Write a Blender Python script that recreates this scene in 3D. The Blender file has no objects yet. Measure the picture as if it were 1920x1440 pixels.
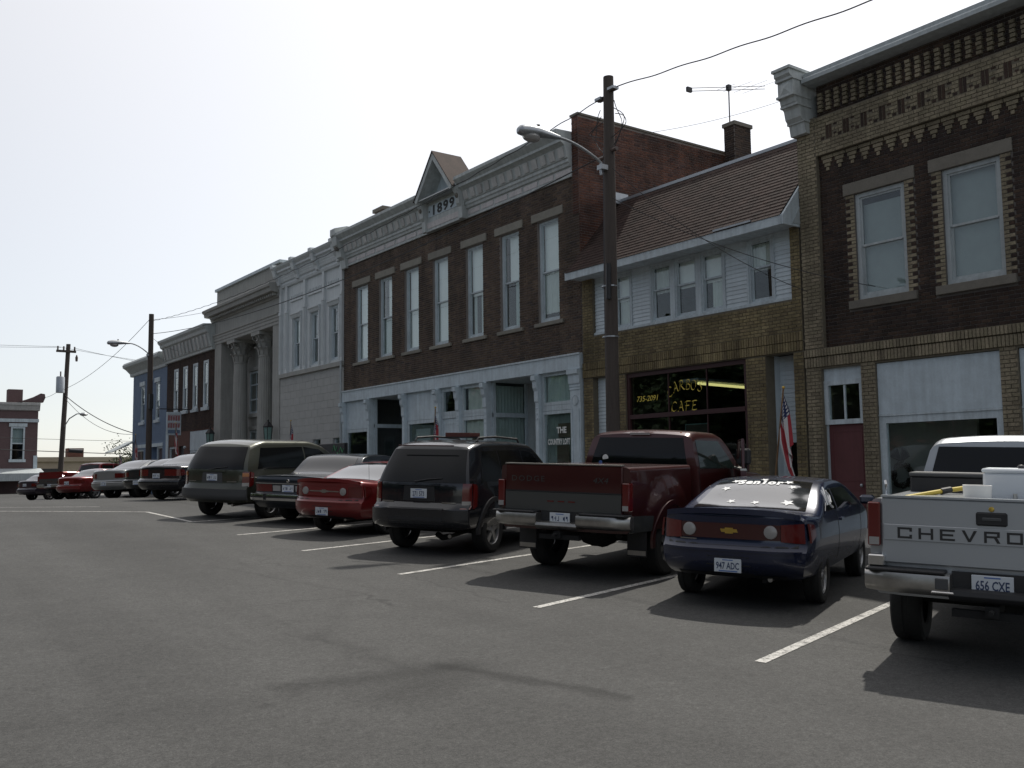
import bpy, bmesh, math, random
from math import sin, cos, tan, pi, radians, sqrt, atan2
from mathutils import Vector, Matrix, Euler

S = bpy.context.scene
C = S.collection
random.seed(7)

# ------------------------------------------------------------------ camera
H_CAM = 1.85
YAW, PITCH, ROLL = 0.6260, 0.08857, -0.01256
cam = bpy.data.cameras.new('camera'); camo = bpy.data.objects.new('camera', cam); C.objects.link(camo)
fw = Vector((sin(YAW)*cos(PITCH), cos(YAW)*cos(PITCH), sin(PITCH)))
rt = Vector((cos(YAW), -sin(YAW), 0)); up = rt.cross(fw)
r2 = rt*cos(ROLL) + up*sin(ROLL); u2 = -rt*sin(ROLL) + up*cos(ROLL)
camo.matrix_world = Matrix(((r2.x, u2.x, -fw.x, 0), (r2.y, u2.y, -fw.y, 0), (r2.z, u2.z, -fw.z, H_CAM), (0, 0, 0, 1)))
cam.sensor_width = 36; cam.lens = 36*1783/1920; cam.clip_start = .05; cam.clip_end = 3000
S.camera = camo

# ------------------------------------------------------------------ sky and sun
SUN_AZ, SUN_EL = radians(61), radians(52.5)      # azimuth from +Y (along the street) towards +X (behind the shops)
w = bpy.data.worlds.new('World'); S.world = w; w.use_nodes = True
nt = w.node_tree; nt.nodes.clear()
sky = nt.nodes.new('ShaderNodeTexSky'); sky.sky_type = 'NISHITA'; sky.sun_disc = False
sky.sun_elevation = SUN_EL; sky.sun_rotation = SUN_AZ
sky.air_density = 1.0; sky.dust_density = 0.4; sky.ozone_density = 1.0; sky.altitude = 100
hs = nt.nodes.new('ShaderNodeHueSaturation'); hs.inputs['Saturation'].default_value = .48
bgn = nt.nodes.new('ShaderNodeBackground'); bgn.inputs['Strength'].default_value = .10
wo = nt.nodes.new('ShaderNodeOutputWorld')
# summer haze: forward scattering brightens the sky smoothly towards the sun
tcw = nt.nodes.new('ShaderNodeTexCoord'); dpw = nt.nodes.new('ShaderNodeVectorMath'); dpw.operation = 'DOT_PRODUCT'
dpw.inputs[1].default_value = (sin(SUN_AZ)*cos(SUN_EL), cos(SUN_AZ)*cos(SUN_EL), sin(SUN_EL))
nt.links.new(tcw.outputs['Generated'], dpw.inputs[0])
mpw = nt.nodes.new('ShaderNodeMapRange'); mpw.inputs[1].default_value = -1; mpw.inputs[2].default_value = 1; nt.links.new(dpw.outputs['Value'], mpw.inputs[0])
pww = nt.nodes.new('ShaderNodeMath'); pww.operation = 'POWER'; pww.inputs[1].default_value = 3.0; nt.links.new(mpw.outputs[0], pww.inputs[0])
scw = nt.nodes.new('ShaderNodeVectorMath'); scw.operation = 'SCALE'; scw.inputs[0].default_value = (11.8, 11.0, 9.9); nt.links.new(pww.outputs[0], scw.inputs['Scale'])
adw = nt.nodes.new('ShaderNodeVectorMath'); adw.operation = 'ADD'
nt.links.new(sky.outputs[0], hs.inputs['Color']); 
wbw = nt.nodes.new('ShaderNodeVectorMath'); wbw.operation = 'MULTIPLY'; wbw.inputs[1].default_value = (.95, .99, 1.05)   # cool white balance of the hazy air
nt.links.new(hs.outputs[0], wbw.inputs[0]); nt.links.new(wbw.outputs[0], adw.inputs[0]); nt.links.new(scw.outputs[0], adw.inputs[1])
nt.links.new(adw.outputs[0], bgn.inputs[0]); nt.links.new(bgn.outputs[0], wo.inputs[0])
sl = bpy.data.lights.new('sun', 'SUN'); sl.energy = 4.2; sl.angle = radians(.9); sl.color = (1, .95, .86)
so = bpy.data.objects.new('sun', sl); C.objects.link(so)
sd = Vector((sin(SUN_AZ)*cos(SUN_EL), cos(SUN_AZ)*cos(SUN_EL), sin(SUN_EL)))
so.rotation_euler = sd.to_track_quat('Z', 'Y').to_euler(); so.location = (30, 30, 40)
S.view_settings.view_transform = 'Standard'; S.view_settings.look = 'None'
S.view_settings.exposure = -0.3; S.view_settings.gamma = 1
S.render.engine = 'CYCLES'
try:
    S.cycles.max_bounces = 8; S.cycles.transparent_max_bounces = 12
except Exception: pass

# ------------------------------------------------------------------ materials
MATS = {}
def nodes_of(name):
    m = bpy.data.materials.new(name); m.use_nodes = True
    t = m.node_tree; b = t.nodes['Principled BSDF']
    MATS[name] = m
    return m, t, b
def nn(t, kind, **kw):
    n = t.nodes.new(kind)
    for k, v in kw.items(): setattr(n, k, v)
    return n
def worldpos(t, scale=None):
    g = nn(t, 'ShaderNodeNewGeometry')
    return g.outputs['Position']
def mat(name, col, rough=.6, metal=0, noise=None, bump=None, coat=0, spec=.5, rnd=0, streak=0, stretch=None):
    """plain painted / mineral surface: colour mottled by noise, optional per piece variation, fine bump"""
    m, t, b = nodes_of(name)
    b.inputs['Roughness'].default_value = rough; b.inputs['Metallic'].default_value = metal
    b.inputs['Specular IOR Level'].default_value = spec
    if coat: b.inputs['Coat Weight'].default_value = coat; b.inputs['Coat Roughness'].default_value = .06
    base = nn(t, 'ShaderNodeRGB'); base.outputs[0].default_value = (*col, 1)
    out = base.outputs[0]
    pos = worldpos(t)
    if stretch:
        mp = nn(t, 'ShaderNodeMapping'); mp.inputs['Scale'].default_value = stretch
        t.links.new(pos, mp.inputs[0]); pos = mp.outputs[0]
    def mulval(out, src, lo, hi):
        mr = nn(t, 'ShaderNodeMapRange'); mr.inputs[1].default_value = .25; mr.inputs[2].default_value = .75
        mr.inputs[3].default_value = lo; mr.inputs[4].default_value = hi
        t.links.new(src, mr.inputs[0])
        mx = nn(t, 'ShaderNodeMix', data_type='RGBA', blend_type='MULTIPLY'); mx.inputs[0].default_value = 1
        t.links.new(out, mx.inputs[6]); t.links.new(mr.outputs[0], mx.inputs[7])
        return mx.outputs[2]
    if noise:
        for k, (sc, am) in enumerate(noise if isinstance(noise[0], tuple) else (noise,)):
            n = nn(t, 'ShaderNodeTexNoise'); n.inputs['Scale'].default_value = sc; n.inputs['Detail'].default_value = 6
            n.inputs['Roughness'].default_value = .65
            t.links.new(pos, n.inputs['Vector']); out = mulval(out, n.outputs[0], 1-am, 1+am)
    if streak:
        mp = nn(t, 'ShaderNodeMapping'); mp.inputs['Scale'].default_value = (6, 6, .5)
        t.links.new(worldpos(t), mp.inputs[0])
        n = nn(t, 'ShaderNodeTexNoise'); n.inputs['Scale'].default_value = 1.5; n.inputs['Detail'].default_value = 5
        t.links.new(mp.outputs[0], n.inputs['Vector']); out = mulval(out, n.outputs[0], 1-streak, 1+streak*.4)
    if rnd:
        oi = nn(t, 'ShaderNodeObjectInfo'); gi = nn(t, 'ShaderNodeNewGeometry')
        ad = nn(t, 'ShaderNodeMath', operation='ADD'); fr = nn(t, 'ShaderNodeMath', operation='FRACT')
        t.links.new(oi.outputs['Random'], ad.inputs[0]); t.links.new(gi.outputs['Random Per Island'], ad.inputs[1]); t.links.new(ad.outputs[0], fr.inputs[0])
        out = mulval(out, fr.outputs[0], 1-rnd, 1+rnd)
    t.links.new(out, b.inputs['Base Color'])
    if bump:
        n = nn(t, 'ShaderNodeTexNoise'); n.inputs['Scale'].default_value = bump[0]; n.inputs['Detail'].default_value = 5
        t.links.new(pos, n.inputs['Vector'])
        bp = nn(t, 'ShaderNodeBump'); bp.inputs['Strength'].default_value = bump[1]; bp.inputs['Distance'].default_value = .01
        t.links.new(n.outputs[0], bp.inputs['Height']); t.links.new(bp.outputs[0], b.inputs['Normal'])
    return m
def brickmat(name, stops, rough=.85, soot=.25):
    """brick: colour picked per brick from a ramp, mottled, sooty in patches"""
    m, t, b = nodes_of(name)
    oi = nn(t, 'ShaderNodeObjectInfo'); gi = nn(t, 'ShaderNodeNewGeometry')
    ad = nn(t, 'ShaderNodeMath', operation='ADD'); fr = nn(t, 'ShaderNodeMath', operation='FRACT')
    t.links.new(oi.outputs['Random'], ad.inputs[0]); t.links.new(gi.outputs['Random Per Island'], ad.inputs[1]); t.links.new(ad.outputs[0], fr.inputs[0])
    cr = nn(t, 'ShaderNodeValToRGB'); e = cr.color_ramp.elements
    while len(e) < len(stops): e.new(.5)
    for i, c in enumerate(stops): e[i].position = i/(len(stops)-1); e[i].color = (*c, 1)
    t.links.new(fr.outputs[0], cr.inputs[0])
    n = nn(t, 'ShaderNodeTexNoise'); n.inputs['Scale'].default_value = 30; n.inputs['Detail'].default_value = 6
    n2 = nn(t, 'ShaderNodeTexNoise'); n2.inputs['Scale'].default_value = .9; n2.inputs['Detail'].default_value = 5
    out = cr.outputs[0]
    for q, lo, hi in ((n, .75, 1.25), (n2, 1-soot, 1+soot*.6)):
        t.links.new(gi.outputs['Position'], q.inputs['Vector'])
        mr = nn(t, 'ShaderNodeMapRange'); mr.inputs[1].default_value = .3; mr.inputs[2].default_value = .7
        mr.inputs[3].default_value = lo; mr.inputs[4].default_value = hi; t.links.new(q.outputs[0], mr.inputs[0])
        mx = nn(t, 'ShaderNodeMix', data_type='RGBA', blend_type='MULTIPLY'); mx.inputs[0].default_value = 1
        t.links.new(out, mx.inputs[6]); t.links.new(mr.outputs[0], mx.inputs[7]); out = mx.outputs[2]
    mp = nn(t, 'ShaderNodeMapping'); mp.inputs['Scale'].default_value = (3.2, 3.2, .28); t.links.new(gi.outputs['Position'], mp.inputs[0])
    n3 = nn(t, 'ShaderNodeTexNoise'); n3.inputs['Scale'].default_value = 1.0; n3.inputs['Detail'].default_value = 6; n3.inputs['Roughness'].default_value = .6; t.links.new(mp.outputs[0], n3.inputs['Vector'])
    mr = nn(t, 'ShaderNodeMapRange'); mr.inputs[1].default_value = .35; mr.inputs[2].default_value = .65; mr.inputs[3].default_value = .68; mr.inputs[4].default_value = 1.2; t.links.new(n3.outputs[0], mr.inputs[0])
    mx = nn(t, 'ShaderNodeMix', data_type='RGBA', blend_type='MULTIPLY'); mx.inputs[0].default_value = 1; t.links.new(out, mx.inputs[6]); t.links.new(mr.outputs[0], mx.inputs[7]); out = mx.outputs[2]
    t.links.new(out, b.inputs['Base Color']); b.inputs['Roughness'].default_value = rough
    b.inputs['Specular IOR Level'].default_value = .3
    bp = nn(t, 'ShaderNodeBump'); bp.inputs['Strength'].default_value = .5; bp.inputs['Distance'].default_value = .006
    t.links.new(n.outputs[0], bp.inputs['Height']); t.links.new(bp.outputs[0], b.inputs['Normal'])
    return m
def glassmat(name, tint=(.9, .95, .93), refl=1.0, rough=.02):
    m = bpy.data.materials.new(name); m.use_nodes = True; t = m.node_tree; t.nodes.clear(); MATS[name] = m
    tr = nn(t, 'ShaderNodeBsdfTransparent'); tr.inputs[0].default_value = (*tint, 1)
    gl = nn(t, 'ShaderNodeBsdfGlossy'); gl.inputs['Roughness'].default_value = rough; gl.inputs[0].default_value = (.95, .98, 1, 1)
    gm = nn(t, 'ShaderNodeNewGeometry'); dt = nn(t, 'ShaderNodeVectorMath', operation='DOT_PRODUCT'); t.links.new(gm.outputs['Normal'], dt.inputs[0]); t.links.new(gm.outputs['Incoming'], dt.inputs[1])
    ab = nn(t, 'ShaderNodeMath', operation='ABSOLUTE'); t.links.new(dt.outputs['Value'], ab.inputs[0])
    om = nn(t, 'ShaderNodeMath', operation='SUBTRACT', use_clamp=True); om.inputs[0].default_value = 1; t.links.new(ab.outputs[0], om.inputs[1])
    fr = nn(t, 'ShaderNodeMath', operation='POWER'); fr.inputs[1].default_value = 4.5; t.links.new(om.outputs[0], fr.inputs[0])     # Schlick reflectance, same from both sides of the pane
    mu = nn(t, 'ShaderNodeMath', operation='MULTIPLY_ADD', use_clamp=True); mu.inputs[1].default_value = .9*refl; mu.inputs[2].default_value = .05*refl
    n = nn(t, 'ShaderNodeTexNoise'); n.inputs['Scale'].default_value = 1.3
    bp = nn(t, 'ShaderNodeBump'); bp.inputs['Strength'].default_value = .08; bp.inputs['Distance'].default_value = .02
    t.links.new(worldpos(t), n.inputs['Vector']); t.links.new(n.outputs[0], bp.inputs['Height'])
    t.links.new(bp.outputs[0], gl.inputs['Normal'])
    mx = nn(t, 'ShaderNodeMixShader'); o = nn(t, 'ShaderNodeOutputMaterial')
    t.links.new(fr.outputs[0], mu.inputs[0]); t.links.new(mu.outputs[0], mx.inputs[0]); t.links.new(tr.outputs[0], mx.inputs[1]); t.links.new(gl.outputs[0], mx.inputs[2])
    t.links.new(mx.outputs[0], o.inputs[0])
    return m
def emitmat(name, col, s):
    m = bpy.data.materials.new(name); m.use_nodes = True; t = m.node_tree; t.nodes.clear(); MATS[name] = m
    e = nn(t, 'ShaderNodeEmission'); e.inputs[0].default_value = (*col, 1); e.inputs[1].default_value = s
    o = nn(t, 'ShaderNodeOutputMaterial'); t.links.new(e.outputs[0], o.inputs[0]); return m

mat('white_paint', (.55, .63, .675), .6, noise=((1.2, .12), (5, .1), (25, .07)), streak=.16)
mat('white_siding', (.61, .68, .715), .5, noise=(2, .06), streak=.1, rnd=.05)
mat('white_trim', (.55, .62, .655), .55, noise=((3, .12), (20, .1)), streak=.25)
mat('grey_white', (.44, .48, .49), .6, noise=((4, .1), (18, .08)), streak=.22)
mat('cornice_paint', (.50, .53, .52), .6, noise=((4, .12), (22, .08)), streak=.25)
mat('cornice_panel', (.50, .49, .47), .65, noise=((6, .14),), rnd=.12, streak=.2)
mat('frieze_paint', (.60, .56, .55), .65, noise=((14, .18),), streak=.15)
mat('metal_front', (.63, .665, .675), .55, noise=(3, .07), streak=.14)
mat('stucco', (.42, .42, .405), .9, noise=((2, .08), (40, .06)), bump=(60, .4), rnd=.02)
mat('limestone', (.37, .368, .345), .85, noise=((1.5, .12), (30, .07)), bump=(50, .3), streak=.16, rnd=.04)
mat('stone_trim', (.25, .235, .20), .85, noise=((5, .15), (30, .1)), bump=(40, .5), rnd=.08)
mat('dark_stone', (.17, .155, .13), .85, noise=((5, .15), (30, .1)), bump=(40, .5), rnd=.08)
mat('mortar_dark', (.12, .108, .098), .95, noise=(8, .15))
mat('mortar_red', (.24, .21, .19), .95, noise=(8, .15))
mat('mortar_tan', (.15, .13, .095), .95, noise=(8, .15))
brickmat('brick_dark', [(0.0374, 0.0247, 0.019), (0.0612, 0.038, 0.0266), (0.051, 0.0333, 0.0266), (0.0306, 0.0209, 0.019), (0.0748, 0.0475, 0.0333)])
brickmat('brick_cream', [(0.2125, 0.18, 0.1235), (0.2635, 0.225, 0.1568), (0.2295, 0.198, 0.133), (0.289, 0.243, 0.171), (0.187, 0.1575, 0.1092)])
brickmat('brick_yellow', [(0.2114, 0.1682, 0.0874), (0.2527, 0.2018, 0.1073), (0.1859, 0.1462, 0.0795), (0.2736, 0.2213, 0.1201), (0.1654, 0.1272, 0.0746), (0.2378, 0.1933, 0.106)], soot=.4)
brickmat('brick_red', [(0.0928, 0.0653, 0.0481), (0.1214, 0.0832, 0.0607), (0.0749, 0.0546, 0.0455), (0.1428, 0.101, 0.0696), (0.0607, 0.0475, 0.043)], soot=.35)
brickmat('brick_side', [(0.1296, 0.054, 0.036), (0.1649, 0.072, 0.048), (0.0942, 0.0432, 0.0336), (0.1414, 0.072, 0.056), (0.0707, 0.036, 0.032)], soot=.6)
brickmat('shingle', [(0.0514, 0.0312, 0.0257), (0.058, 0.0349, 0.0288), (0.0461, 0.0288, 0.0245), (0.0554, 0.0329, 0.0271)], soot=.2)
mat('brick_far', (.11, .05, .038), .9, noise=((3, .2), (12, .25)))
mat('blue_paint', (.15, .21, .31), .7, noise=((2, .1), (14, .08)), streak=.12)
mat('tan_wall', (.40, .34, .27), .85, noise=(1, .1))
mat('far_brick', (.13, .085, .085), .9, noise=((2, .12), (14, .2)))
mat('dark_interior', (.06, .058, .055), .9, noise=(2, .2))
mat('interior_wall', (.32, .33, .31), .9, noise=(2, .1))
mat('interior_floor', (.12, .10, .08), .7, noise=(3, .2))
mat('shade', (.86, .88, .88), .8, noise=(3, .05))
mat('shade_grey', (.26, .29, .295), .8, noise=(2, .12))
mat('curtain', (.60, .64, .62), .9, noise=(4, .08))
mat('curtain_teal', (.42, .50, .49), .9, noise=(4, .1))
mat('curtain_dim', (.20, .25, .245), .9, noise=(4, .12))
mat('brown_card', (.06, .05, .035), .8)
mat('roof_tar', (.07, .065, .06), .9, noise=(2, .2))
mat('red_door', (.115, .035, .038), .6, noise=(4, .1), streak=.12)
mat('red_frame', (.045, .013, .015), .55, noise=(5, .1))
mat('lead_sheet', (.45, .46, .45), .45, metal=.6, noise=(6, .15))
mat('galv', (.42, .44, .46), .42, metal=.7, noise=(9, .1))
mat('black_iron', (.02, .02, .022), .5)
mat('dark_metal', (.05, .05, .055), .5, metal=.4)
mat('copper_green', (.16, .26, .24), .7, noise=(10, .2))
mat('wood_pole', (.078, .064, .056), .9, noise=((3, .2), (30, .25)), stretch=(8, 8, .6), bump=(6, .8))
mat('wire', (.03, .03, .032), .6)
mat('insulator', (.10, .07, .06), .3)
mat('gold_letter', (.85, .66, .10), .5)
mat('white_letter', (.78, .78, .75), .6)
mat('black_letter', (.03, .03, .03), .6)
mat('red_letter', (.35, .06, .06), .6)
mat('green_letter', (.10, .32, .16), .6)
mat('wood_staff', (.20, .115, .05), .6)
mat('cloth_dark', (.05, .05, .055), .9)
mat('wreath', (.055, .045, .03), .9, noise=(30, .4))
mat('leaf', (.05, .085, .03), .7, rnd=.4)
mat('bark', (.09, .07, .055), .9)
mat('concrete', (.30, .29, .27), .85, noise=((1.2, .12), (30, .1)), bump=(60, .3))
def linepaint():
    m, t, b = nodes_of('line_paint'); pos = worldpos(t); fac = None
    for sc_, lo, hi in ((28, .36, .52), (5, .30, .50), (90, .30, .46)):
        n = nn(t, 'ShaderNodeTexNoise'); n.inputs['Scale'].default_value = sc_; n.inputs['Detail'].default_value = 6; n.inputs['Roughness'].default_value = .7; t.links.new(pos, n.inputs['Vector'])
        mr = nn(t, 'ShaderNodeMapRange'); mr.inputs[1].default_value = lo; mr.inputs[2].default_value = hi; t.links.new(n.outputs[0], mr.inputs[0])
        if fac is None: fac = mr.outputs[0]
        else:
            q = nn(t, 'ShaderNodeMath', operation='MULTIPLY'); t.links.new(fac, q.inputs[0]); t.links.new(mr.outputs[0], q.inputs[1]); fac = q.outputs[0]
    mx = nn(t, 'ShaderNodeMix', data_type='RGBA'); mx.inputs[6].default_value = (.085, .083, .078, 1); mx.inputs[7].default_value = (.56, .55, .52, 1); t.links.new(fac, mx.inputs[0])
    t.links.new(mx.outputs[2], b.inputs['Base Color']); b.inputs['Roughness'].default_value = .75
linepaint()
mat('grass', (.08, .09, .04), .95, noise=(.4, .3))
glassmat('glass', (.97, 1, .99)); glassmat('glass_dark', (.75, .8, .8), .8)
emitmat('tube_light', (1, .86, .32), 1.3)

# ------------------------------------------------------------------ objects
ORG = {}
def tag(o, label=None, cat=None, group=None, kind=None):
    if label: o['label'] = label
    if cat: o['category'] = cat
    if group: o['group'] = group
    if kind: o['kind'] = kind
    return o
def thing(name, label, cat, loc=(0, 0, 0), group=None, world=True):
    o = bpy.data.objects.new(name, None); C.objects.link(o); o.location = loc; o.empty_display_size = .3
    ORG[o.name] = Vector(loc) if world else Vector((0, 0, 0))
    return tag(o, label, cat, group)
def link(o, parent=None):
    C.objects.link(o)
    if parent: o.parent = parent; ORG[o.name] = ORG[parent.name]
    else: ORG[o.name] = Vector((0, 0, 0))
    return o
class MB:
    def __init__(s): s.v = []; s.f = []; s.m = []; s.mi = 0
    def add(s, vs, fs):
        o = len(s.v); s.v += [tuple(p) for p in vs]; s.f += [tuple(i+o for i in f) for f in fs]; s.m += [s.mi]*len(fs); return s
    def box(s, x0, x1, y0, y1, z0, z1):
        if x0 > x1: x0, x1 = x1, x0
        if y0 > y1: y0, y1 = y1, y0
        if z0 > z1: z0, z1 = z1, z0
        return s.add([(x0, y0, z0), (x1, y0, z0), (x1, y1, z0), (x0, y1, z0), (x0, y0, z1), (x1, y0, z1), (x1, y1, z1), (x0, y1, z1)],
                     [(0, 3, 2, 1), (4, 5, 6, 7), (0, 1, 5, 4), (1, 2, 6, 5), (2, 3, 7, 6), (3, 0, 4, 7)])
    def bbox(s, x0, x1, y0, y1, z0, z1, b=.01):
        """box with chamfered edges"""
        bm = bmesh.new(); bmesh.ops.create_cube(bm, size=1)
        for v in bm.verts: v.co = Vector(((x0+x1)/2+v.co.x*abs(x1-x0), (y0+y1)/2+v.co.y*abs(y1-y0), (z0+z1)/2+v.co.z*abs(z1-z0)))
        bmesh.ops.bevel(bm, geom=bm.edges[:], offset=b, segments=1, affect='EDGES')
        bm.verts.index_update(); s.add([v.co[:] for v in bm.verts], [[v.index for v in f.verts] for f in bm.faces]); bm.free(); return s
    def quad(s, *p): return s.add(p, [tuple(range(len(p)))])
    def prism(s, poly, axis, a, b):
        """poly: 2D points; axis 0 -> poly is (y,z) extruded in x; 1 -> (x,z) in y; 2 -> (x,y) in z"""
        def P(p, t): return (t, p[0], p[1]) if axis == 0 else ((p[0], t, p[1]) if axis == 1 else (p[0], p[1], t))
        n = len(poly); vs = [P(p, a) for p in poly]+[P(p, b) for p in poly]
        return s.add(vs, [tuple(range(n-1, -1, -1)), tuple(range(n, 2*n))]+[(i, (i+1) % n, n+(i+1) % n, n+i) for i in range(n)])
    def rings(s, rs, closed=True, caps=True):
        n = len(rs[0]); vs = [p for r in rs for p in r]; fs = []
        for i in range(len(rs)-1):
            for j in range(n if closed else n-1):
                fs.append((i*n+j, i*n+(j+1) % n, (i+1)*n+(j+1) % n, (i+1)*n+j))
        if caps: fs += [tuple(range(n-1, -1, -1)), tuple((len(rs)-1)*n+j for j in range(n))]
        return s.add(vs, fs)
    def tube(s, pts, r, n=6, caps=True):
        pts = [Vector(p) for p in pts]; rs = []
        for i, p in enumerate(pts):
            d = (pts[min(i+1, len(pts)-1)]-pts[max(i-1, 0)]).normalized()
            a = d.cross(Vector((0, 0, 1)))
            if a.length < .02: a = d.cross(Vector((1, 0, 0)))
            a.normalize(); b = d.cross(a); q = r[i] if isinstance(r, (list, tuple)) else r
            rs.append([p+a*q*cos(2*pi*k/n)+b*q*sin(2*pi*k/n) for k in range(n)])
        return s.rings(rs, True, caps)
    def lathe(s, prof, c, axis='z', n=24):
        """prof: (radius, height) list around an axis through c"""
        rs = []
        for r, h in prof:
            ring = []
            for k in range(n):
                a = 2*pi*k/n
                p = (r*cos(a), r*sin(a), h) if axis == 'z' else ((r*cos(a), h, r*sin(a)) if axis == 'y' else (h, r*cos(a), r*sin(a)))
                ring.append((c[0]+p[0], c[1]+p[1], c[2]+p[2]))
            rs.append(ring)
        return s.rings(rs, True, False)
    def sphere(s, c, r, n=10, sc=(1, 1, 1)):
        prof = []
        rs = []
        for i in range(n//2+1):
            t = pi*i/(n//2)
            rs.append([(c[0]+sc[0]*r*sin(t)*cos(2*pi*k/n), c[1]+sc[1]*r*sin(t)*sin(2*pi*k/n), c[2]+sc[2]*r*cos(t)) for k in range(n)])
        return s.rings(rs, True, False)
    def build(s, name, mats, parent=None, smooth=False, kind=None, ang=35, weld=False, recalc=True):
        me = bpy.data.meshes.new(name)
        o = ORG[parent.name] if parent else Vector((0, 0, 0))
        me.from_pydata([(p[0]-o.x, p[1]-o.y, p[2]-o.z) for p in s.v], [], s.f)
        for m in ([mats] if isinstance(mats, str) else mats): me.materials.append(MATS[m])
        if not isinstance(mats, str): me.polygons.foreach_set('material_index', s.m)
        finish(me, smooth, ang, weld, recalc)
        ob = link(bpy.data.objects.new(name, me), parent)
        if kind: ob['kind'] = kind
        return ob
def finish(me, smooth=False, ang=35, weld=False, recalc=True):
    bm = bmesh.new(); bm.from_mesh(me)
    if weld: bmesh.ops.remove_doubles(bm, verts=bm.verts, dist=.0004)
    if recalc: bmesh.ops.recalc_face_normals(bm, faces=bm.faces)
    if smooth:
        for f in bm.faces: f.smooth = True
        for e in bm.edges:
            if len(e.link_faces) == 2 and e.calc_face_angle(0) > radians(ang): e.smooth = False
    bm.to_mesh(me); bm.free()
def text_pts(s, size=1, shear=0, align='CENTER', res=2, bold=0, space=1):
    cu = bpy.data.curves.new('t', 'FONT'); cu.body = s; cu.size = size; cu.align_x = align; cu.shear = shear; cu.resolution_u = res; cu.offset = bold; cu.space_character = space
    o = bpy.data.objects.new('t', cu); C.objects.link(o)
    dg = bpy.context.evaluated_depsgraph_get(); me = bpy.data.meshes.new_from_object(o.evaluated_get(dg))
    vs = [tuple(v.co) for v in me.vertices]; fs = [tuple(p.vertices) for p in me.polygons]
    bpy.data.objects.remove(o); bpy.data.curves.remove(cu); bpy.data.meshes.remove(me)
    return vs, fs
def text_on(mb, s, x, y, z, size, sx=1, thick=0, **kw):
    """lettering facing -X: reads along -Y, upright in Z, centred at (x,y,z)"""
    vs, fs = text_pts(s, size, **kw)
    zs = [v[1] for v in vs]; zc = (min(zs)+max(zs))/2
    mb.add([(x, y-v[0]*sx, z+v[1]-zc) for v in vs], fs)
    return mb

# ------------------------------------------------------------------ ground
def ground(Y):
    if Y < 23.5: return .036*Y
    if Y < 38: d = Y-23.5; return .846+.036*d-.0021*d*d
    z38 = .846+.036*14.5-.0021*14.5**2
    if Y < 62: return z38-.0249*(Y-38)
    return z38-.0249*24
def sheet(name, x0, x1, ys, dz, m, kind='structure', nx=1):
    b = MB(); xs = [x0+(x1-x0)*i/nx for i in range(nx+1)]
    b.v = [(x, y, ground(y)+dz) for y in ys for x in xs]
    n = nx+1
    for i in range(len(ys)-1):
        for j in range(nx): b.f.append((i*n+j, i*n+j+1, (i+1)*n+j+1, (i+1)*n+j)); b.m.append(0)
    o = b.build(name, m, smooth=True, recalc=False); o['kind'] = kind; return o
def yr(a, b, st): 
    n = max(1, int(math.ceil((b-a)/st))); return [a+(b-a)*i/n for i in range(n+1)]

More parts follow.
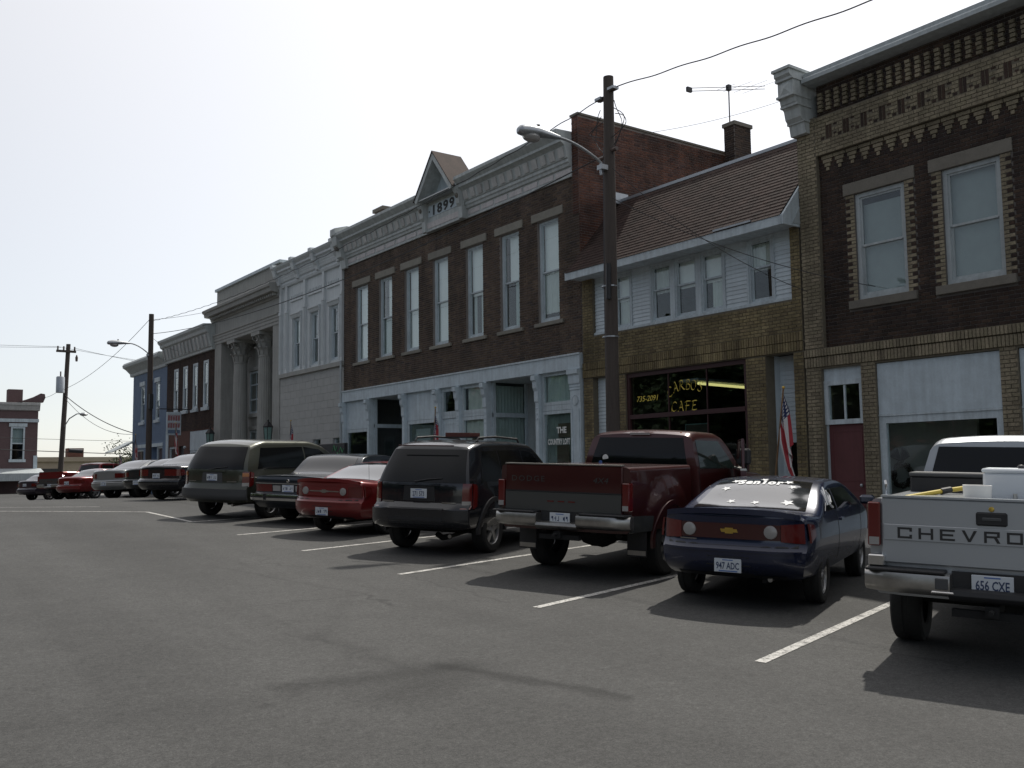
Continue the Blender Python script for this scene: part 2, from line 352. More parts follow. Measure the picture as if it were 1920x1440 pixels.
def roadmat():
    m, t, b = nodes_of('asphalt')
    pos = worldpos(t)
    def noise(sc, det=6, rough=.6):
        n = nn(t, 'ShaderNodeTexNoise'); n.inputs['Scale'].default_value = sc; n.inputs['Detail'].default_value = det; n.inputs['Roughness'].default_value = rough
        t.links.new(pos, n.inputs['Vector']); return n.outputs[0]
    def math_(op, a, c, clamp=False):
        q = nn(t, 'ShaderNodeMath', operation=op, use_clamp=clamp)
        for i, v in enumerate((a, c)):
            if isinstance(v, (int, float)): q.inputs[i].default_value = v
            else: t.links.new(v, q.inputs[i])
        return q.outputs[0]
    def rng(src, a, c, lo, hi):
        mr = nn(t, 'ShaderNodeMapRange'); 
        for i, v in enumerate((a, c, lo, hi)): mr.inputs[i+1].default_value = v
        t.links.new(src, mr.inputs[0]); return mr.outputs[0]
    val = rng(noise(95, 3, .8), .3, .7, .45, 1.55)              # aggregate
    val = math_('MULTIPLY', val, rng(noise(34, 3, .7), .3, .7, .72, 1.28))
    val = math_('MULTIPLY', val, rng(noise(13, 3, .7), .3, .7, .84, 1.16))
    val = math_('MULTIPLY', val, rng(noise(.35), .3, .7, .92, 1.08))
    val = math_('MULTIPLY', val, rng(noise(2.2), .3, .7, .93, 1.07))
    def stretched(sx, sy, sc_, det=5):
        mp = nn(t, 'ShaderNodeMapping'); mp.inputs['Scale'].default_value = (sx, sy, 1); t.links.new(pos, mp.inputs[0])
        n = nn(t, 'ShaderNodeTexNoise'); n.inputs['Scale'].default_value = sc_; n.inputs['Detail'].default_value = det; t.links.new(mp.outputs[0], n.inputs['Vector']); return n.outputs[0]
    val = math_('MULTIPLY', val, rng(stretched(1, .05, 1.1), .3, .7, .86, 1.14))          # wheel tracks along the street
    val = math_('MULTIPLY', val, rng(stretched(.5, .5, .6), .35, .65, .9, 1.1))
    # fine cracking: edges of distorted cells, only where another noise lets them show
    dn = nn(t, 'ShaderNodeTexNoise'); dn.inputs['Scale'].default_value = 1.4; dn.inputs['Detail'].default_value = 6; t.links.new(pos, dn.inputs['Vector'])
    dv = nn(t, 'ShaderNodeVectorMath', operation='MULTIPLY_ADD'); dv.inputs[1].default_value = (.9, .9, 0); t.links.new(dn.outputs['Color'], dv.inputs[0]); t.links.new(pos, dv.inputs[2])
    fl2 = nn(t, 'ShaderNodeVectorMath', operation='MULTIPLY'); fl2.inputs[1].default_value = (1, 1, 0); t.links.new(dv.outputs[0], fl2.inputs[0])
    vo = nn(t, 'ShaderNodeTexVoronoi', feature='DISTANCE_TO_EDGE'); vo.inputs['Scale'].default_value = .33; t.links.new(fl2.outputs[0], vo.inputs['Vector'])
    crk = rng(vo.outputs['Distance'], .002, .007, .45, 0.0); gate = rng(stretched(.6, .6, .5), .54, .68, 0.0, .8)
    val = math_('MULTIPLY', val, math_('SUBTRACT', 1.0, math_('MULTIPLY', crk, gate)))
    # scattered oil spots
    vs = nn(t, 'ShaderNodeTexVoronoi', feature='F1'); vs.inputs['Scale'].default_value = .9; t.links.new(fl2.outputs[0], vs.inputs['Vector'])
    val = math_('MULTIPLY', val, rng(vs.outputs['Distance'], .02, .10, .72, 1.0))
    # stains, patched seams and skid marks: each a segment with ragged edges
    wob = nn(t, 'ShaderNodeTexNoise'); wob.inputs['Scale'].default_value = 2.6; wob.inputs['Detail'].default_value = 6
    t.links.new(pos, wob.inputs['Vector'])
    wv = nn(t, 'ShaderNodeVectorMath', operation='MULTIPLY_ADD'); wv.inputs[1].default_value = (.35, .35, 0); 
    t.links.new(wob.outputs['Color'], wv.inputs[0]); t.links.new(pos, wv.inputs[2])
    segs = [((2.9, 6.85), (4.3, 6.75), .17, .60), ((4.2, 6.85), (4.75, 5.3), .10, .52), ((3.4, 6.2), (4.3, 6.6), .30, .72),
            ((3.8, 8.5), (3.9, 7.0), .12, .82), ((6.5, 11.4), (6.4, 9.0), .025, .72), ((4.6, 13.9), (5.3, 10.5), .05, .84), ((5.2, 10.6), (3.9, 8.4), .10, .9),
            ((2.1, 15.5), (1.8, 7.6), .10, .93), ((3.2, 6.6), (1.2, 6.9), .22, .9), ((7.0, 14.5), (6.7, 11.6), .05, .85)]
    for (ax, ay), (bx, by), wd, dk in segs:
        ax += .17; bx += .17; ay += .17; by += .17
        sub = nn(t, 'ShaderNodeVectorMath', operation='SUBTRACT'); sub.inputs[1].default_value = (ax, ay, 0)
        fl = nn(t, 'ShaderNodeVectorMath', operation='MULTIPLY'); fl.inputs[1].default_value = (1, 1, 0)
        t.links.new(wv.outputs[0], fl.inputs[0]); t.links.new(fl.outputs[0], sub.inputs[0])
        d = Vector((bx-ax, by-ay, 0))
        dt = nn(t, 'ShaderNodeVectorMath', operation='DOT_PRODUCT'); dt.inputs[1].default_value = d/d.length_squared
        t.links.new(sub.outputs[0], dt.inputs[0])
        cl = math_('MAXIMUM', math_('MINIMUM', dt.outputs['Value'], 1.0), 0.0)
        sc = nn(t, 'ShaderNodeVectorMath', operation='SCALE'); sc.inputs[0].default_value = d; t.links.new(cl, sc.inputs['Scale'])
        ds = nn(t, 'ShaderNodeVectorMath', operation='DISTANCE'); t.links.new(sub.outputs[0], ds.inputs[0]); t.links.new(sc.outputs[0], ds.inputs[1])
        val = math_('MULTIPLY', val, rng(ds.outputs['Value'], wd*.25, wd*1.5, dk, 1.0))
    mx = nn(t, 'ShaderNodeMix', data_type='RGBA', blend_type='MULTIPLY'); mx.inputs[0].default_value = 1
    mx.inputs[6].default_value = (.0595, .0595, .058, 1); t.links.new(val, mx.inputs[7])
    t.links.new(mx.outputs[2], b.inputs['Base Color']); b.inputs['Roughness'].default_value = .85; b.inputs['Specular IOR Level'].default_value = .35
    bp = nn(t, 'ShaderNodeBump'); bp.inputs['Strength'].default_value = .35; bp.inputs['Distance'].default_value = .01
    t.links.new(noise(130, 2, .8), bp.inputs['Height']); t.links.new(bp.outputs[0], b.inputs['Normal'])
roadmat()
YS = yr(-60, 20, 10)+yr(22, 64, 1.0)+[80, 110, 160, 300, 700, 1500]
sheet('ground', -900, 900, YS, -.02, 'grass')
sheet('road', -45, 14.0, yr(-40, 20, 10)+yr(21, 64, 1.0)+[80, 96], 0, 'asphalt')
sheet('cross_street', 14.0, 60, [69, 72, 80, 90], .004, 'asphalt')
# raised pavement with its kerb, in slabs
pv = MB(); ys = yr(-20, 68.5, 1.55)
for i in range(len(ys)-1):
    a, b_ = ys[i]+.006, ys[i+1]-.006
    za, zb = ground(a), ground(b_)
    for x0, x1, dz in ((14.0, 14.16, .14), (14.172, 15.55, .145), (15.562, 17.3, .147)):
        pv.add([(x0, a, za-.1), (x1, a, za-.1), (x1, b_, zb-.1), (x0, b_, zb-.1), (x0, a, za+dz), (x1, a, za+dz), (x1, b_, zb+dz), (x0, b_, zb+dz)],
               [(0, 3, 2, 1), (4, 5, 6, 7), (0, 1, 5, 4), (1, 2, 6, 5), (2, 3, 7, 6), (3, 0, 4, 7)])
o = pv.build('pavement', 'concrete'); o['kind'] = 'structure'
# painted parking lines
def stripe(a, b, wd=.1, name='parking_line'):
    a = Vector(a); b = Vector(b); d = (b-a).normalized(); n = Vector((-d.y, d.x))*wd/2
    m = MB(); k = max(2, int((b-a).length/.8)); rs = []
    for i in range(k+1):
        p = a+(b-a)*i/k
        m.v += [(p.x+n.x, p.y+n.y, ground(p.y+n.y)+.005), (p.x-n.x, p.y-n.y, ground(p.y-n.y)+.005)]
        if i: m.f.append((2*i-2, 2*i-1, 2*i+1, 2*i)); m.m.append(0)
    o = m.build(name, 'line_paint', recalc=False); o['kind'] = 'structure'; return o
for yk in (2.32, 5.43, 8.55, 11.64, 14.9, 17.96, 21.18):
    stripe((6.47, yk), (12.6, yk+1.85))
stripe((6.62, 21.18), (6.56, 24.62)); stripe((6.56, 24.62), (-2.3, 31.4)); stripe((6.1, 27.5), (-1.5, 31.9), .07)
# ------------------------------------------------------------------ building helpers
XF = 17.0
def wallmesh(m, x0, x1, y0, y1, z0, z1, holes=()):
    """wall facing -X (front x0, back x1) with rectangular openings (ya,yb,za,zb) and their reveals"""
    ys = sorted({y0, y1} | {min(max(v, y0), y1) for h in holes for v in h[:2]}); zs = sorted({z0, z1} | {min(max(v, z0), z1) for h in holes for v in h[2:]})
    def solid(i, j):
        if i < 0 or j < 0 or i >= len(ys)-1 or j >= len(zs)-1: return False
        cy, cz = (ys[i]+ys[i+1])/2, (zs[j]+zs[j+1])/2
        return not any(h[0] < cy < h[1] and h[2] < cz < h[3] for h in holes)
    for i in range(len(ys)-1):
        for j in range(len(zs)-1):
            if not solid(i, j): continue
            a, b, c, d = ys[i], ys[i+1], zs[j], zs[j+1]
            m.quad((x0, a, c), (x0, a, d), (x0, b, d), (x0, b, c)); m.quad((x1, a, c), (x1, b, c), (x1, b, d), (x1, a, d))
            if not solid(i-1, j): m.quad((x0, a, c), (x1, a, c), (x1, a, d), (x0, a, d))
            if not solid(i+1, j): m.quad((x0, b, c), (x0, b, d), (x1, b, d), (x1, b, c))
            if not solid(i, j-1): m.quad((x0, a, c), (x0, b, c), (x1, b, c), (x1, a, c))
            if not solid(i, j+1): m.quad((x0, a, d), (x1, a, d), (x1, b, d), (x0, b, d))
    return m
BL, BH, BM = .2, .0645, .0105
CRS = BH+BM
def course_fill(out, y0, y1, z0, z1, holes, pick, L=BL, H=BH, M=BM, off=0.0):
    """running bond fill: list of (yc, zc, w, h, material)"""
    n = int(round((z1-z0)/(H+M))); 
    for r in range(n):
        za = z0+r*(H+M)+M/2; zb = za+H; zc = (za+zb)/2
        segs = [(y0, y1)]
        for h in holes:
            if h[2] < zc < h[3]:
                ns = []
                for a, b in segs:
                    if h[1] <= a or h[0] >= b: ns.append((a, b)); continue
                    if h[0] > a: ns.append((a, h[0]))
                    if h[1] < b: ns.append((h[1], b))
                segs = ns
        sh = (L+M)/2*(r % 2)+off
        for a, b in segs:
            k = math.floor((a-sh)/(L+M))
            while True:
                ya = sh+k*(L+M); yb = ya+L; k += 1
                if ya >= b: break
                ya2, yb2 = max(ya, a+.004), min(yb, b-.004)
                if yb2-ya2 < .03: continue
                mt = pick((ya2+yb2)/2, zc, r)
                if mt: out.append(((ya2+yb2)/2, zc, yb2-ya2, H, mt))
    return out
UNIT = {}
def unit_brick(w, h, d, mt):
    key = (round(w, 3), round(h, 3), round(d, 3), mt)
    if key not in UNIT:
        m = MB(); b = .003
        y, z = w/2, h/2
        m.v = [(-d+0, -y, -z), (-d, y, -z), (-d, y, z), (-d, -y, z), (.012, -y, -z), (.012, y, -z), (.012, y, z), (.012, -y, z)]
        m.v[0:4] = [(-d, -y+b, -z+b), (-d, y-b, -z+b), (-d, y-b, z-b), (-d, -y+b, z-b)]
        m.f = [(0, 3, 2, 1), (0, 1, 5, 4), (1, 2, 6, 5), (2, 3, 7, 6), (3, 0, 4, 7)]
        me = bpy.data.meshes.new('brick'); me.from_pydata(m.v, [], m.f); me.materials.append(MATS[mt]); UNIT[key] = me
    return UNIT[key]
def lay(parent, items, frame, n_single=300, depth=.012, name='brick', vis=None):
    """items (u, z, w, h, mat[, extra depth]) on a plane; the n nearest that can be seen become bricks of their own, the rest one part"""
    O, axis = frame                      # axis 'y': faces -X, u is Y ; axis 'x': faces -Y, u is X
    def pos(it, dd=0):
        return Vector((O-dd, it[0], it[1])) if axis == 'y' else Vector((it[0], O-dd, it[1]))
    cam0 = Vector((0, 0, H_CAM))
    def size(it): 
        p = pos(it)-cam0; n = Vector((1, 0, 0)) if axis == 'y' else Vector((0, 1, 0))
        return it[2]*it[3]*abs(p.dot(n))/p.length**3
    cand = sorted([k for k in range(len(items)) if vis is None or vis(items[k])], key=lambda k: -size(items[k]))
    single = set(cand[:n_single]); org = ORG[parent.name]
    rest = MB(); mats = []
    for k, it in enumerate(items):
        ex = it[5] if len(it) > 5 else 0
        d = depth+ex+random.uniform(-.003, .003)
        if k in single:
            o = bpy.data.objects.new(name, unit_brick(it[2], it[3], round(d, 3), it[4]))
            o.location = pos(it)-org
            if axis == 'x': o.rotation_euler = (0, 0, pi/2)
            link(o, parent)
        else:
            if it[4] not in mats: mats.append(it[4])
            rest.mi = mats.index(it[4]); y, z, b = it[2]/2, it[3]/2, .003
            c = pos(it)
            loc = [(-d, -y+b, -z+b), (-d, y-b, -z+b), (-d, y-b, z-b), (-d, -y+b, z-b), (.012, -y, -z), (.012, y, -z), (.012, y, z), (.012, -y, z)]
            if axis == 'y': vs = [(c.x+p[0], c.y+p[1], c.z+p[2]) for p in loc]
            else: vs = [(c.x-p[1], c.y+p[0], c.z+p[2]) for p in loc]
            rest.add(vs, [(0, 3, 2, 1), (0, 1, 5, 4), (1, 2, 6, 5), (2, 3, 7, 6), (3, 0, 4, 7)])
    if rest.f: rest.build(name+'_courses', mats, parent, kind='stuff', recalc=False)
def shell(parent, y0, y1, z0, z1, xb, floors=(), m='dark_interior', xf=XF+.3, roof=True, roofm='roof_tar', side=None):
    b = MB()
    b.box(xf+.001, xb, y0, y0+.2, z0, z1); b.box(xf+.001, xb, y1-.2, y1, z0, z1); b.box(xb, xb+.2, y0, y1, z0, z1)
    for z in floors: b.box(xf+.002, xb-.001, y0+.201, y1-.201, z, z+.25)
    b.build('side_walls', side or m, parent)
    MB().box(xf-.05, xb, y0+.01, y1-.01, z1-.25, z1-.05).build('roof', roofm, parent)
def window(parent, y0, y1, z0, z1, x=XF+.10, fr='white_trim', fw_=.07, rail=None, glass='glass', content=None, curtain_gap=None, name='window', bars=0, fd=.10, lower=None):
    """double hung sash window set in an opening; x = outer plane of the frame"""
    b = MB()
    b.box(x, x+fd, y0, y0+fw_, z0, z1); b.box(x, x+fd, y1-fw_, y1, z0, z1)
    b.box(x+.002, x+fd, y0+fw_, y1-fw_, z1-fw_, z1); b.box(x+.002, x+fd, y0+fw_, y1-fw_, z0, z0+fw_)
    o = b.build(name, fr, parent)
    ya, yb, za, zb = y0+fw_, y1-fw_, z0+fw_, z1-fw_
    if rail is not None:
        zr = z0+(z1-z0)*rail; s = .04
        up_ = MB()
        up_.box(x+.03, x+.06, ya, ya+s, zr, zb); up_.box(x+.03, x+.06, yb-s, yb, zr, zb); up_.box(x+.03, x+.06, ya+s, yb-s, zb-s, zb); up_.box(x+.03, x+.06, ya+s, yb-s, zr-.01, zr+.035)
        for k in range(bars): yy = ya+(yb-ya)*(k+1)/(bars+1); up_.box(x+.035, x+.055, yy-.012, yy+.012, zr+.035, zb-s)
        up_.build('sash', fr, o)
        lo = MB()
        lo.box(x+.065, x+.095, ya, ya+s, za, zr+.02); lo.box(x+.065, x+.095, yb-s, yb, za, zr+.02); lo.box(x+.065, x+.095, ya+s, yb-s, zr-.02, zr+.02); lo.box(x+.065, x+.095, ya+s, yb-s, za, za+.06)
        lo.build('sash', fr, o)
        MB().box(x+.043, x+.047, ya+s, yb-s, zr+.03, zb-s).build('pane', glass, o)
        MB().box(x+.078, x+.082, ya+s, yb-s, za+.06, zr-.02).build('pane', glass, o)
    else:
        MB().box(x+.043, x+.047, ya, yb, za, zb).build('pane', glass, o)
        for k in range(bars):
            yy = ya+(yb-ya)*(k+1)/(bars+1); MB().box(x+.03, x+.07, yy-.02, yy+.02, za, zb).build('mullion', fr, o)
    xc = x+.14
    for c in content or ():
        kind, a, e, p, q = c            # kind, y fractions a..e, z fractions p..q
        drape(o, kind, ya+(yb-ya)*a, ya+(yb-ya)*e, za+(zb-za)*p, za+(zb-za)*q, xc)
        xc += .02
    return o
def drape(o, m, ya, yb, za, zb, x):
    """window shade (flat) or curtain (gathered folds)"""
    if m.startswith('shade'):
        MB().box(x, x+.004, ya, yb, za, zb).build('shade', m, o)
    elif m.startswith('curtain'):
        b = MB(); n = max(6, int((yb-ya)/.025)); ph = random.random()*6
        b.v = [(x+.02*sin(i*1.7+ph)+.012*sin(i*.53+ph), ya+(yb-ya)*i/n, z) for z in (za, (za+zb)/2, zb) for i in range(n+1)]
        for r in range(2):
            for i in range(n): b.f.append((r*(n+1)+i, r*(n+1)+i+1, (r+1)*(n+1)+i+1, (r+1)*(n+1)+i)); b.m.append(0)
        b.build('curtain', m, o, smooth=True, ang=80, recalc=False)
    else:
        MB().box(x, x+.006, ya, yb, za, zb).build('card', m, o)
def course_profile(parent, name, m, prof, y0, y1):
    """moulding: prof is an (x,z) polygon run along Y"""
    return MB().prism(prof, 1, y0, y1).build(name, m, parent)

# ================================================================== RIGHT BRICK BUILDING
def right_building():
    y0, y1 = 3.6, 12.75
    T = thing('brick_building', 'two-storey dark brick building with cream brick corbels, at the right edge behind silver pickup', 'building', (XF, y0, ground(8)))
    xd = XF+.10                                   # face of the recessed dark brick
    w1 = (10.34, 11.46, 5.20, 7.42); w2 = (8.44, 9.56, 5.20, 7.42); w3 = (6.54, 7.66, 5.20, 7.42)
    W = [w1, w2, w3]
    bays = [(11.42, 12.36, .2, 3.86), (8.60, 11.09, .2, 3.86), (4.6, 8.28, .2, 3.86)]
    wallmesh(MB(), xd, xd+.28, y0, 12.27, 4.3, 10.0, W).build('wall', 'mortar_dark', T)
    wallmesh(MB(), XF, XF+.38, y0, y1, .1, 4.299, bays).build('wall', 'mortar_tan', T)
    MB().box(XF, XF+.38, 12.271, y1, 4.3, 9.3).build('pilaster', 'mortar_tan', T)
    MB().box(XF, xd-.001, y0, 12.27, 8.43, 9.28).build('frieze', 'mortar_tan', T)
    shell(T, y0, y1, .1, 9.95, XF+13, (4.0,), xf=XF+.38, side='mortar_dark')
    # upper floor brickwork
    it = []
    def near(y, z, r):
        for h in W:
            dl, dr = y-h[1], h[0]-y
            e = dl if y > h[1] else dr
            if h[2]-.0 < z < h[3] and 0 < e < .1: return 'brick_cream'
            if h[2]-.0 < z < h[3] and 0 < e < .205: return 'quoin' 
        return 'brick_dark'
    holes = [(a-.21, b+.21, c-.0, d+.0) for a, b, c, d in W]
    sills = [(a-.2, b+.2, 5.02, 5.2) for a, b, c, d in W]; lints = [(a-.24, b+.25, 7.42, 7.68) for a, b, c, d in W]
    course_fill(it, y0, 12.27, 4.31, 8.43, holes+sills+lints, lambda y, z, r: 'brick_dark')
    # toothed cream quoins beside the windows
    for a, b, c, d in W:
        n = int(round((d-c)/CRS))
        for r in range(n):
            z = c+r*(d-c)/n+CRS/2
            for s_, e in ((1, b), (-1, a)):
                if r % 2: it.append((e+s_*.103, z, .196, BH, 'brick_cream'))
                else: it.append((e+s_*.052, z, .096, BH, 'brick_cream')); it.append((e+s_*.157, z, .096, BH, 'brick_dark'))
    # upper dark band behind the corbel stacks
    course_fill(it, y0, 12.27, 9.30, 10.0, [], lambda y, z, r: 'brick_dark')
    lay(T, it, (xd, 'y'), 170, vis=lambda q: q[0] > 8.1)
    it = []
    # cream stacks of headers under the coping
    y = 12.16
    while y > y0:
        for k in range(5):
            it.append((y-(.012 if k % 2 else 0), 9.42+k*.088, .105, .07, 'brick_cream', .05))
        y -= .205
    # stepped cream pyramids hanging on the dark brick
    y = 12.05
    while y > y0:
        for k, wd in enumerate((.285, .215, .145, .075)):
            it.append((y, 8.38-k*.086, wd, .074, 'brick_cream', .02-.004*k))
        y -= .30
    lay(T, it, (xd, 'y'), 110, depth=.02, name='corbel_brick', vis=lambda q: q[0] > 8.1)
    # plain cream frieze with its dark crosses
    it = []; cells = []
    y = 11.93
    while y > y0:
        cells.append(y); y -= .42
    dark = []
    for c in cells:
        dark += [(c-.075, c+.075, 8.74, 9.06), (c-.21, c-.11, 8.99, 9.06), (c+.11, c+.2, 8.74, 8.81), (c-.19, c-.11, 8.78, 8.85)]
    def pk(y, z, r):
        return 'brick_dark' if any(h[0] < y < h[1] and h[2] < z < h[3] for h in dark) else 'brick_cream'
    course_fill(it, y0, 12.27, 8.43, 9.28, [h for h in dark], lambda y, z, r: 'brick_cream')
    for h in dark:
        n = 2 if h[1]-h[0] > .12 else 1
        for k in range(n):
            wd = (h[1]-h[0])/n
            it.append((h[0]+wd*(k+.5), (h[2]+h[3])/2, wd-.01, h[3]-h[2]-.01, 'brick_dark', -.006))
    course_fill(it, 12.27, y1, 4.31, 9.28, [], lambda y, z, r: 'brick_cream')
    # ground floor piers
    course_fill(it, y0, y1, .45, 3.87, [(a, b, c, d+.1) for a, b, c, d in bays], lambda y, z, r: 'brick_cream')
    lay(T, it, (XF, 'y'), 150, vis=lambda q: q[0] > 8.1 and q[1] > 2.0)
    # two rows of soldiers over the shop front
    it = []; y = y0+.04
    while y < y1+.02:
        it.append((y, 4.005, .062, .20, 'brick_cream', .035)); it.append((y+.002, 4.205, .062, .155, 'brick_cream', .055)); y += .0725
    lay(T, it, (XF, 'y'), 140, name='soldier_brick', vis=lambda q: q[0] > 8.1)
    # metal coping and the console at its end
    MB().prism([(16.72, 10.02), (16.72, 10.10), (16.80, 10.16), (16.80, 10.24), (17.5, 10.24), (17.5, 10.0), (16.9, 10.0)], 1, y0, 12.37).build('coping', 'grey_white', T)
    cb = MB()
    cb.prism([(17.02, 8.98), (16.86, 8.98), (16.82, 9.2), (16.70, 9.32), (16.66, 9.5), (16.55, 9.62), (16.53, 9.72), (16.48, 9.74), (16.48, 10.1), (16.36, 10.2), (16.36, 10.3), (17.45, 10.3), (17.45, 9.0)], 1, 12.40, 12.80)
    cs = cb.build('console', 'cornice_paint', T)
    MB().box(16.32, 17.45, 12.36, 12.84, 10.3, 10.36).build('cap', 'cornice_paint', cs)
    for z, x in ((9.22, 16.78), (9.55, 16.57), (9.74, 16.44), (10.1, 16.42)):
        MB().box(x, 17.05, 12.375, 12.825, z, z+.05).build('moulding', 'cornice_paint', cs)
    MB().add([(16.475, 12.44, 9.78), (16.475, 12.76, 9.78), (16.475, 12.76, 10.08), (16.475, 12.44, 10.08), (16.42, 12.6, 9.93)], [(0, 1, 4), (1, 2, 4), (2, 3, 4), (3, 0, 4)]).build('diamond', 'cornice_paint', cs)
    # stone lintels and sills, windows
    for k, (a, b, c, d) in enumerate(W):
        MB().bbox(xd-.035, xd+.14, a-.238, b+.248, 7.425, 7.675, .008).build('lintel', 'dark_stone', T)
        MB().bbox(xd-.07, xd+.1, a-.196, b+.196, 5.03, 5.198, .008).build('sill', 'dark_stone', T)
        window(T, a, b, c+.002, d, x=xd+.04, rail=.5, fw_=.085, fr='grey_white', content=[('shade_grey', 0, 1, .0, .93 if k == 0 else 1)])
    # ground floor joinery
    d = MB(); d.box(XF+.08, XF+.16, 11.42, 12.36, 3.60, 3.86); d.build('transom_panel', 'white_paint', T)
    window(T, 11.42, 12.36, 2.68, 3.599, x=XF+.06, fw_=.1, bars=1, name='transom_window')
    dr = MB().box(XF+.12, XF+.17, 11.47, 12.31, .3, 2.679).build('door', 'red_door', T)
    MB().box(XF+.10, XF+.17, 12.312, 12.36, .3, 2.68).build('door_frame', 'white_trim', T); MB().box(XF+.10, XF+.17, 11.42, 11.468, .3, 2.68).build('door_frame', 'white_trim', T)
    for (a, b, c, e) in ((11.53, 12.25, 1.5, 2.55), (11.53, 12.25, .5, 1.35)):
        m = MB(); m.box(XF+.113, XF+.119, a, b, c, c+.03); m.box(XF+.113, XF+.119, a, b, e-.03, e); m.box(XF+.113, XF+.119, a, a+.03, c+.03, e-.03); m.box(XF+.113, XF+.119, b-.03, b, c+.03, e-.03); m.build('moulding', 'red_door', dr)
    MB().sphere((XF+.09, 11.58, 1.42), .035).build('handle', 'galv', dr, smooth=True)
    for a, b in ((8.60, 11.09), (4.6, 8.28)):
        MB().box(XF+.04, XF+.10, a+.01, b-.01, 2.83, 3.85).build('sign_panel', 'white_paint', T)
        MB().box(XF+.03, XF+.12, a+.005, b-.005, 2.79, 2.828).build('panel_rail', 'white_trim', T)
        window(T, a, b, .95, 2.788, x=XF+.05, fw_=.14, name='shop_window')
        MB().box(XF+.06, XF+.2, a, b, .2, .949).build('bulkhead', 'white_paint', T)
    # inside the shop window: display wall
    MB().box(XF+1.25, XF+1.33, 9.75, 11.9, .4, 3.9).build('display_wall', 'interior_wall', T)
    MB().box(XF+.4, XF+1.24, 8.6, 11.1, .80, .86).build('display_shelf', 'interior_wall', T)
right_building()
def wreath():
    T = thing('wreath', 'dark twig wreath with a bow hanging inside the right-hand shop window', 'wreath', (XF+1.2, 11.35, 1.9))
    cx, cy, cz = XF+1.19, 11.35, 1.62
    b = MB(); random.seed(3)
    for k in range(160):
        a = random.uniform(0, 2*pi); r = .20+random.uniform(-.05, .05); da = random.uniform(.25, .6)
        pts = [(cx+random.uniform(-.04, .03), cy+(r+random.uniform(-.03, .03))*cos(a+da*t), cz+(r+random.uniform(-.03, .03))*sin(a+da*t)*1.15) for t in (0, .5, 1)]
        b.tube(pts, .007, 4)
    b.build('twigs', 'wreath', T)
    bw = MB()
    for s in (-1, 1):
        for k in range(10):
            a = s*(.25+.12*k)
            bw.tube([(cx-.03, cy, cz+.3), (cx-.06, cy+.22*sin(a), cz+.32+.26*cos(a)), (cx-.03, cy+.05*s, cz+.3)], .012, 4)
    bw.build('bow', 'cloth_dark', T)
wreath()

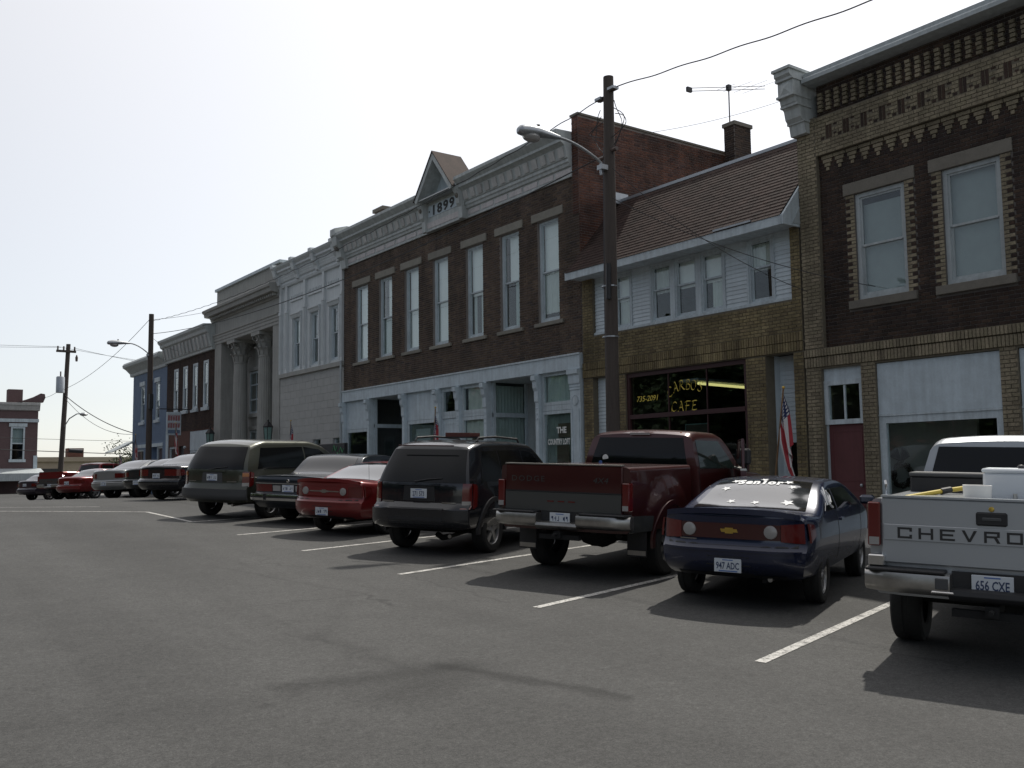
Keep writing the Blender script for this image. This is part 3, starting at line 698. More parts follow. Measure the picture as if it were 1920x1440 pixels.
# ================================================================== YELLOW BRICK CAFE
def cafe():
    y0, y1 = 12.79, 20.12
    T = thing('cafe_building', 'low yellow brick cafe with brown shingle roof and white sided upper floor', 'building', (XF, y0, ground(16)))
    bays = [(13.06, 13.82, .2, 4.29), (14.38, 18.42, .2, 4.29), (18.75, 19.72, .2, 4.29)]
    up_ = (13.04, 19.66, 5.45, 7.2)
    wallmesh(MB(), XF, XF+.3, y0, y1, .2, 7.2, bays+[up_]).build('wall', 'mortar_tan', T)
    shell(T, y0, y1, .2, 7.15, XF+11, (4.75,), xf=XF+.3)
    MB().box(18.5, XF+11.2, y0, y1, 7.16, 9.46).build('attic', 'roof_tar', T)
    it = []
    course_fill(it, y0, y1, .6, 4.30, bays, lambda y, z, r: 'brick_yellow')
    course_fill(it, y0, y1, 4.74, 7.2, [up_], lambda y, z, r: 'brick_yellow')
    def vis(q):
        return not (q[1] < 2.2 and q[0] > 13.9)
    lay(T, it, (XF, 'y'), 300, vis=vis)
    it = []; y = y0+.04
    while y < y1-.03:
        it.append((y, 4.41, .062, .20, 'brick_yellow', .03)); it.append((y+.003, 4.625, .062, .205, 'brick_yellow', .03)); y += .0725
    lay(T, it, (XF, 'y'), 204, name='soldier_brick')
    # upper floor: clapboards, windows
    wins = [(13.58, 14.26), (15.02, 15.72), (15.88, 16.60), (16.74, 17.44), (18.22, 18.84)]
    MB().box(XF+.14, XF+.2, 13.04, 19.66, 5.45, 7.2).f and None
    wallmesh(MB(), XF+.10, XF+.2, 13.04, 19.66, 5.45, 7.2, [(a, b, 5.53, 6.98) for a, b in wins]).build('sheathing', 'white_siding', T)
    segs = [(13.045, 13.52), (14.32, 14.96), (17.50, 18.16), (18.90, 19.655)]
    for a, b in segs:
        for k in range(16):
            z = 5.53+k*.098
            MB().prism([(XF+.095, z), (XF+.065, z), (XF+.085, z+.108), (XF+.095, z+.108)], 1, a, b).build('clapboard', 'white_siding', T)
    tr = MB()
    tr.box(XF+.02, XF+.099, 13.04, 19.66, 5.46, 5.525); tr.build('sill_board', 'white_trim', T)
    for y in (13.52, 14.26, 14.965, 15.72, 16.60, 17.44, 18.165, 18.84):
        MB().box(XF+.05, XF+.099, y+.001, y+.055 if y not in (15.72, 16.60) else y+.155, 5.526, 6.99).build('casing', 'white_trim', T)
    cont = [[('curtain', 0, 1, .52, .98)], [('shade', 0, 1, .5, 1), ('curtain', 0, .75, 0, .5)], [('shade', 0, 1, .5, 1)], [('curtain', 0, 1, .5, .98)], [('shade', 0, 1, .5, 1), ('curtain', 0, 1, 0, .5)]]
    for (a, b), c in zip(wins, cont): window(T, a, b, 5.531, 6.98, x=XF+.07, fw_=.045, rail=.55, content=c)
    # soffit, fascia and the shingled roof
    xe, ze, xr, zr = 16.44, 7.21, 18.41, 9.51
    MB().box(xe+.02, XF+.1, y0+.02, 20.14, 7.04, 7.08).build('soffit', 'white_trim', T)
    MB().box(xe-.02, xe+.018, y0+.02, 20.16, 7.00, 7.215).build('fascia', 'white_trim', T)
    MB().prism([(xe-.001, 7.18), (xr, zr), (xr+.1, zr-.2), (xe+.2, 7.10)], 1, y0+.03, 20.14).build('roof_deck', 'roof_tar', T)
    ang = atan2(zr-ze, xr-xe); Lr = sqrt((xr-xe)**2+(zr-ze)**2); ex = .128; n = int(Lr/ex)
    me = {}
    def shingle_mesh(wd):
        k = round(wd, 2)
        if k not in me:
            b = MB(); b.v = [(0, -wd/2, .017), (0, wd/2, .017), (0, wd/2, .006), (0, -wd/2, .006), (.16, -wd/2, .004), (.16, wd/2, .004)]
            b.f = [(0, 1, 2, 3), (0, 4, 5, 1), (0, 3, 4), (1, 5, 2)]
            q = bpy.data.meshes.new('shingle'); q.from_pydata(b.v, [], b.f); q.materials.append(MATS['shingle']); me[k] = q
        return me[k]
    rest = MB(); cnt = 0; R = Matrix.Rotation(-ang, 4, 'Y'); org = ORG[T.name]
    for r in range(n):
        y = y0+.03-(.15 if r % 2 else 0)
        while y < 20.13:
            a, b = max(y+.004, y0+.03), min(y+.30, 20.13); y += .304
            if b-a < .05: continue
            p = Vector((xe-.03+r*ex*cos(ang), (a+b)/2, ze-.02+r*ex*sin(ang)+random.uniform(0, .003)))
            if r < 12 and cnt < 300:
                o = bpy.data.objects.new('shingle', shingle_mesh(b-a)); o.location = p-org; o.rotation_euler = (0, -ang, 0); link(o, T); cnt += 1
            else:
                wd = b-a
                vs = [R @ Vector(v)+p for v in [(0, -wd/2, .017), (0, wd/2, .017), (0, wd/2, .006), (0, -wd/2, .006), (.16, -wd/2, .004), (.16, wd/2, .004)]]
                rest.add(vs, [(0, 1, 2, 3), (0, 4, 5, 1), (0, 3, 4), (1, 5, 2)])
    rest.build('shingle_courses', 'shingle', T, kind='stuff', recalc=False)
    MB().prism([(xr-.05, zr-.03), (xr-.05, zr+.05), (xr+.25, zr+.05), (xr+.25, zr-.1)], 1, y0+.02, 20.13).build('ridge_flashing', 'galv', T)
    bx = MB(); bx.box(18.08, 18.62, 19.88, 20.13, 9.40, 9.72); bx.build('flashing_box', 'galv', T)
    MB().box(18.621, 21.5, 19.95, 20.12, 9.62, 9.70).build('side_coping', 'white_trim', T)
    # closed eave return at the right end
    MB().prism([(xe, 7.0), (17.16, 7.0), (17.16, 8.05), (xe, 7.215)], 1, y0-.03, y0+.019).build('eave_return', 'white_trim', T)
    MB().prism([(16.74, 7.06), (17.12, 7.06), (17.12, 7.62)], 1, y0-.045, y0-.031).build('vent', 'grey_white', T)
    MB().box(16.38, 16.43, 13.6, 14.7, 7.215, 7.26).build('sunlit_strip', 'galv', T)  # bright metal strip standing in for the sunlit stretch of gutter
    # shop window
    f = MB(); x = XF+.04; a, b, c, d = 14.38, 18.42, 1.15, 4.28
    f.box(x, x+.12, a, a+.1, c, d); f.box(x, x+.12, b-.1, b, c, d); f.box(x+.001, x+.12, a+.1, b-.1, d-.1, d); f.box(x+.001, x+.12, a+.1, b-.1, c, c+.1); f.box(x-.01, x+.118, a+.1, b-.1, 3.09, 3.20)
    W = f.build('shop_window', 'red_frame', T)
    for y in (15.66, 16.94):
        MB().box(x+.03, x+.09, y-.012, y+.012, 3.20, 4.18).build('mullion', 'red_frame', W)
        MB().box(x+.03, x+.09, y-.012, y+.012, 1.25, 3.09).build('mullion', 'red_frame', W)
    for p, q in ((14.48, 15.648), (15.672, 16.928), (16.952, 18.32)):
        MB().box(x+.058, x+.062, p, q, 3.20, 4.18).build('pane', 'glass_dark', W); MB().box(x+.058, x+.062, p, q, 1.25, 3.09).build('pane', 'glass_dark', W)
    MB().box(XF+.05, XF+.25, a, b, .3, 1.149).build('bulkhead', 'brick_yellow', T)
    drape(W, 'curtain', 14.5, 15.6, 1.2, 1.75, XF+.3)
    mn = MB(); mn.box(XF+.2, XF+.21, 15.75, 16.5, 2.0, 2.86); mn.build('menu_board', 'brown_card', W)
    mn = MB(); 
    for z0_, z1_, ya, yb in ((2.86, 2.885, 15.73, 16.52), (1.98, 2.0, 15.73, 16.52), (2.0, 2.86, 15.73, 15.75), (2.0, 2.86, 16.5, 16.52)): mn.box(XF+.195, XF+.215, ya, yb, z0_, z1_)
    mn.build('menu_frame', 'copper_green', W)
    # gold calligraphic lettering on the glass
    nib = Vector((.55, .84))
    def stroke(mb, pts, O, s, wd=.115, rot=0):
        P = []
        n = 22 if len(pts) > 2 else 6
        for i in range(n+1):                                      # Catmull-Rom through the points
            t = i/n*(len(pts)-1); k = min(int(t), len(pts)-2); u = t-k
            p0, p1, p2, p3 = (Vector(pts[max(k-1, 0)]), Vector(pts[k]), Vector(pts[k+1]), Vector(pts[min(k+2, len(pts)-1)]))
            P.append(.5*((2*p1)+(p2-p0)*u+(2*p0-5*p1+4*p2-p3)*u*u+(-p0+3*p1-3*p2+p3)*u**3))
        vs = []
        for i, p in enumerate(P):
            tp = .5+.5*sin(pi*min(1, max(0, i/n*.9+.05)))
            for sg in (-1, 1):
                q = p+nib*wd*.5*sg*tp
                q = Vector((q.x*cos(rot)-q.y*sin(rot), q.x*sin(rot)+q.y*cos(rot)))
                vs.append((XF+.092, O[0]-q.x*s, O[1]+q.y*s))
        mb.add(vs, [(2*i, 2*i+1, 2*i+3, 2*i+2) for i in range(n)])
    G = {'C': [[(.72, .86), (.62, .98), (.42, 1), (.2, .8), (.08, .45), (.15, .1), (.4, 0), (.66, .16)], [(.08, .45), (.0, .1), (-.1, -.25)]],
         'A': [[(-.02, .02), (.1, .0), (.3, .45), (.5, 1.0)], [(.5, 1.0), (.58, .5), (.68, .02), (.78, .04)], [(.2, .36), (.62, .4)], [(.3, .95), (.4, 1.04), (.5, 1.0)]],
         'R': [[(.3, .96), (.22, .5), (.1, 0)], [(.1, .9), (.35, 1.02), (.62, .94), (.6, .66), (.3, .5)], [(.34, .5), (.55, .2), (.78, 0), (.88, .06)]],
         'B': [[(.3, .96), (.22, .5), (.1, 0)], [(.12, .9), (.38, 1.02), (.6, .92), (.56, .66), (.3, .54)], [(.3, .54), (.62, .48), (.64, .18), (.4, 0), (.08, .03)]],
         'O': [[(.42, 1), (.16, .82), (.06, .42), (.2, .05), (.44, 0), (.68, .26), (.72, .66), (.58, .94), (.42, 1)]],
         'S': [[(.6, .9), (.45, 1.0), (.22, .92), (.2, .7), (.44, .5), (.52, .25), (.34, .02), (.08, .05), (.0, .2)]],
         "'": [[(.12, 1.15), (.06, .92)]],
         'F': [[(.32, .96), (.24, .5), (.14, -.1), (.0, -.2)], [(.06, .86), (.3, 1.0), (.8, .98)], [(.12, .5), (.6, .54)]],
         'E': [[(.3, .96), (.2, .5), (.12, .02)], [(.1, .92), (.4, 1.0), (.74, .98)], [(.2, .5), (.58, .53)], [(.12, .02), (.4, 0), (.7, .06)]]}
    def word(s, pos, size, stretch=1):
        mb = MB()
        for ch, (y, z, rot) in zip(s, pos):
            for st in G[ch]: stroke(mb, [(p[0]*stretch, p[1]) for p in st], (y, z), size, rot=rot)
        return mb
    n = "CARBO'S"; ps = []
    for i, off in enumerate((-.56, -.38, -.19, .02, .19, .36, .42)):
        ps.append((16.40-off, 3.73-.30*off*off*1.2+(0 if i else -.05), -off*.55))
    word(n, ps, .235, 1.0).build('lettering', 'gold_letter', W)
    word('CAFE', [(16.87-k*.225, 3.215, 0) for k in range(4)], .225, 1.15).build('lettering', 'gold_letter', W)
    text_on(MB(), '735-2091', XF+.092, 17.72, 3.60, .2, 1.05, shear=.25).build('lettering', 'gold_letter', W)
    # pier entrance at right: clapboard with a door
    wallmesh(MB(), XF+.5, XF+.56, 13.06, 13.82, .3, 4.3, [(13.12, 13.76, .4, 2.5)]).build('entry_wall', 'white_siding', T)
    for k in range(17): 
        z = 2.56+k*.1; MB().prism([(XF+.499, z), (XF+.47, z), (XF+.488, z+.108), (XF+.499, z+.108)], 1, 13.065, 13.815).build('clapboard', 'white_siding', T)
    MB().box(XF+.301, XF+.50, 13.04, 13.059, .3, 4.3).build('reveal', 'white_siding', T); MB().box(XF+.301, XF+.5, 13.821, 13.84, .3, 4.3).build('reveal', 'white_siding', T)
    d = MB(); dx = XF+.50
    d.box(dx, dx+.05, 13.121, 13.25, .4, 2.499); d.box(dx, dx+.05, 13.63, 13.759, .4, 2.499); d.box(dx, dx+.05, 13.25, 13.63, 2.35, 2.499); d.box(dx, dx+.05, 13.25, 13.63, .4, 1.35)
    D = d.build('door', 'white_paint', T); MB().box(dx+.02, dx+.025, 13.25, 13.63, 1.35, 2.35).build('pane', 'glass_dark', D)
    MB().sphere((dx-.04, 13.68, 1.3), .03).build('handle', 'galv', D, smooth=True)
    # narrow sided bay at left
    wallmesh(MB(), XF+.2, XF+.26, 18.75, 19.72, .3, 4.3, [(18.95, 19.5, 1.3, 2.6)]).build('entry_wall', 'white_siding', T)
    for k in range(16):
        z = 2.68+k*.1; MB().prism([(XF+.199, z), (XF+.17, z), (XF+.188, z+.108), (XF+.199, z+.108)], 1, 18.755, 19.715).build('clapboard', 'white_siding', T)
    window(T, 18.951, 19.499, 1.301, 2.599, x=XF+.17, rail=.5, fw_=.06, content=[('curtain_teal', 0, 1, 0, 1)])
    # ceiling light seen through the glass
    MB().tube([(XF+.55, 16.37, 3.9), (XF+2.9, 16.68, 3.9)], .035, 8).build('ceiling_tube', 'tube_light', T)
    MB().box(XF+.4, XF+3.2, 16.25, 16.85, 3.955, 4.02).build('light_housing', 'white_trim', T)
    # chimney behind
    cm = MB()
    cm.box(22.95, 23.72, 19.55, 19.98, 9.3, 12.62); CH = cm.build('chimney', 'mortar_red', T)
    it = []; course_fill(it, 22.95, 23.72, 10.0, 12.62, [], lambda y, z, r: 'brick_dark')
    lay(T, it, (19.55, 'x'), 0, name='chimney_brick')
    it = []; course_fill(it, 19.55, 19.98, 10.0, 12.62, [], lambda y, z, r: 'brick_dark'); lay(T, it, (22.95, 'y'), 0, name='chimney_brick')
    MB().box(22.90, 23.77, 19.50, 20.02, 12.621, 12.74).build('chimney_cap', 'dark_stone', T)
cafe()
def antenna():
    T = thing('tv_antenna', 'thin television aerial with a long boom on a mast above the chimney', 'antenna', (23.2, 19.9, 12.78))
    m = Vector((23.15, 19.9, 12.78)); top = 14.05
    MB().tube([m, (m.x, m.y, top)], .022, 6).build('mast', 'dark_metal', T)
    d = Vector((.92, -.02, .10)).normalized()*1.0
    c = Vector((m.x, m.y, top-.06)); a, b = c-Vector((1.55, 0, .30)), c+Vector((1.55, 0, .30))
    a = Vector((21.55, 20.1, 13.62)); b = Vector((24.7, 19.7, 14.28)); c = (a+b)/2
    bo = MB(); bo.tube([a+Vector((0, 0, .05)), b+Vector((0, 0, .05))], .012, 5); bo.tube([a-Vector((0, 0, .05)), b-Vector((0, 0, .05))], .012, 5); bo.build('boom', 'dark_metal', T)
    MB().box(a.x-.12, a.x+.08, a.y-.04, a.y+.04, a.z-.08, a.z+.07).build('end_block', 'dark_metal', T)
    MB().box(23.08, 23.22, 19.84, 19.96, top-.16, top+.02).build('clamp', 'dark_metal', T)
    for k, (t, L) in enumerate(((.47, .35), (.62, .55), (.80, .65), (.97, .8))):
        p = a.lerp(b, t); MB().tube([p+Vector((.06, -L, .05)), p+Vector((-.06, L, .05))], .006, 4).build('element', 'dark_metal', T)
antenna()
# ================================================================== 1899 BRICK BLOCK
def block_1899():
    y0, y1 = 20.15, 35.15
    T = thing('commercial_block', 'long red brick block dated 1899 with gabled metal cornice and white shop fronts', 'building', (XF, y0, ground(27)))
    Wy = [(33.06, 34.10), (31.10, 32.14), (29.13, 30.15), (27.15, 28.16), (25.03, 26.04), (23.06, 24.06), (21.12, 22.12)]
    W = [(a, b, 6.10, 9.14) for a, b in Wy]
    wallmesh(MB(), XF, XF+.35, y0, y1, 5.0, 10.9, W).build('wall', 'mortar_red', T)
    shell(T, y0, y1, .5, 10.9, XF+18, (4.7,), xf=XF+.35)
    lints = [(a-.24, b+.26, 9.16, 9.42) for a, b, c, d in W]; sl_ = [(a-.22, b+.14, 5.98, 6.1) for a, b, c, d in W]
    it = []
    course_fill(it, y0, y1, 5.04, 10.16, W+lints+sl_, lambda y, z, r: 'brick_red')
    lay(T, it, (XF, 'y'), 300)
    for k, (a, b, c, d) in enumerate(W):
        MB().bbox(XF-.05, XF+.1, a-.236, b+.256, 9.163, 9.417, .012).build('lintel', 'stone_trim', T)
        MB().bbox(XF-.08, XF+.1, a-.216, b+.136, 5.985, 6.098, .01).build('sill', 'stone_trim', T)
    conts = [[('shade', 0, 1, 0, 1)], [('shade', 0, .62, .5, 1), ('curtain_teal', 0, 1, 0, .48)], [('shade', 0, 1, 0, 1)], [('shade', 0, 1, 0, 1)],
             [('shade', 0, 1, .46, 1), ('curtain', 0, .38, 0, .48), ('curtain_teal', .72, 1, 0, .48)], [('shade', 0, .8, .5, 1), ('curtain_teal', 0, .5, 0, .5)], [('shade', 0, 1, .5, 1), ('curtain', 0, 1, .07, .5)]]
    for (a, b, c, d), cc in zip(W, conts): window(T, a, b, c+.002, d+.02, x=XF+.08, rail=.49, fw_=.09, content=cc, fr='white_trim')
    # right-hand party wall rising above the roof, seen from its side
    MB().box(XF-.02, XF+20, 20.14, 20.42, 9.0, 11.86).build('party_wall', 'mortar_red', T)
    it = []; course_fill(it, XF-.02, XF+11, 7.6, 11.83, [], lambda y, z, r: 'brick_side')
    lay(T, it, (20.14, 'x'), 120, name='brick')
    it = []; course_fill(it, 20.14, 20.42, 9.0, 11.83, [], lambda y, z, r: 'brick_side'); lay(T, it, (XF-.02, 'y'), 0, name='corner_brick')
    MB().box(XF, XF+9, 20.139, 20.16, 5.0, 9.0).build('side_wall', 'mortar_red', T)
    MB().box(XF-.06, XF+20, 20.10, 20.46, 11.861, 11.92).build('wall_coping', 'dark_stone', T)
    # pressed-metal cornice in two runs with a gabled centre
    gl, gr = 28.35, 25.85
    def run(a, b):
        CO = course_profile(T, 'cornice', 'cornice_paint', [(17.0, 10.12), (16.93, 10.12), (16.93, 10.18), (16.96, 10.2), (16.96, 10.42), (16.90, 10.44), (16.88, 10.52), (16.84, 10.55), (16.84, 10.64), (16.80, 10.66), (16.72, 11.0), (16.62, 11.06), (16.56, 11.08), (16.56, 11.16), (16.46, 11.26), (16.40, 11.32), (16.40, 11.42), (17.4, 11.46), (17.4, 10.12)], a, b)
        n = int(round((b-a)/.42)); st = (b-a)/n
        for k in range(n):                      # raised square panels in the cove
            ya = a+st*k+.09; yb = a+st*(k+1)-.09
            MB().add([(16.795, ya, 10.70), (16.795, yb, 10.70), (16.722, yb, 10.97), (16.722, ya, 10.97), (16.765, ya, 10.69), (16.765, yb, 10.69), (16.69, yb, 10.96), (16.69, ya, 10.96)],
                     [(4, 5, 6, 7), (0, 1, 5, 4), (1, 2, 6, 5), (2, 3, 7, 6), (3, 0, 4, 7)]).build('cornice_panel', 'cornice_panel', CO)
        m = int(round((b-a)/.8)); st = (b-a)/m
        for k in range(m):
            MB().box(16.945, 16.958, a+st*k+.05, a+st*(k+1)-.05, 10.23, 10.39).build('frieze_panel', 'frieze_paint', CO)
        return CO
    run(20.43, gr); run(gl, 34.75)
    # centre: date plate between two small consoles, gable with its own little roof
    CP = MB().box(16.80, 17.4, gr, gl, 10.12, 11.12).build('date_plate', 'cornice_paint', T)
    MB().box(16.785, 16.799, gr+.28, gl-.28, 10.60, 11.0).build('plate_field', 'white_paint', CP)
    tx = MB(); text_on(tx, '1899', 16.778, 27.12, 10.80, .46, 1.42, bold=.018, space=1.2); tx.build('lettering', 'black_letter', CP)
    MB().box(16.776, 16.786, 27.98, 28.03, 10.77, 10.83).build('dot', 'black_letter', CP); MB().box(16.776, 16.786, 26.2, 26.25, 10.77, 10.83).build('dot', 'black_letter', CP)
    MB().box(16.785, 16.799, gr+.02, gl-.02, 10.22, 10.42).build('frieze_panel', 'frieze_paint', CP)
    for y in (gr-.04, gl-.18):
        c = MB().prism([(16.80, 10.10), (16.72, 10.12), (16.70, 10.5), (16.62, 10.6), (16.58, 10.9), (16.48, 11.05), (16.46, 11.25), (16.80, 11.25)], 1, y, y+.22).build('console', 'cornice_paint', T)
        MB().sphere((16.60, y+.11, 10.86), .09, 8).build('rosette', 'dark_stone', c, smooth=True)
    ax, az = 27.1, 12.62
    ga = MB()
    for s, yb in ((1, gl-.02), (-1, gr+.02)):   # two sloping slabs forming the open gable
        zb = 11.16; th = .17
        d = Vector((yb-ax, zb-az)).normalized(); nrm = Vector((-d.y, d.x))*(1 if s > 0 else -1)
        if nrm.y > 0: nrm = -nrm
        p = [(ax, az), (yb, zb), (yb+nrm.x*th, zb+nrm.y*th), (ax, az-th/abs(d.x) if abs(d.x) > .01 else az-th)]
        ga.prism(p, 0, 16.36, 17.5)
        MB().prism([(ax, az+.004), (yb+d.x*.04, zb+d.y*.04+.004), (yb+d.x*.04-nrm.x*.03, zb+d.y*.04-nrm.y*.03), (ax-nrm.x*.0, az+.045)], 0, 16.33, 17.52).build('gable_roof', 'shingle', T)
    ga.build('gable', 'cornice_paint', T)
    MB().prism([(gr+.2, 11.12), (gl-.2, 11.12), (ax, 12.5)], 0, 16.95, 17.45).build('tympanum', 'white_paint', T)
    MB().box(16.40, 16.9, gr+.1, gl-.1, 11.121, 11.16).build('gable_ledge', 'lead_sheet', T)
    # end console at the far left
    c = MB().prism([(17.3, 10.05), (16.86, 10.05), (16.82, 10.4), (16.66, 10.5), (16.62, 10.8), (16.46, 10.95), (16.42, 11.3), (16.36, 11.36), (16.36, 11.62), (16.9, 11.78), (17.3, 11.78)], 1, 34.75, 35.17).build('console', 'cornice_paint', T)
    MB().sphere((16.58, 34.96, 10.86), .13, 8).build('rosette', 'dark_stone', c, smooth=True)
    MB().box(18.3, 19.4, 34.2, 34.9, 10.8, 12.55).build('chimney', 'brick_far', T); MB().box(18.2, 19.5, 34.1, 35.0, 12.551, 12.7).build('chimney_cap', 'dark_stone', T)
    # ---- shop fronts
    MB().box(XF-.10, XF+.12, y0+.01, y1-.01, 4.60, 5.03).build('shopfront_beam', 'white_paint', T)
    MB().box(XF-.13, XF+.1, y0+.005, y1-.005, 4.995, 5.045).build('beam_moulding', 'white_trim', T)
    def column(y, wd=.16, big=False):
        x = XF-.09
        cl = MB().box(x, XF+.14, y-wd/2, y+wd/2, .8, 4.6).build('column', 'white_paint', T)
        MB().prism([(x, 3.75), (x-.03, 3.8), (x-.035, 4.1), (x-.09, 4.2), (x-.10, 4.38), (x-.16, 4.42), (x-.16, 4.56), (x, 4.56)], 1, y-wd/2-.015, y+wd/2+.015).build('bracket', 'white_paint', cl)
        for z in (3.3, 3.45, 3.6): MB().sphere((x-.005, y, z), .028, 6).build('rosette', 'white_paint', cl, smooth=True)
        MB().box(x-.02, XF+.1, y-wd/2-.02, y+wd/2+.02, .8, 1.3).build('plinth', 'white_paint', cl)
    for y in (35.06, 32.87, 30.13, 27.77, 26.49, 24.87, 22.15): column(y)
    cl = MB().box(XF-.08, XF+.14, 20.18, 20.62, .6, 4.6).build('corner_pilaster', 'white_paint', T)
    MB().prism([(XF-.08, 4.15), (XF-.12, 4.2), (XF-.14, 4.42), (XF-.2, 4.46), (XF-.2, 4.58), (XF-.08, 4.58)], 1, 20.17, 20.64).build('bracket', 'white_paint', cl)
    for z in (4.02, 4.10): MB().box(XF-.10, XF-.079, 20.17, 20.63, z, z+.05).build('moulding', 'white_paint', cl)
    MB().lathe([(.14, -.012), (.14, .0), (.11, .0), (.11, -.008), (0.001, -.008)], (XF-.082, 20.4, 3.72), 'x', 20).build('medallion', 'white_trim', cl)
    MB().box(XF-.095, XF-.081, 20.24, 20.27, 1.0, 3.5).build('moulding', 'white_paint', cl); MB().box(XF-.095, XF-.081, 20.53, 20.56, 1.0, 3.5).build('moulding', 'white_paint', cl)
    def panel(a, b, z0, z1, x=XF+.04, m='white_paint', nm='panel'): return MB().box(x, x+.06, a, b, z0, z1).build(nm, m, T)
    def bulk(a, b, x=XF+.03): return MB().box(x, x+.2, a, b, .7, 1.55).build('bulkhead', 'white_paint', T)
    a = .085
    # bay 1 and 3: boarded transoms over plain display windows
    panel(32.87+a, 35.06-a, 3.48, 4.60); window(T, 32.87+a, 35.06-a, 1.56, 3.47, x=XF+.03, fw_=.12, name='shop_window', glass='glass_dark'); bulk(32.87+a, 35.06-a)
    panel(27.77+a, 30.13-a, 3.60, 4.60); window(T, 27.77+a, 30.13-a, 1.56, 3.59, x=XF+.03, fw_=.12, name='shop_window', glass='glass_dark', content=[('shade', .35, .85, .6, .9)]); bulk(27.77+a, 30.13-a)
    # bay 2: recessed entrance with a raking display window
    def recess(y_r, y_l, dep, curt):
        """deep doorway between y_r and y_l: left and right display returns, door at the back"""
        MB().box(XF+dep, XF+dep+.08, y_r, y_l, .6, 4.6).build('entry_back_wall', 'grey_white', T)
        MB().box(XF+.14, XF+dep, y_r+.01, y_l-.01, 4.58, 4.66).build('entry_ceiling', 'grey_white', T)
        for s, y in ((1, y_r), (-1, y_l)):
            MB().box(XF+.14, XF+dep, y, y+s*.06, 3.48, 3.62).build('transom_bar', 'white_paint', T)
            MB().box(XF+.14, XF+dep, y, y+s*.06, .7, 1.5).build('bulkhead', 'white_paint', T)
            MB().box(XF+.14, XF+.24, y, y+s*.055, 1.5, 4.58).build('jamb', 'white_paint', T); MB().box(XF+dep-.1, XF+dep, y, y+s*.055, 1.5, 4.58).build('jamb', 'white_paint', T)
            MB().box(XF+.24, XF+dep-.1, y+s*.02, y+s*.025, 1.5, 3.48).build('pane', 'glass', T); MB().box(XF+.24, XF+dep-.1, y+s*.02, y+s*.025, 3.62, 4.58).build('pane', 'glass', T)
    recess(30.13+a, 32.87-a, 1.5, False); recess(22.15+a, 24.87-a, 1.5, True)
    # doors at the back of the recesses
    for yc, m in ((31.5, 'white_paint'), (23.2, 'dark_metal')):
        D = MB().box(XF+1.45, XF+1.499, yc-.45, yc+.45, .85, 3.2).build('door', m, T); MB().box(XF+1.44, XF+1.449, yc-.3, yc+.3, 1.7, 3.0).build('pane', 'glass_dark', D)
        MB().sphere((XF+1.41, yc+.36, 1.85), .03).build('handle', 'galv', D, smooth=True)
    # curtains inside the returns
    cu = MB(); 
    for k in range(40): cu.v += [(XF+.2+k*.032, 24.9+.02*sin(k*1.6), 1.5), (XF+.2+k*.032, 24.9+.02*sin(k*1.6), 4.5)]
    for k in range(39): cu.f.append((2*k, 2*k+1, 2*k+3, 2*k+2)); cu.m.append(0)
    cu.build('curtain', 'curtain_teal', T, smooth=True, ang=80, recalc=False)
    # bay 4: door with transom ; bay 5 and 7: curtained windows
    window(T, 26.49+a, 27.77-a, 3.66, 4.6, x=XF+.03, fw_=.13, name='transom_window', content=[('curtain', 0, .45, 0, 1)]); panel(26.49+a, 27.77-a, 3.56, 3.659, m='white_trim')
    D = panel(26.49+a+.1, 27.77-a-.1, .8, 3.55, XF+.07, nm='door')
    for z0, z1 in ((1.1, 1.9), (2.1, 2.9), (3.05, 3.4)):
        m = MB(); m.box(XF+.06, XF+.069, 26.85, 27.42, z0, z0+.04); m.box(XF+.06, XF+.069, 26.85, 27.42, z1-.04, z1); m.build('moulding', 'white_trim', D)
    panel(26.49+a, 26.49+a+.099, .8, 3.55, XF+.03, nm='door_frame'); panel(27.77-a-.099, 27.77-a, .8, 3.55, XF+.03, nm='door_frame')
    window(T, 24.87+a, 26.49-a, 3.66, 4.6, x=XF+.03, fw_=.11, name='transom_window', content=[('curtain', 0, .9, 0, 1)]); panel(24.87+a, 26.49-a, 3.56, 3.659, m='white_trim')
    window(T, 24.87+a, 26.49-a, 1.56, 3.55, x=XF+.03, fw_=.11, name='shop_window', content=[('curtain', 0, 1, 0, 1)]); bulk(24.87+a, 26.49-a)
    MB().box(XF+.135, XF+.145, 25.05, 25.95, 2.0, 2.85).build('poster', 'brown_card', T)
    window(T, 20.63, 22.15-a, 3.66, 4.6, x=XF+.03, fw_=.09, name='transom_window', content=[('curtain_teal', 0, 1, 0, 1)]); panel(20.63, 22.15-a, 3.50, 3.659, m='white_trim')
    SW = window(T, 20.63, 22.15-a, 1.56, 3.49, x=XF+.03, fw_=.09, name='shop_window', content=[('curtain_dim', 0, 1, 0, 1)]); bulk(20.63, 22.15-a)
    MB().box(XF+.095, XF+.11, 20.78, 21.4, 2.72, 3.12).build('dark_card', 'brown_card', SW)
    MB().box(XF+.12, XF+.13, 20.95, 21.5, 1.6, 2.5).build('dark_card', 'brown_card', SW)
    text_on(MB(), 'THE', XF+.068, 21.22, 2.93, .24, 1.0, bold=.01).build('lettering', 'white_letter', SW); text_on(MB(), 'COUNTRY LOFT', XF+.068, 21.35, 2.60, .225, .60, bold=.008).build('lettering', 'white_letter', SW)
block_1899()

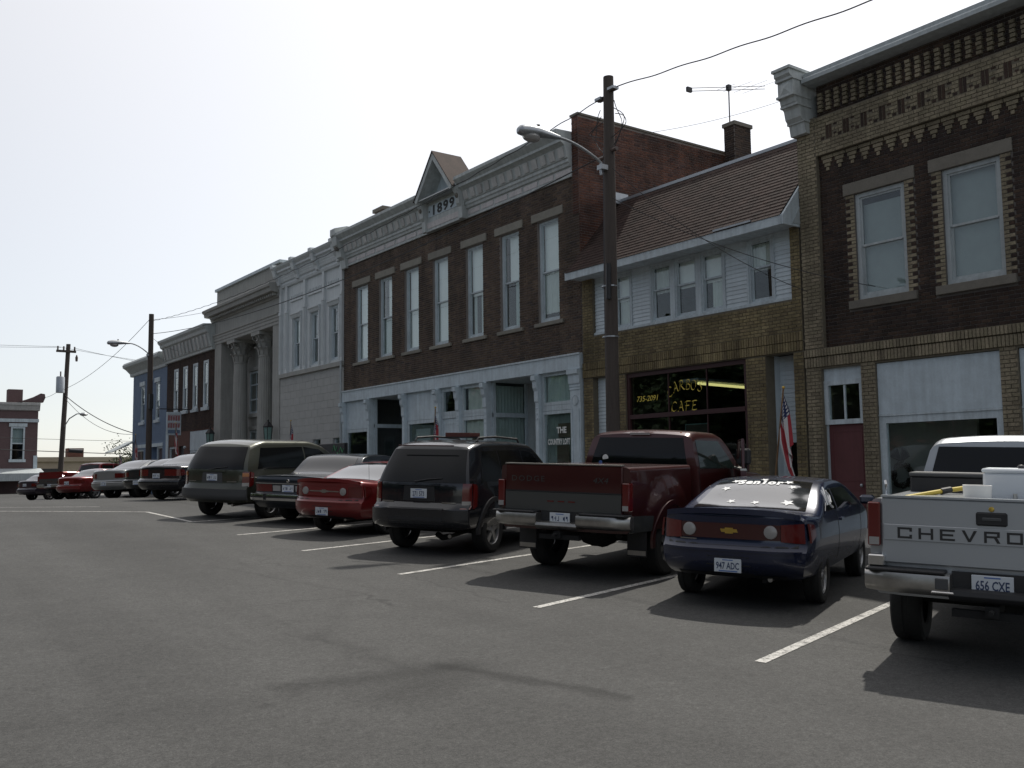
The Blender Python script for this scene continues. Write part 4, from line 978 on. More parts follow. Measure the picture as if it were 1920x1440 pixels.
# ================================================================== WHITE METAL-FRONTED BUILDING
def white_building():
    y0, y1 = 35.17, 41.87
    T = thing('white_building', 'white painted metal-fronted building with bracketed cornice above plain grey blockwork', 'building', (XF, y0, ground(38)))
    W = [(39.55, 40.35, 6.42, 8.72), (37.58, 38.42, 6.42, 8.72), (35.62, 36.46, 6.42, 8.72)]
    lowW = [(37.4, 38.2, 2.0, 3.25), (35.5, 36.2, 2.0, 3.3), (40.2, 41.0, 2.0, 3.2)]
    wallmesh(MB(), XF, XF+.3, y0, y1, 6.2, 10.9, W).build('wall', 'metal_front', T)
    wallmesh(MB(), XF+.02, XF+.3, y0, y1, .5, 6.199, lowW).build('wall', 'stucco', T)
    shell(T, y0, y1, .5, 10.9, XF+16, (4.8,))
    MB().box(XF-.10, XF+.1, y0+.01, y1-.01, 6.12, 6.30).build('ledge', 'limestone', T)
    # blockwork pieces of the lower wall
    me = {}
    org = ORG[T.name]
    for r in range(16):
        z = .95+r*.32; y = y0+(-.32 if r % 2 else 0)
        while y < y1:
            a, b = max(y, y0+.02)+.005, min(y+.64, y1-.02)-.005; y += .64
            for h in lowW:
                if h[2]-.05 < z+.16 < h[3]+.05 and b > h[0] and a < h[1]:
                    if a < h[0]: b = h[0]-.005
                    elif b > h[1]: a = h[1]+.005
                    else: a = b
            if b-a < .06: continue
            k = round(b-a, 2)
            if k not in me:
                q = MB().bbox(-.012, .03, -k/2, k/2, -.155, .155, .005); mm = bpy.data.meshes.new('block'); mm.from_pydata(q.v, [], q.f); mm.materials.append(MATS['stucco']); me[k] = mm
            if z+.155 > 6.1: continue
            o = bpy.data.objects.new('block', me[k]); o.location = Vector((XF+.02, (a+b)/2, z+.16))-org; link(o, T)
    for a, b, c, d in lowW: window(T, a, b, c, d, x=XF+.1, fw_=.08, content=[('curtain', 0, .6, 0, 1)])
    # pilaster strips, panels and window hoods
    for y in (35.27, 37.02, 38.98, 41.0, 41.7):
        p = MB().box(XF-.10, XF-.001, y-.1, y+.1, 6.301, 10.3).build('pilaster', 'metal_front', T)
        for s in (-.06, 0, .06): MB().box(XF-.118, XF-.101, y+s-.014, y+s+.014, 6.5, 9.0).build('flute', 'metal_front', p)
        MB().box(XF-.13, XF-.0, y-.13, y+.13, 9.05, 9.17).build('capital', 'metal_front', p)
    for (a, b, c, d), cc in zip(W, ([('curtain', .2, 1, .5, 1)], [('shade', 0, .5, .5, 1)], [('shade', 0, .45, .52, 1)])):
        window(T, a, b, c, d, x=XF+.06, rail=.5, fw_=.09, content=cc)
        MB().prism([(XF-.002, d), (XF-.05, d+.02), (XF-.10, d+.14), (XF-.14, d+.18), (XF-.14, d+.23), (XF-.002, d+.27)], 1, a-.14, b+.14).build('hood', 'metal_front', T)
        for y in (a-.11, b+.03): MB().box(XF-.06, XF-.001, y, y+.08, c-.05, d).build('casing', 'metal_front', T)
        ya, yb = a-.3, b+.3
        for k in range(9): MB().box(XF-.05, XF-.001, ya+(yb-ya)*k/9+.02, ya+(yb-ya)*k/9+.08, 9.66, 9.80).build('dentil', 'metal_front', T)
        MB().box(XF-.06, XF-.001, ya, yb, 9.52, 9.60).build('moulding', 'metal_front', T)
    CO = course_profile(T, 'cornice', 'metal_front', [(17.0, 10.28), (16.90, 10.30), (16.86, 10.40), (16.90, 10.46), (16.90, 10.52), (16.84, 10.54), (16.72, 10.92), (16.62, 10.97), (16.62, 11.06), (16.5, 11.16), (16.46, 11.24), (17.3, 11.27), (17.3, 10.28)], y0+.03, y1)
    for y in (35.35, 37.4, 39.5, 41.65):
        MB().prism([(16.92, 10.40), (16.78, 10.44), (16.74, 10.62), (16.58, 10.82), (16.5, 11.1), (16.42, 11.2), (16.42, 11.34), (16.92, 11.36)], 1, y-.13, y+.13).build('bracket', 'metal_front', CO)
    for ya, yb in ((35.55, 37.2), (37.6, 39.3), (39.7, 41.45)):
        for k in range(4):
            x = 16.85-.034*k; z = 10.58+.095*k
            MB().box(x-.03, x+.02, ya, yb, z, z+.035).build('moulding', 'metal_front', CO)
        for k in range(14):
            y = ya+(yb-ya)*(k+.5)/14; MB().box(16.70, 16.76, y-.03, y+.03, 10.9, 10.95).build('dentil', 'metal_front', CO)
    MB().box(16.8, 17.2, 41.5, 41.86, 11.26, 11.42).build('broken_cap', 'cornice_panel', T)
    MB().tube([(XF-.12, 35.2, 6.3), (XF-.12, 35.2, .9)], .05, 8).build('downpipe', 'grey_white', T)
white_building()

# ================================================================== LIMESTONE BANK WITH COLUMNS
def temple():
    y0, y1 = 41.88, 50.98
    T = thing('bank_building', 'grey limestone bank front with two tall fluted columns between piers', 'building', (XF, y0, ground(46)))
    op = (42.75, 49.95, .5, 8.70)
    wallmesh(MB(), XF-.02, XF+.5, y0, y1, .4, 10.0, [op]).build('wall', 'limestone', T)
    shell(T, y0, y1, .4, 11.6, XF+18, (), xf=XF+1.9)
    MB().box(XF+.5, XF+1.9, y0, 42.749, .4, 11.5).build('return_wall', 'limestone', T); MB().box(XF+.5, XF+1.9, 49.951, y1, .4, 11.5).build('return_wall', 'limestone', T)
    MB().box(XF+.5, XF+1.9, 42.75, 49.95, 8.701, 8.9).build('porch_ceiling', 'limestone', T)
    bw = [(47.2, 48.9, 4.9, 7.1), (47.3, 48.8, 1.2, 4.0), (43.9, 45.5, 4.9, 7.1), (45.9, 46.8, 1.0, 4.0)]
    wallmesh(MB(), XF+1.2, XF+1.5, 42.75, 49.95, .4, 8.70, bw).build('porch_wall', 'limestone', T)
    for a, b, c, d in bw:
        o = window(T, a, b, c, d, x=XF+1.18, fw_=.1, bars=1)
        for z in ((c+(d-c)*.33), (c+(d-c)*.68)): MB().box(XF+1.2, XF+1.27, a+.1, b-.1, z-.04, z+.04).build('transom', 'white_trim', o)
        MB().box(XF+1.05, XF+1.199, a-.15, b+.15, c-.22, c-.02).build('sill', 'limestone', T)
        MB().box(XF+1.08, XF+1.199, a-.1, b+.1, d+.02, d+.2).build('lintel', 'limestone', T)
    # entablature, dentils, attic
    course_profile(T, 'architrave', 'limestone', [(17.0, 8.72), (16.95, 8.72), (16.95, 8.86), (16.92, 8.88), (16.92, 9.02), (16.89, 9.04), (16.89, 9.14), (16.84, 9.18), (16.84, 9.24), (17.0, 9.24)], y0+.01, y1-.01)
    course_profile(T, 'cornice', 'limestone', [(17.2, 9.98), (16.92, 9.98), (16.86, 10.05), (16.86, 10.19), (16.52, 10.22), (16.48, 10.40), (16.40, 10.44), (16.38, 10.56), (16.45, 10.62), (17.2, 10.7)], y0-.02, y1+.45)
    n = 36; org = ORG[T.name]
    q = MB().box(-.09, .09, -.075, .075, -.06, .06); mm = bpy.data.meshes.new('dentil'); mm.from_pydata(q.v, [], q.f); mm.materials.append(MATS['limestone'])
    for k in range(n):
        o = bpy.data.objects.new('dentil', mm); o.location = Vector((16.77, y0+.2+(y1-y0)*k/n, 10.125))-org; link(o, T)
    MB().box(XF+.05, XF+.5, y0+.05, y1-.02, 10.701, 11.62).build('attic', 'limestone', T)
    MB().box(XF-.06, XF+.6, y0+.02, y1+.05, 11.621, 11.76).build('attic_coping', 'white_trim', T)
    # fluted columns with leafy capitals
    for yc in (48.45, 44.95):
        xc, R, z0, z1 = XF+.5, .40, .9, 7.45
        b = MB(); nf = 20; rs = []
        for i in range(9):
            t = i/8; z = z0+.35+(z1-z0-.35)*t; r = R*(1-.16*t*t); ring = []
            for k in range(nf*4):
                a = 2*pi*k/(nf*4); rr = r*(1-.055*(.5-.5*cos(a*nf))); ring.append((xc+rr*cos(a), yc+rr*sin(a), z))
            rs.append(ring)
        b.rings(rs); col = b.build('column', 'limestone', T, smooth=True, ang=50)
        MB().lathe([(R*1.35, 0), (R*1.35, .12), (R*1.22, .14), (R*1.28, .22), (R*1.12, .28), (R*1.05, .36)], (xc, yc, z0), 'z', 28).build('base', 'limestone', col, smooth=True)
        c = MB(); c.lathe([(R*.84, 0), (R*.9, .04), (R*.84, .08), (R*.86, .5), (R*1.0, .85), (R*1.28, 1.08)], (xc, yc, z1), 'z', 20)
        for tier, (zz, rr, n_, hh) in enumerate(((.1, .86, 10, .42), (.42, .9, 10, .42), (.72, 1.0, 8, .36))):
            for k in range(n_):
                a = 2*pi*(k+.5*(tier % 2))/n_; e = Vector((cos(a), sin(a), 0)); tt = Vector((-sin(a), cos(a), 0))
                base = Vector((xc, yc, z1+zz))+e*R*rr
                p = [base, base+Vector((0, 0, hh*.6))+e*.06, base+Vector((0, 0, hh))+e*.17, base+Vector((0, 0, hh*.82))+e*.25]
                ws = (.08, .1, .07, .03)
                for i in range(3): c.add([p[i]-tt*ws[i], p[i]+tt*ws[i], p[i+1]+tt*ws[i+1], p[i+1]-tt*ws[i+1], p[i]-e*.04, p[i+1]-e*.04], [(0, 1, 2, 3), (0, 3, 5, 4), (1, 4, 5, 2)])
        for sx in (-1, 1):
            for sy in (-1, 1): c.lathe([(.11, -.04), (.11, .04), (.05, .06), (.05, -.06)], (xc+sx*R*1.05, yc+sy*R*1.05, z1+.98), 'y', 10)
        c.build('capital', 'limestone', col, recalc=False)
        MB().box(xc-R*1.4, xc+R*1.4, yc-R*1.4, yc+R*1.4, z1+1.08, z1+1.25).build('abacus', 'limestone', col)
        MB().box(xc-R*1.5, xc+R*1.5, yc-R*1.5, yc+R*1.5, .5, .9).build('plinth', 'limestone', col)
    for k, yc in enumerate((42.3, 50.45)):
        L = thing('wall_lantern', 'green copper wall lantern on the %s pier of the bank' % ('right' if k == 0 else 'left'), 'lantern', (XF-.3, yc, 3.3), 'lanterns on the bank piers')
        x = XF-.38; z = 3.15
        MB().lathe([(.15, 0), (.21, .7), (.21, .74)], (x, yc, z), 'z', 6).build('glass_body', 'copper_green', L)
        MB().lathe([(.25, .74), (.25, .78), (.10, .98), (.03, 1.0), (.05, 1.06), (.001, 1.12)], (x, yc, z), 'z', 6).build('top', 'black_iron', L)
        MB().lathe([(.16, 0), (.10, -.1), (.03, -.18), (.001, -.3)], (x, yc, z), 'z', 6).build('bottom', 'black_iron', L)
        MB().tube([(x, yc, z-.2), (x+.15, yc, z-.3), (XF-.02, yc, z-.1)], .03, 6).build('arm', 'black_iron', L)
        for a in range(6): MB().tube([(x+.155*cos(a*pi/3), yc+.155*sin(a*pi/3), z), (x+.215*cos(a*pi/3), yc+.215*sin(a*pi/3), z+.74)], .014, 4).build('rib', 'black_iron', L)
temple()

# ================================================================== DARK RED SHOP
def red_shop():
    y0, y1 = 50.99, 59.84
    T = thing('brick_shop', 'small dark red brick shop with white cornice and four narrow windows', 'building', (XF, y0, ground(55)))
    W = [(52.0, 52.85, 5.45, 8.05), (53.85, 54.7, 5.45, 8.05), (55.7, 56.55, 5.45, 8.05), (57.5, 58.35, 5.45, 8.05)]
    low = [(51.5, 55.2, .4, 4.2), (56.2, 57.2, .4, 3.4), (57.6, 59.2, 1.0, 3.4)]
    wallmesh(MB(), XF, XF+.3, y0, y1, .3, 9.5, W+low).build('wall', 'brick_far', T)
    shell(T, y0, y1, .3, 9.5, XF+16, (4.5,))
    it = []; course_fill(it, y0, y1, 4.25, 8.5, W+[(a-.15, b+.15, 5.25, 5.45) for a, b, c, d in W], lambda y, z, r: 'brick_dark'); lay(T, it, (XF, 'y'), 0, name='brick')
    for a, b, c, d in W:
        window(T, a, b, c, d, x=XF-.02, rail=.5, fw_=.12)
        MB().box(XF-.12, XF-.0, a-.14, b+.14, 5.26, 5.448).build('sill', 'white_trim', T)
    CO = course_profile(T, 'cornice', 'cornice_paint', [(17.0, 8.5), (16.86, 8.52), (16.84, 8.66), (16.78, 8.7), (16.62, 9.38), (16.5, 9.46), (16.46, 9.62), (16.34, 9.74), (16.32, 9.88), (17.2, 9.95), (17.2, 8.5)], y0+.02, y1-.1)
    for k in range(13):
        y = y0+.5+k*.66; MB().prism([(16.79, 8.72), (16.70, 8.74), (16.58, 9.2), (16.56, 9.36), (16.64, 9.37)], 1, y-.09, y+.09).build('bracket', 'cornice_panel', CO)
    MB().box(XF+.02, XF+.14, 51.5, 55.2, 3.1, 4.19).build('transom_panel', 'white_paint', T)
    window(T, 51.5, 53.6, 1.0, 3.09, x=XF+.04, fw_=.12, name='shop_window'); window(T, 53.9, 55.2, 1.0, 3.09, x=XF+.04, fw_=.12, name='shop_window')
    MB().box(XF+.04, XF+.16, 53.62, 53.88, .4, 3.09).build('post', 'white_paint', T); MB().box(XF+.06, XF+.2, 51.5, 55.2, .4, .99).build('bulkhead', 'white_paint', T)
    MB().box(XF+.1, XF+.2, 56.2, 57.2, .4, 3.4).build('door', 'dark_metal', T); window(T, 57.6, 59.2, 1.0, 3.4, x=XF+.04, fw_=.12, name='shop_window')
    MB().box(XF-.05, XF+.05, 59.3, 59.75, .3, 4.4).build('pilaster', 'white_paint', T)
    for y in (55.6, 57.3): MB().sphere((XF-.15, y, 3.3), .09, 8).build('porch_globe', 'white_trim', T, smooth=True)
    S_ = thing('hanging_sign', 'white projecting sign board with red lettering over the dark red shop', 'sign', (15.9, 54.6, 4.8))
    MB().bbox(15.5, 16.3, 54.5, 54.62, 3.95, 5.25, .02).build('board', 'white_paint', S_)
    b = MB(); random.seed(11)
    for r, (zc, hh) in enumerate(((4.92, .34), (4.50, .30))):
        for k in range(5):
            x = 15.56+k*.138; zq = random.uniform(.0, .05)
            for q in range(3): b.box(x+q*.037, x+q*.037+.024, 54.485, 54.499, zc-hh/2+zq*(q != 1), zc+hh/2-zq*(q == 1)*2)
    b.build('lettering', 'red_letter', S_)
    MB().box(15.57, 16.23, 54.485, 54.499, 4.05, 4.25).build('lettering_band', 'blue_paint', S_)
    MB().tube([(15.1, 54.56, 5.42), (XF, 54.56, 5.42)], .03, 6).build('bracket', 'black_iron', S_)
    for x in (15.6, 16.2): MB().tube([(x, 54.56, 5.24), (x, 54.56, 5.43)], .02, 5).build('hanger', 'black_iron', S_)
    MB().sphere((15.0, 54.56, 5.42), .08, 8).build('lamp', 'white_trim', S_, smooth=True)
red_shop()

# ================================================================== BLUE SHOP
def blue_shop():
    y0, y1 = 59.86, 67.75
    T = thing('blue_shop', 'blue painted brick shop with pale cornice at the far corner of the row', 'building', (XF, y0, ground(63)))
    W = [(61.4, 62.35, 5.2, 7.6), (64.9, 65.85, 5.2, 7.6)]
    low = [(60.6, 64.4, .4, 3.5), (64.9, 66.9, .9, 3.4)]
    wallmesh(MB(), XF, XF+.3, y0, y1, .2, 9.0, W+low).build('wall', 'blue_paint', T)
    shell(T, y0, y1, .2, 9.0, XF+16, (4.2,), side='blue_paint', m='blue_paint')
    it = []; course_fill(it, y0, y1, 3.9, 8.4, W+[(a-.15, b+.15, 5.0, 5.2) for a, b, c, d in W]+[(a-.15, b+.15, 7.6, 7.9) for a, b, c, d in W], lambda y, z, r: 'blue_paint'); lay(T, it, (XF, 'y'), 0, name='brick', depth=.008)
    for a, b, c, d in W:
        window(T, a, b, c, d, x=XF+.02, rail=.5, fw_=.1)
        MB().box(XF-.1, XF-.0, a-.14, b+.14, 5.02, 5.198).build('sill', 'white_trim', T); MB().box(XF-.06, XF-.0, a-.14, b+.14, 7.602, 7.88).build('lintel', 'white_trim', T)
    prof = [(17.0, 8.42), (16.9, 8.44), (16.88, 8.62), (16.6, 8.9), (16.4, 9.02), (16.36, 9.18), (16.46, 9.32), (17.2, 9.36), (17.2, 8.42)]
    course_profile(T, 'cornice', 'cornice_paint', prof, y0+.03, y1+.55)
    MB().prism([(y1, 8.42), (y1+.1, 8.44), (y1+.12, 8.62), (y1+.4, 8.9), (y1+.56, 9.18), (y1+.5, 9.36), (y1, 9.36)], 0, 17.0, 30).build('side_cornice', 'cornice_paint', T)
    MB().box(XF-.03, XF+.08, 60.5, 66.95, 3.5, 3.72).build('shopfront_beam', 'white_paint', T)
    window(T, 60.6, 61.9, .9, 3.49, x=XF+.05, fw_=.1, name='shop_window'); window(T, 63.1, 64.4, .9, 3.49, x=XF+.05, fw_=.1, name='shop_window'); window(T, 64.9, 66.9, .9, 3.39, x=XF+.05, fw_=.1, name='shop_window')
    MB().box(XF+.4, XF+.46, 61.95, 63.05, .3, 3.4).build('door', 'white_paint', T)
    for y in (61.92, 63.08): MB().box(XF+.02, XF+.4, y-.02, y+.02, .3, 3.5).build('reveal', 'blue_paint', T)
    MB().prism([(16.95, 4.0), (15.6, 3.3), (15.6, 3.24), (16.95, 3.9)], 1, 67.2, 69.2).build('side_canopy', 'grey_white', T)
blue_shop()

# ================================================================== FAR SIDE OF THE CROSSING
def far_building():
    Y = 87.0; z0 = ground(87)
    T = thing('far_brick_building', 'reddish brick building with white string course at the far left end of the street', 'building', (8, Y, z0))
    x0, x1 = -4.0, 14.3
    W = [(12.3, 13.35, 3.05, 5.75), (7.2, 8.25, 3.05, 5.75), (2.2, 3.25, 3.05, 5.75)]
    b = MB(); xs = sorted({x0, x1} | {v for q in W for v in q[:2]})
    b.box(x0, x1, Y, Y+.3, z0, 3.05); b.box(x0, x1, Y, Y+.3, 5.75, 7.1)
    e = [x0]+[v for q in sorted(W) for v in q[:2]]+[x1]
    for i in range(0, len(e), 2): b.box(e[i], e[i+1], Y+.001, Y+.299, 3.05, 5.75)
    b.box(x0, x0+.3, Y+.3, Y+12, z0, 7.1); b.box(x1-.3, x1, Y+.3, Y+12, z0, 7.1); b.box(x0, x1, Y+12, Y+12.3, z0, 7.1); b.box(x0, x1, Y+.3, Y+12, 6.7, 6.9)
    b.build('wall', 'far_brick', T)
    for a, c, d, f in W:
        q = MB(); q.box(a, a+.13, Y-.04, Y+.1, d, f); q.box(c-.13, c, Y-.04, Y+.1, d, f); q.box(a+.13, c-.13, Y-.04, Y+.1, f-.12, f); q.box(a-.1, c+.1, Y-.1, Y+.1, d-.18, d+.05); q.box(a+.13, c-.13, Y, Y+.08, (d+f)/2-.05, (d+f)/2+.05); q.box(a-.15, c+.15, Y-.08, Y-.001, f+.02, f+.3)
        wd = q.build('window', 'white_trim', T); MB().box(a+.13, c-.13, Y+.04, Y+.045, d+.05, f-.12).build('pane', 'glass_dark', wd)
        MB().box(a+.14, c-.14, Y+.2, Y+.21, (d+f)/2, f).build('shade', 'shade', wd)
    MB().box(x0, x1+.05, Y-.12, Y-.001, 6.15, 6.42).build('string_course', 'white_trim', T)
    MB().prism([(Y, 7.1), (Y-.14, 7.15), (Y-.22, 7.5), (Y-.3, 7.55), (Y-.3, 7.75), (Y+.4, 7.8), (Y+.4, 7.1)], 0, x0, x1+.1).build('cornice', 'cornice_panel', T)
    MB().prism([(x1-1.6, 7.8), (x1+.3, 7.8), (x1+.45, 8.2), (x1+.4, 8.5), (x1+.1, 8.55), (x1-.4, 8.25), (x1-1.0, 8.0)], 1, Y-.32, Y+.3).build('corner_scroll', 'far_brick', T)
    MB().box(12.3, 13.4, Y+2, Y+3, 6.9, 9.0).build('chimney', 'far_brick', T)
    MB().prism([(Y-.01, 2.35), (Y-2.0, 1.95), (Y-2.0, 1.35), (Y-.01, 1.45)], 0, x0, x1+.3).build('awning', 'grey_white', T)
    for x in (13.6, 10.5, 7.5, 4.2, 1.2): MB().box(x-.06, x+.06, Y-1.95, Y-1.85, z0, 1.4).build('awning_post', 'white_trim', T)
    MB().box(x1-.28, x1+.02, Y-.06, Y-.001, z0, 3.4).build('corner_strip', 'white_paint', T)
far_building()
def low_building():
    Y = 104; z0 = ground(104)
    T = thing('low_building', 'long low tan flat-roofed building beyond the crossing', 'building', (20, Y, z0))
    MB().box(15, 48, Y, Y+10, z0, 3.1).build('wall', 'tan_wall', T); MB().box(14.8, 48.2, Y-.2, Y+10.2, 3.1, 3.55).build('fascia', 'tan_wall', T)
    MB().box(20.3, 21.8, Y+2, Y+3.4, 3.55, 4.5).build('roof_unit', 'brick_far', T); MB().tube([(17.2, Y+2, 3.5), (17.2, Y+2, 5.2)], .08, 6).build('vent_pipe', 'dark_metal', T)
    for x in (17.5, 21.5, 25.5, 29.5):
        MB().box(x, x+1.6, Y-.05, Y-.001, .9, 2.4).build('window', 'dark_metal', T)
low_building()
# ================================================================== VEHICLES
def paint(name, col, metal=.25, rough=.28, dust=.12):
    m, t, b = nodes_of(name)
    b.inputs['Metallic'].default_value = metal; b.inputs['Coat Weight'].default_value = .8; b.inputs['Coat Roughness'].default_value = .05
    tc = nn(t, 'ShaderNodeTexCoord'); n = nn(t, 'ShaderNodeTexNoise'); n.inputs['Scale'].default_value = 2.2; n.inputs['Detail'].default_value = 6
    t.links.new(tc.outputs['Object'], n.inputs['Vector'])
    sp = nn(t, 'ShaderNodeSeparateXYZ'); t.links.new(tc.outputs['Object'], sp.inputs[0])
    lo = nn(t, 'ShaderNodeMapRange'); lo.inputs[1].default_value = .25; lo.inputs[2].default_value = .75; lo.inputs[3].default_value = .30; lo.inputs[4].default_value = .02
    t.links.new(sp.outputs[2], lo.inputs[0])
    mu = nn(t, 'ShaderNodeMath', operation='MULTIPLY', use_clamp=True); t.links.new(lo.outputs[0], mu.inputs[0]); t.links.new(n.outputs[0], mu.inputs[1])
    mx = nn(t, 'ShaderNodeMix', data_type='RGBA'); mx.inputs[6].default_value = (*col, 1); mx.inputs[7].default_value = (.09, .08, .065, 1)   # road dust low on the sides
    t.links.new(mu.outputs[0], mx.inputs[0]); t.links.new(mx.outputs[2], b.inputs['Base Color'])
    rr = nn(t, 'ShaderNodeMapRange'); rr.inputs[3].default_value = rough; rr.inputs[4].default_value = rough+.25; t.links.new(mu.outputs[0], rr.inputs[0]); t.links.new(rr.outputs[0], b.inputs['Roughness'])
    return m
paint('paint_silver', (.42, .445, .47), .4, .38); paint('paint_navy', (.004, .011, .045), .25, .25); paint('paint_maroon', (.058, .010, .010), .3, .3)
paint('paint_black', (.006, .008, .013), .1, .25); paint('paint_red', (.20, .010, .012), .25, .28); paint('paint_darkblue', (.016, .022, .032), .2, .28)
paint('paint_olive', (.07, .074, .058), .5, .33); paint('paint_grey', (.33, .34, .34), .5, .35); paint('paint_charcoal', (.03, .033, .036), .3, .3); paint('paint_plum', (.035, .028, .045), .3, .3)
paint('paint_smoke', (.07, .075, .075), .3, .35); paint('paint_white', (.62, .62, .62), .1, .35)
mat('car_glass', (.008, .009, .011), .05, spec=.9, coat=.9); mat('car_glass_green', (.018, .028, .026), .05, spec=.8, coat=.6)
mat('car_glass_tint', (.006, .007, .008), .08, spec=.35)
mat('tyre', (.018, .018, .018), .85, noise=(30, .2)); mat('alloy', (.42, .42, .42), .35, metal=.85); mat('steel_dark', (.03, .03, .03), .7)
mat('chrome', (.62, .62, .62), .14, metal=1, noise=(6, .12)); mat('chrome_dull', (.45, .44, .42), .35, metal=1, noise=(8, .2)); mat('black_plastic', (.022, .022, .024), .55); mat('grey_plastic', (.07, .072, .075), .6)
mat('tail_red', (.12, .008, .007), .15, coat=.6); mat('tail_dark', (.05, .006, .006), .15, coat=.6); mat('tail_amber', (.45, .14, .02), .2, coat=.5); mat('tail_clear', (.34, .33, .32), .15, coat=.5)
mat('plate_white', (.62, .66, .70), .4); mat('plate_ink', (.03, .05, .12), .5); mat('plate_blue', (.08, .16, .42), .5); mat('shoe_polish', (.85, .86, .86), .8); mat('gold', (.62, .44, .10), .3, metal=.8); mat('yellow_wood', (.55, .42, .06), .6); mat('red_wood', (.11, .035, .028), .7, noise=(6, .2))
mat('under', (.015, .015, .015), .9)

def smooth_interp(pts, x):
    if x <= pts[0][0]: return pts[0][1]
    if x >= pts[-1][0]: return pts[-1][1]
    for i in range(len(pts)-1):
        if pts[i][0] <= x <= pts[i+1][0]:
            (x1, y1), (x2, y2) = pts[i], pts[i+1]
            h = x2-x1
            def sl(j):
                if j <= 0: return (pts[1][1]-pts[0][1])/(pts[1][0]-pts[0][0])
                if j >= len(pts)-1: return (pts[-1][1]-pts[-2][1])/(pts[-1][0]-pts[-2][0])
                a = (pts[j][1]-pts[j-1][1])/(pts[j][0]-pts[j-1][0]); b = (pts[j+1][1]-pts[j][1])/(pts[j+1][0]-pts[j][0])
                return 0 if a*b <= 0 else 2*a*b/(a+b)          # monotone cubic
            m1, m2 = sl(i), sl(i+1); t = (x-x1)/h
            return (2*t**3-3*t*t+1)*y1+(t**3-2*t*t+t)*h*m1+(-2*t**3+3*t*t)*y2+(t**3-t*t)*h*m2
class Shape:
    """analytic car skin: top profile prof(x), half width W(x,z), rear surface R(y,z)"""
    def __init__(s, L, prof, w0, zb, belt, tumble, rear, rc=.2, fl=1.0, bulge=.05, rr=.10, crown=.03, x0=0, flare=(), rcp=2.6, ftaper=.1, curve=.10, rtaper=.05):
        s.__dict__.update(locals())
    def zt(s, x): return smooth_interp(s.prof, x)
    def W(s, x, z):
        t = x/s.L; w = s.w0*(1-s.rtaper*max(0, (.14-t)/.14)**2-s.ftaper*max(0, (t-.78)/.22)**2)
        zm = s.zb+(s.belt-s.zb)*.55
        if z <= zm: k = (zm-z)/(zm-s.zb); w -= s.bulge*k*k
        elif z <= s.belt: k = (z-zm)/(s.belt-zm); w -= s.bulge*.5*k*k
        else: d = z-s.belt; w -= s.bulge*.5+s.tumble*d+s.curve*d*d
        for fx, fz, fr, fh in s.flare:
            d = sqrt((x-fx)**2+(z-fz)**2*1.1)
            if d < fr: q = 1-(d/fr)**4; w += fh*q
        return w
    def R(s, y, z):
        a = min(1.0, abs(y)/s.w0)
        return smooth_interp(s.rear, z)+s.rc*max(0, (a-.35)/.65)**s.rcp
    def X(s, xs, y, z):
        fd = max(0, 1-xs/s.fl)**1.5
        x = xs+s.R(y, z)*fd
        tf = max(0, (xs-(s.L-.7))/.7); a = abs(y)/s.w0
        x -= tf*tf*(.30*max(0, (a-.3)/.7)**2.2)
        return x+s.x0
    def half(s, xs):
        zt = s.zt(xs); zb = s.zb; r = min(s.rr, (zt-zb)*.3); n = 12
        W = lambda z: s.W(xs, z)
        p = [(0, zb), (W(zb)*.75, zb), (W(zb)-.03, zb+.005)]
        for i in range(n+1): z = zb+.03+(zt-r-zb-.03)*i/n; p.append((W(z), z))
        we = W(zt-r); 
        for i in range(1, 5): a = pi/2*i/4; p.append((we-r*1.15*(1-cos(a)), zt-r+r*sin(a)))
        wt = p[-1][0]
        for i in range(1, 6): t = i/5; p.append((wt*(1-t), zt+s.crown*(1-(1-t)**2)))
        return p
    def hull(s, stations=None):
        xs = stations or sorted({0, .03, .07, .12, .18, .26, .36, .48, .6} | {x for x, _ in s.prof if 0 < x < s.L} | {s.L*i/44 for i in range(45)})
        xs = [x for i, x in enumerate(xs) if i == 0 or x-xs[i-1] > .012]
        m = MB(); rs = []
        for x in xs:
            h = s.half(x); ring = [(s.X(x, y, z), y, z) for y, z in h]+[(s.X(x, y, z), -y, z) for y, z in reversed(h[1:-1])]
            rs.append(ring)
        m.rings(rs, True, False)
        for x in (xs[0], xs[-1]):
            h = s.half(x); k = 10; rows = []
            for y, z in h: rows.append([(s.X(x, y*(1-2*j/k), z), y*(1-2*j/k), z) for j in range(k+1)])
            m.rings(rows, False, False)
        return m
def patch(m, f, nu, nv, off, base=-.012, skirt=True):
    """grid patch f(u,v,offset) -> point, standing off the skin, with a skirt back to it"""
    g = [[f(i/nu, j/nv, off) for i in range(nu+1)] for j in range(nv+1)]; m.rings(g, False, False)
    if skirt:
        e = [(i/nu, 0) for i in range(nu)]+[(1, j/nv) for j in range(nv)]+[(1-i/nu, 1) for i in range(nu)]+[(0, 1-j/nv) for j in range(nv)]
        m.rings([[f(u, v, off) for u, v in e], [f(u, v, base) for u, v in e]], True, False)
    return m
def quadmap(q, u, v):
    a, b, c, d = q; return (a[0]*(1-u)*(1-v)+b[0]*u*(1-v)+c[0]*u*v+d[0]*(1-u)*v, a[1]*(1-u)*(1-v)+b[1]*u*(1-v)+c[1]*u*v+d[1]*(1-u)*v)
def rear_patch(m, s, q, off=.008, nu=10, nv=6, **kw):
    """q: four (y,z) corners on the rear face"""
    def f(u, v, o): y, z = quadmap(q, u, v); return (s.X(0, y, z)-o, y, z)
    return patch(m, f, nu, nv, off, **kw)
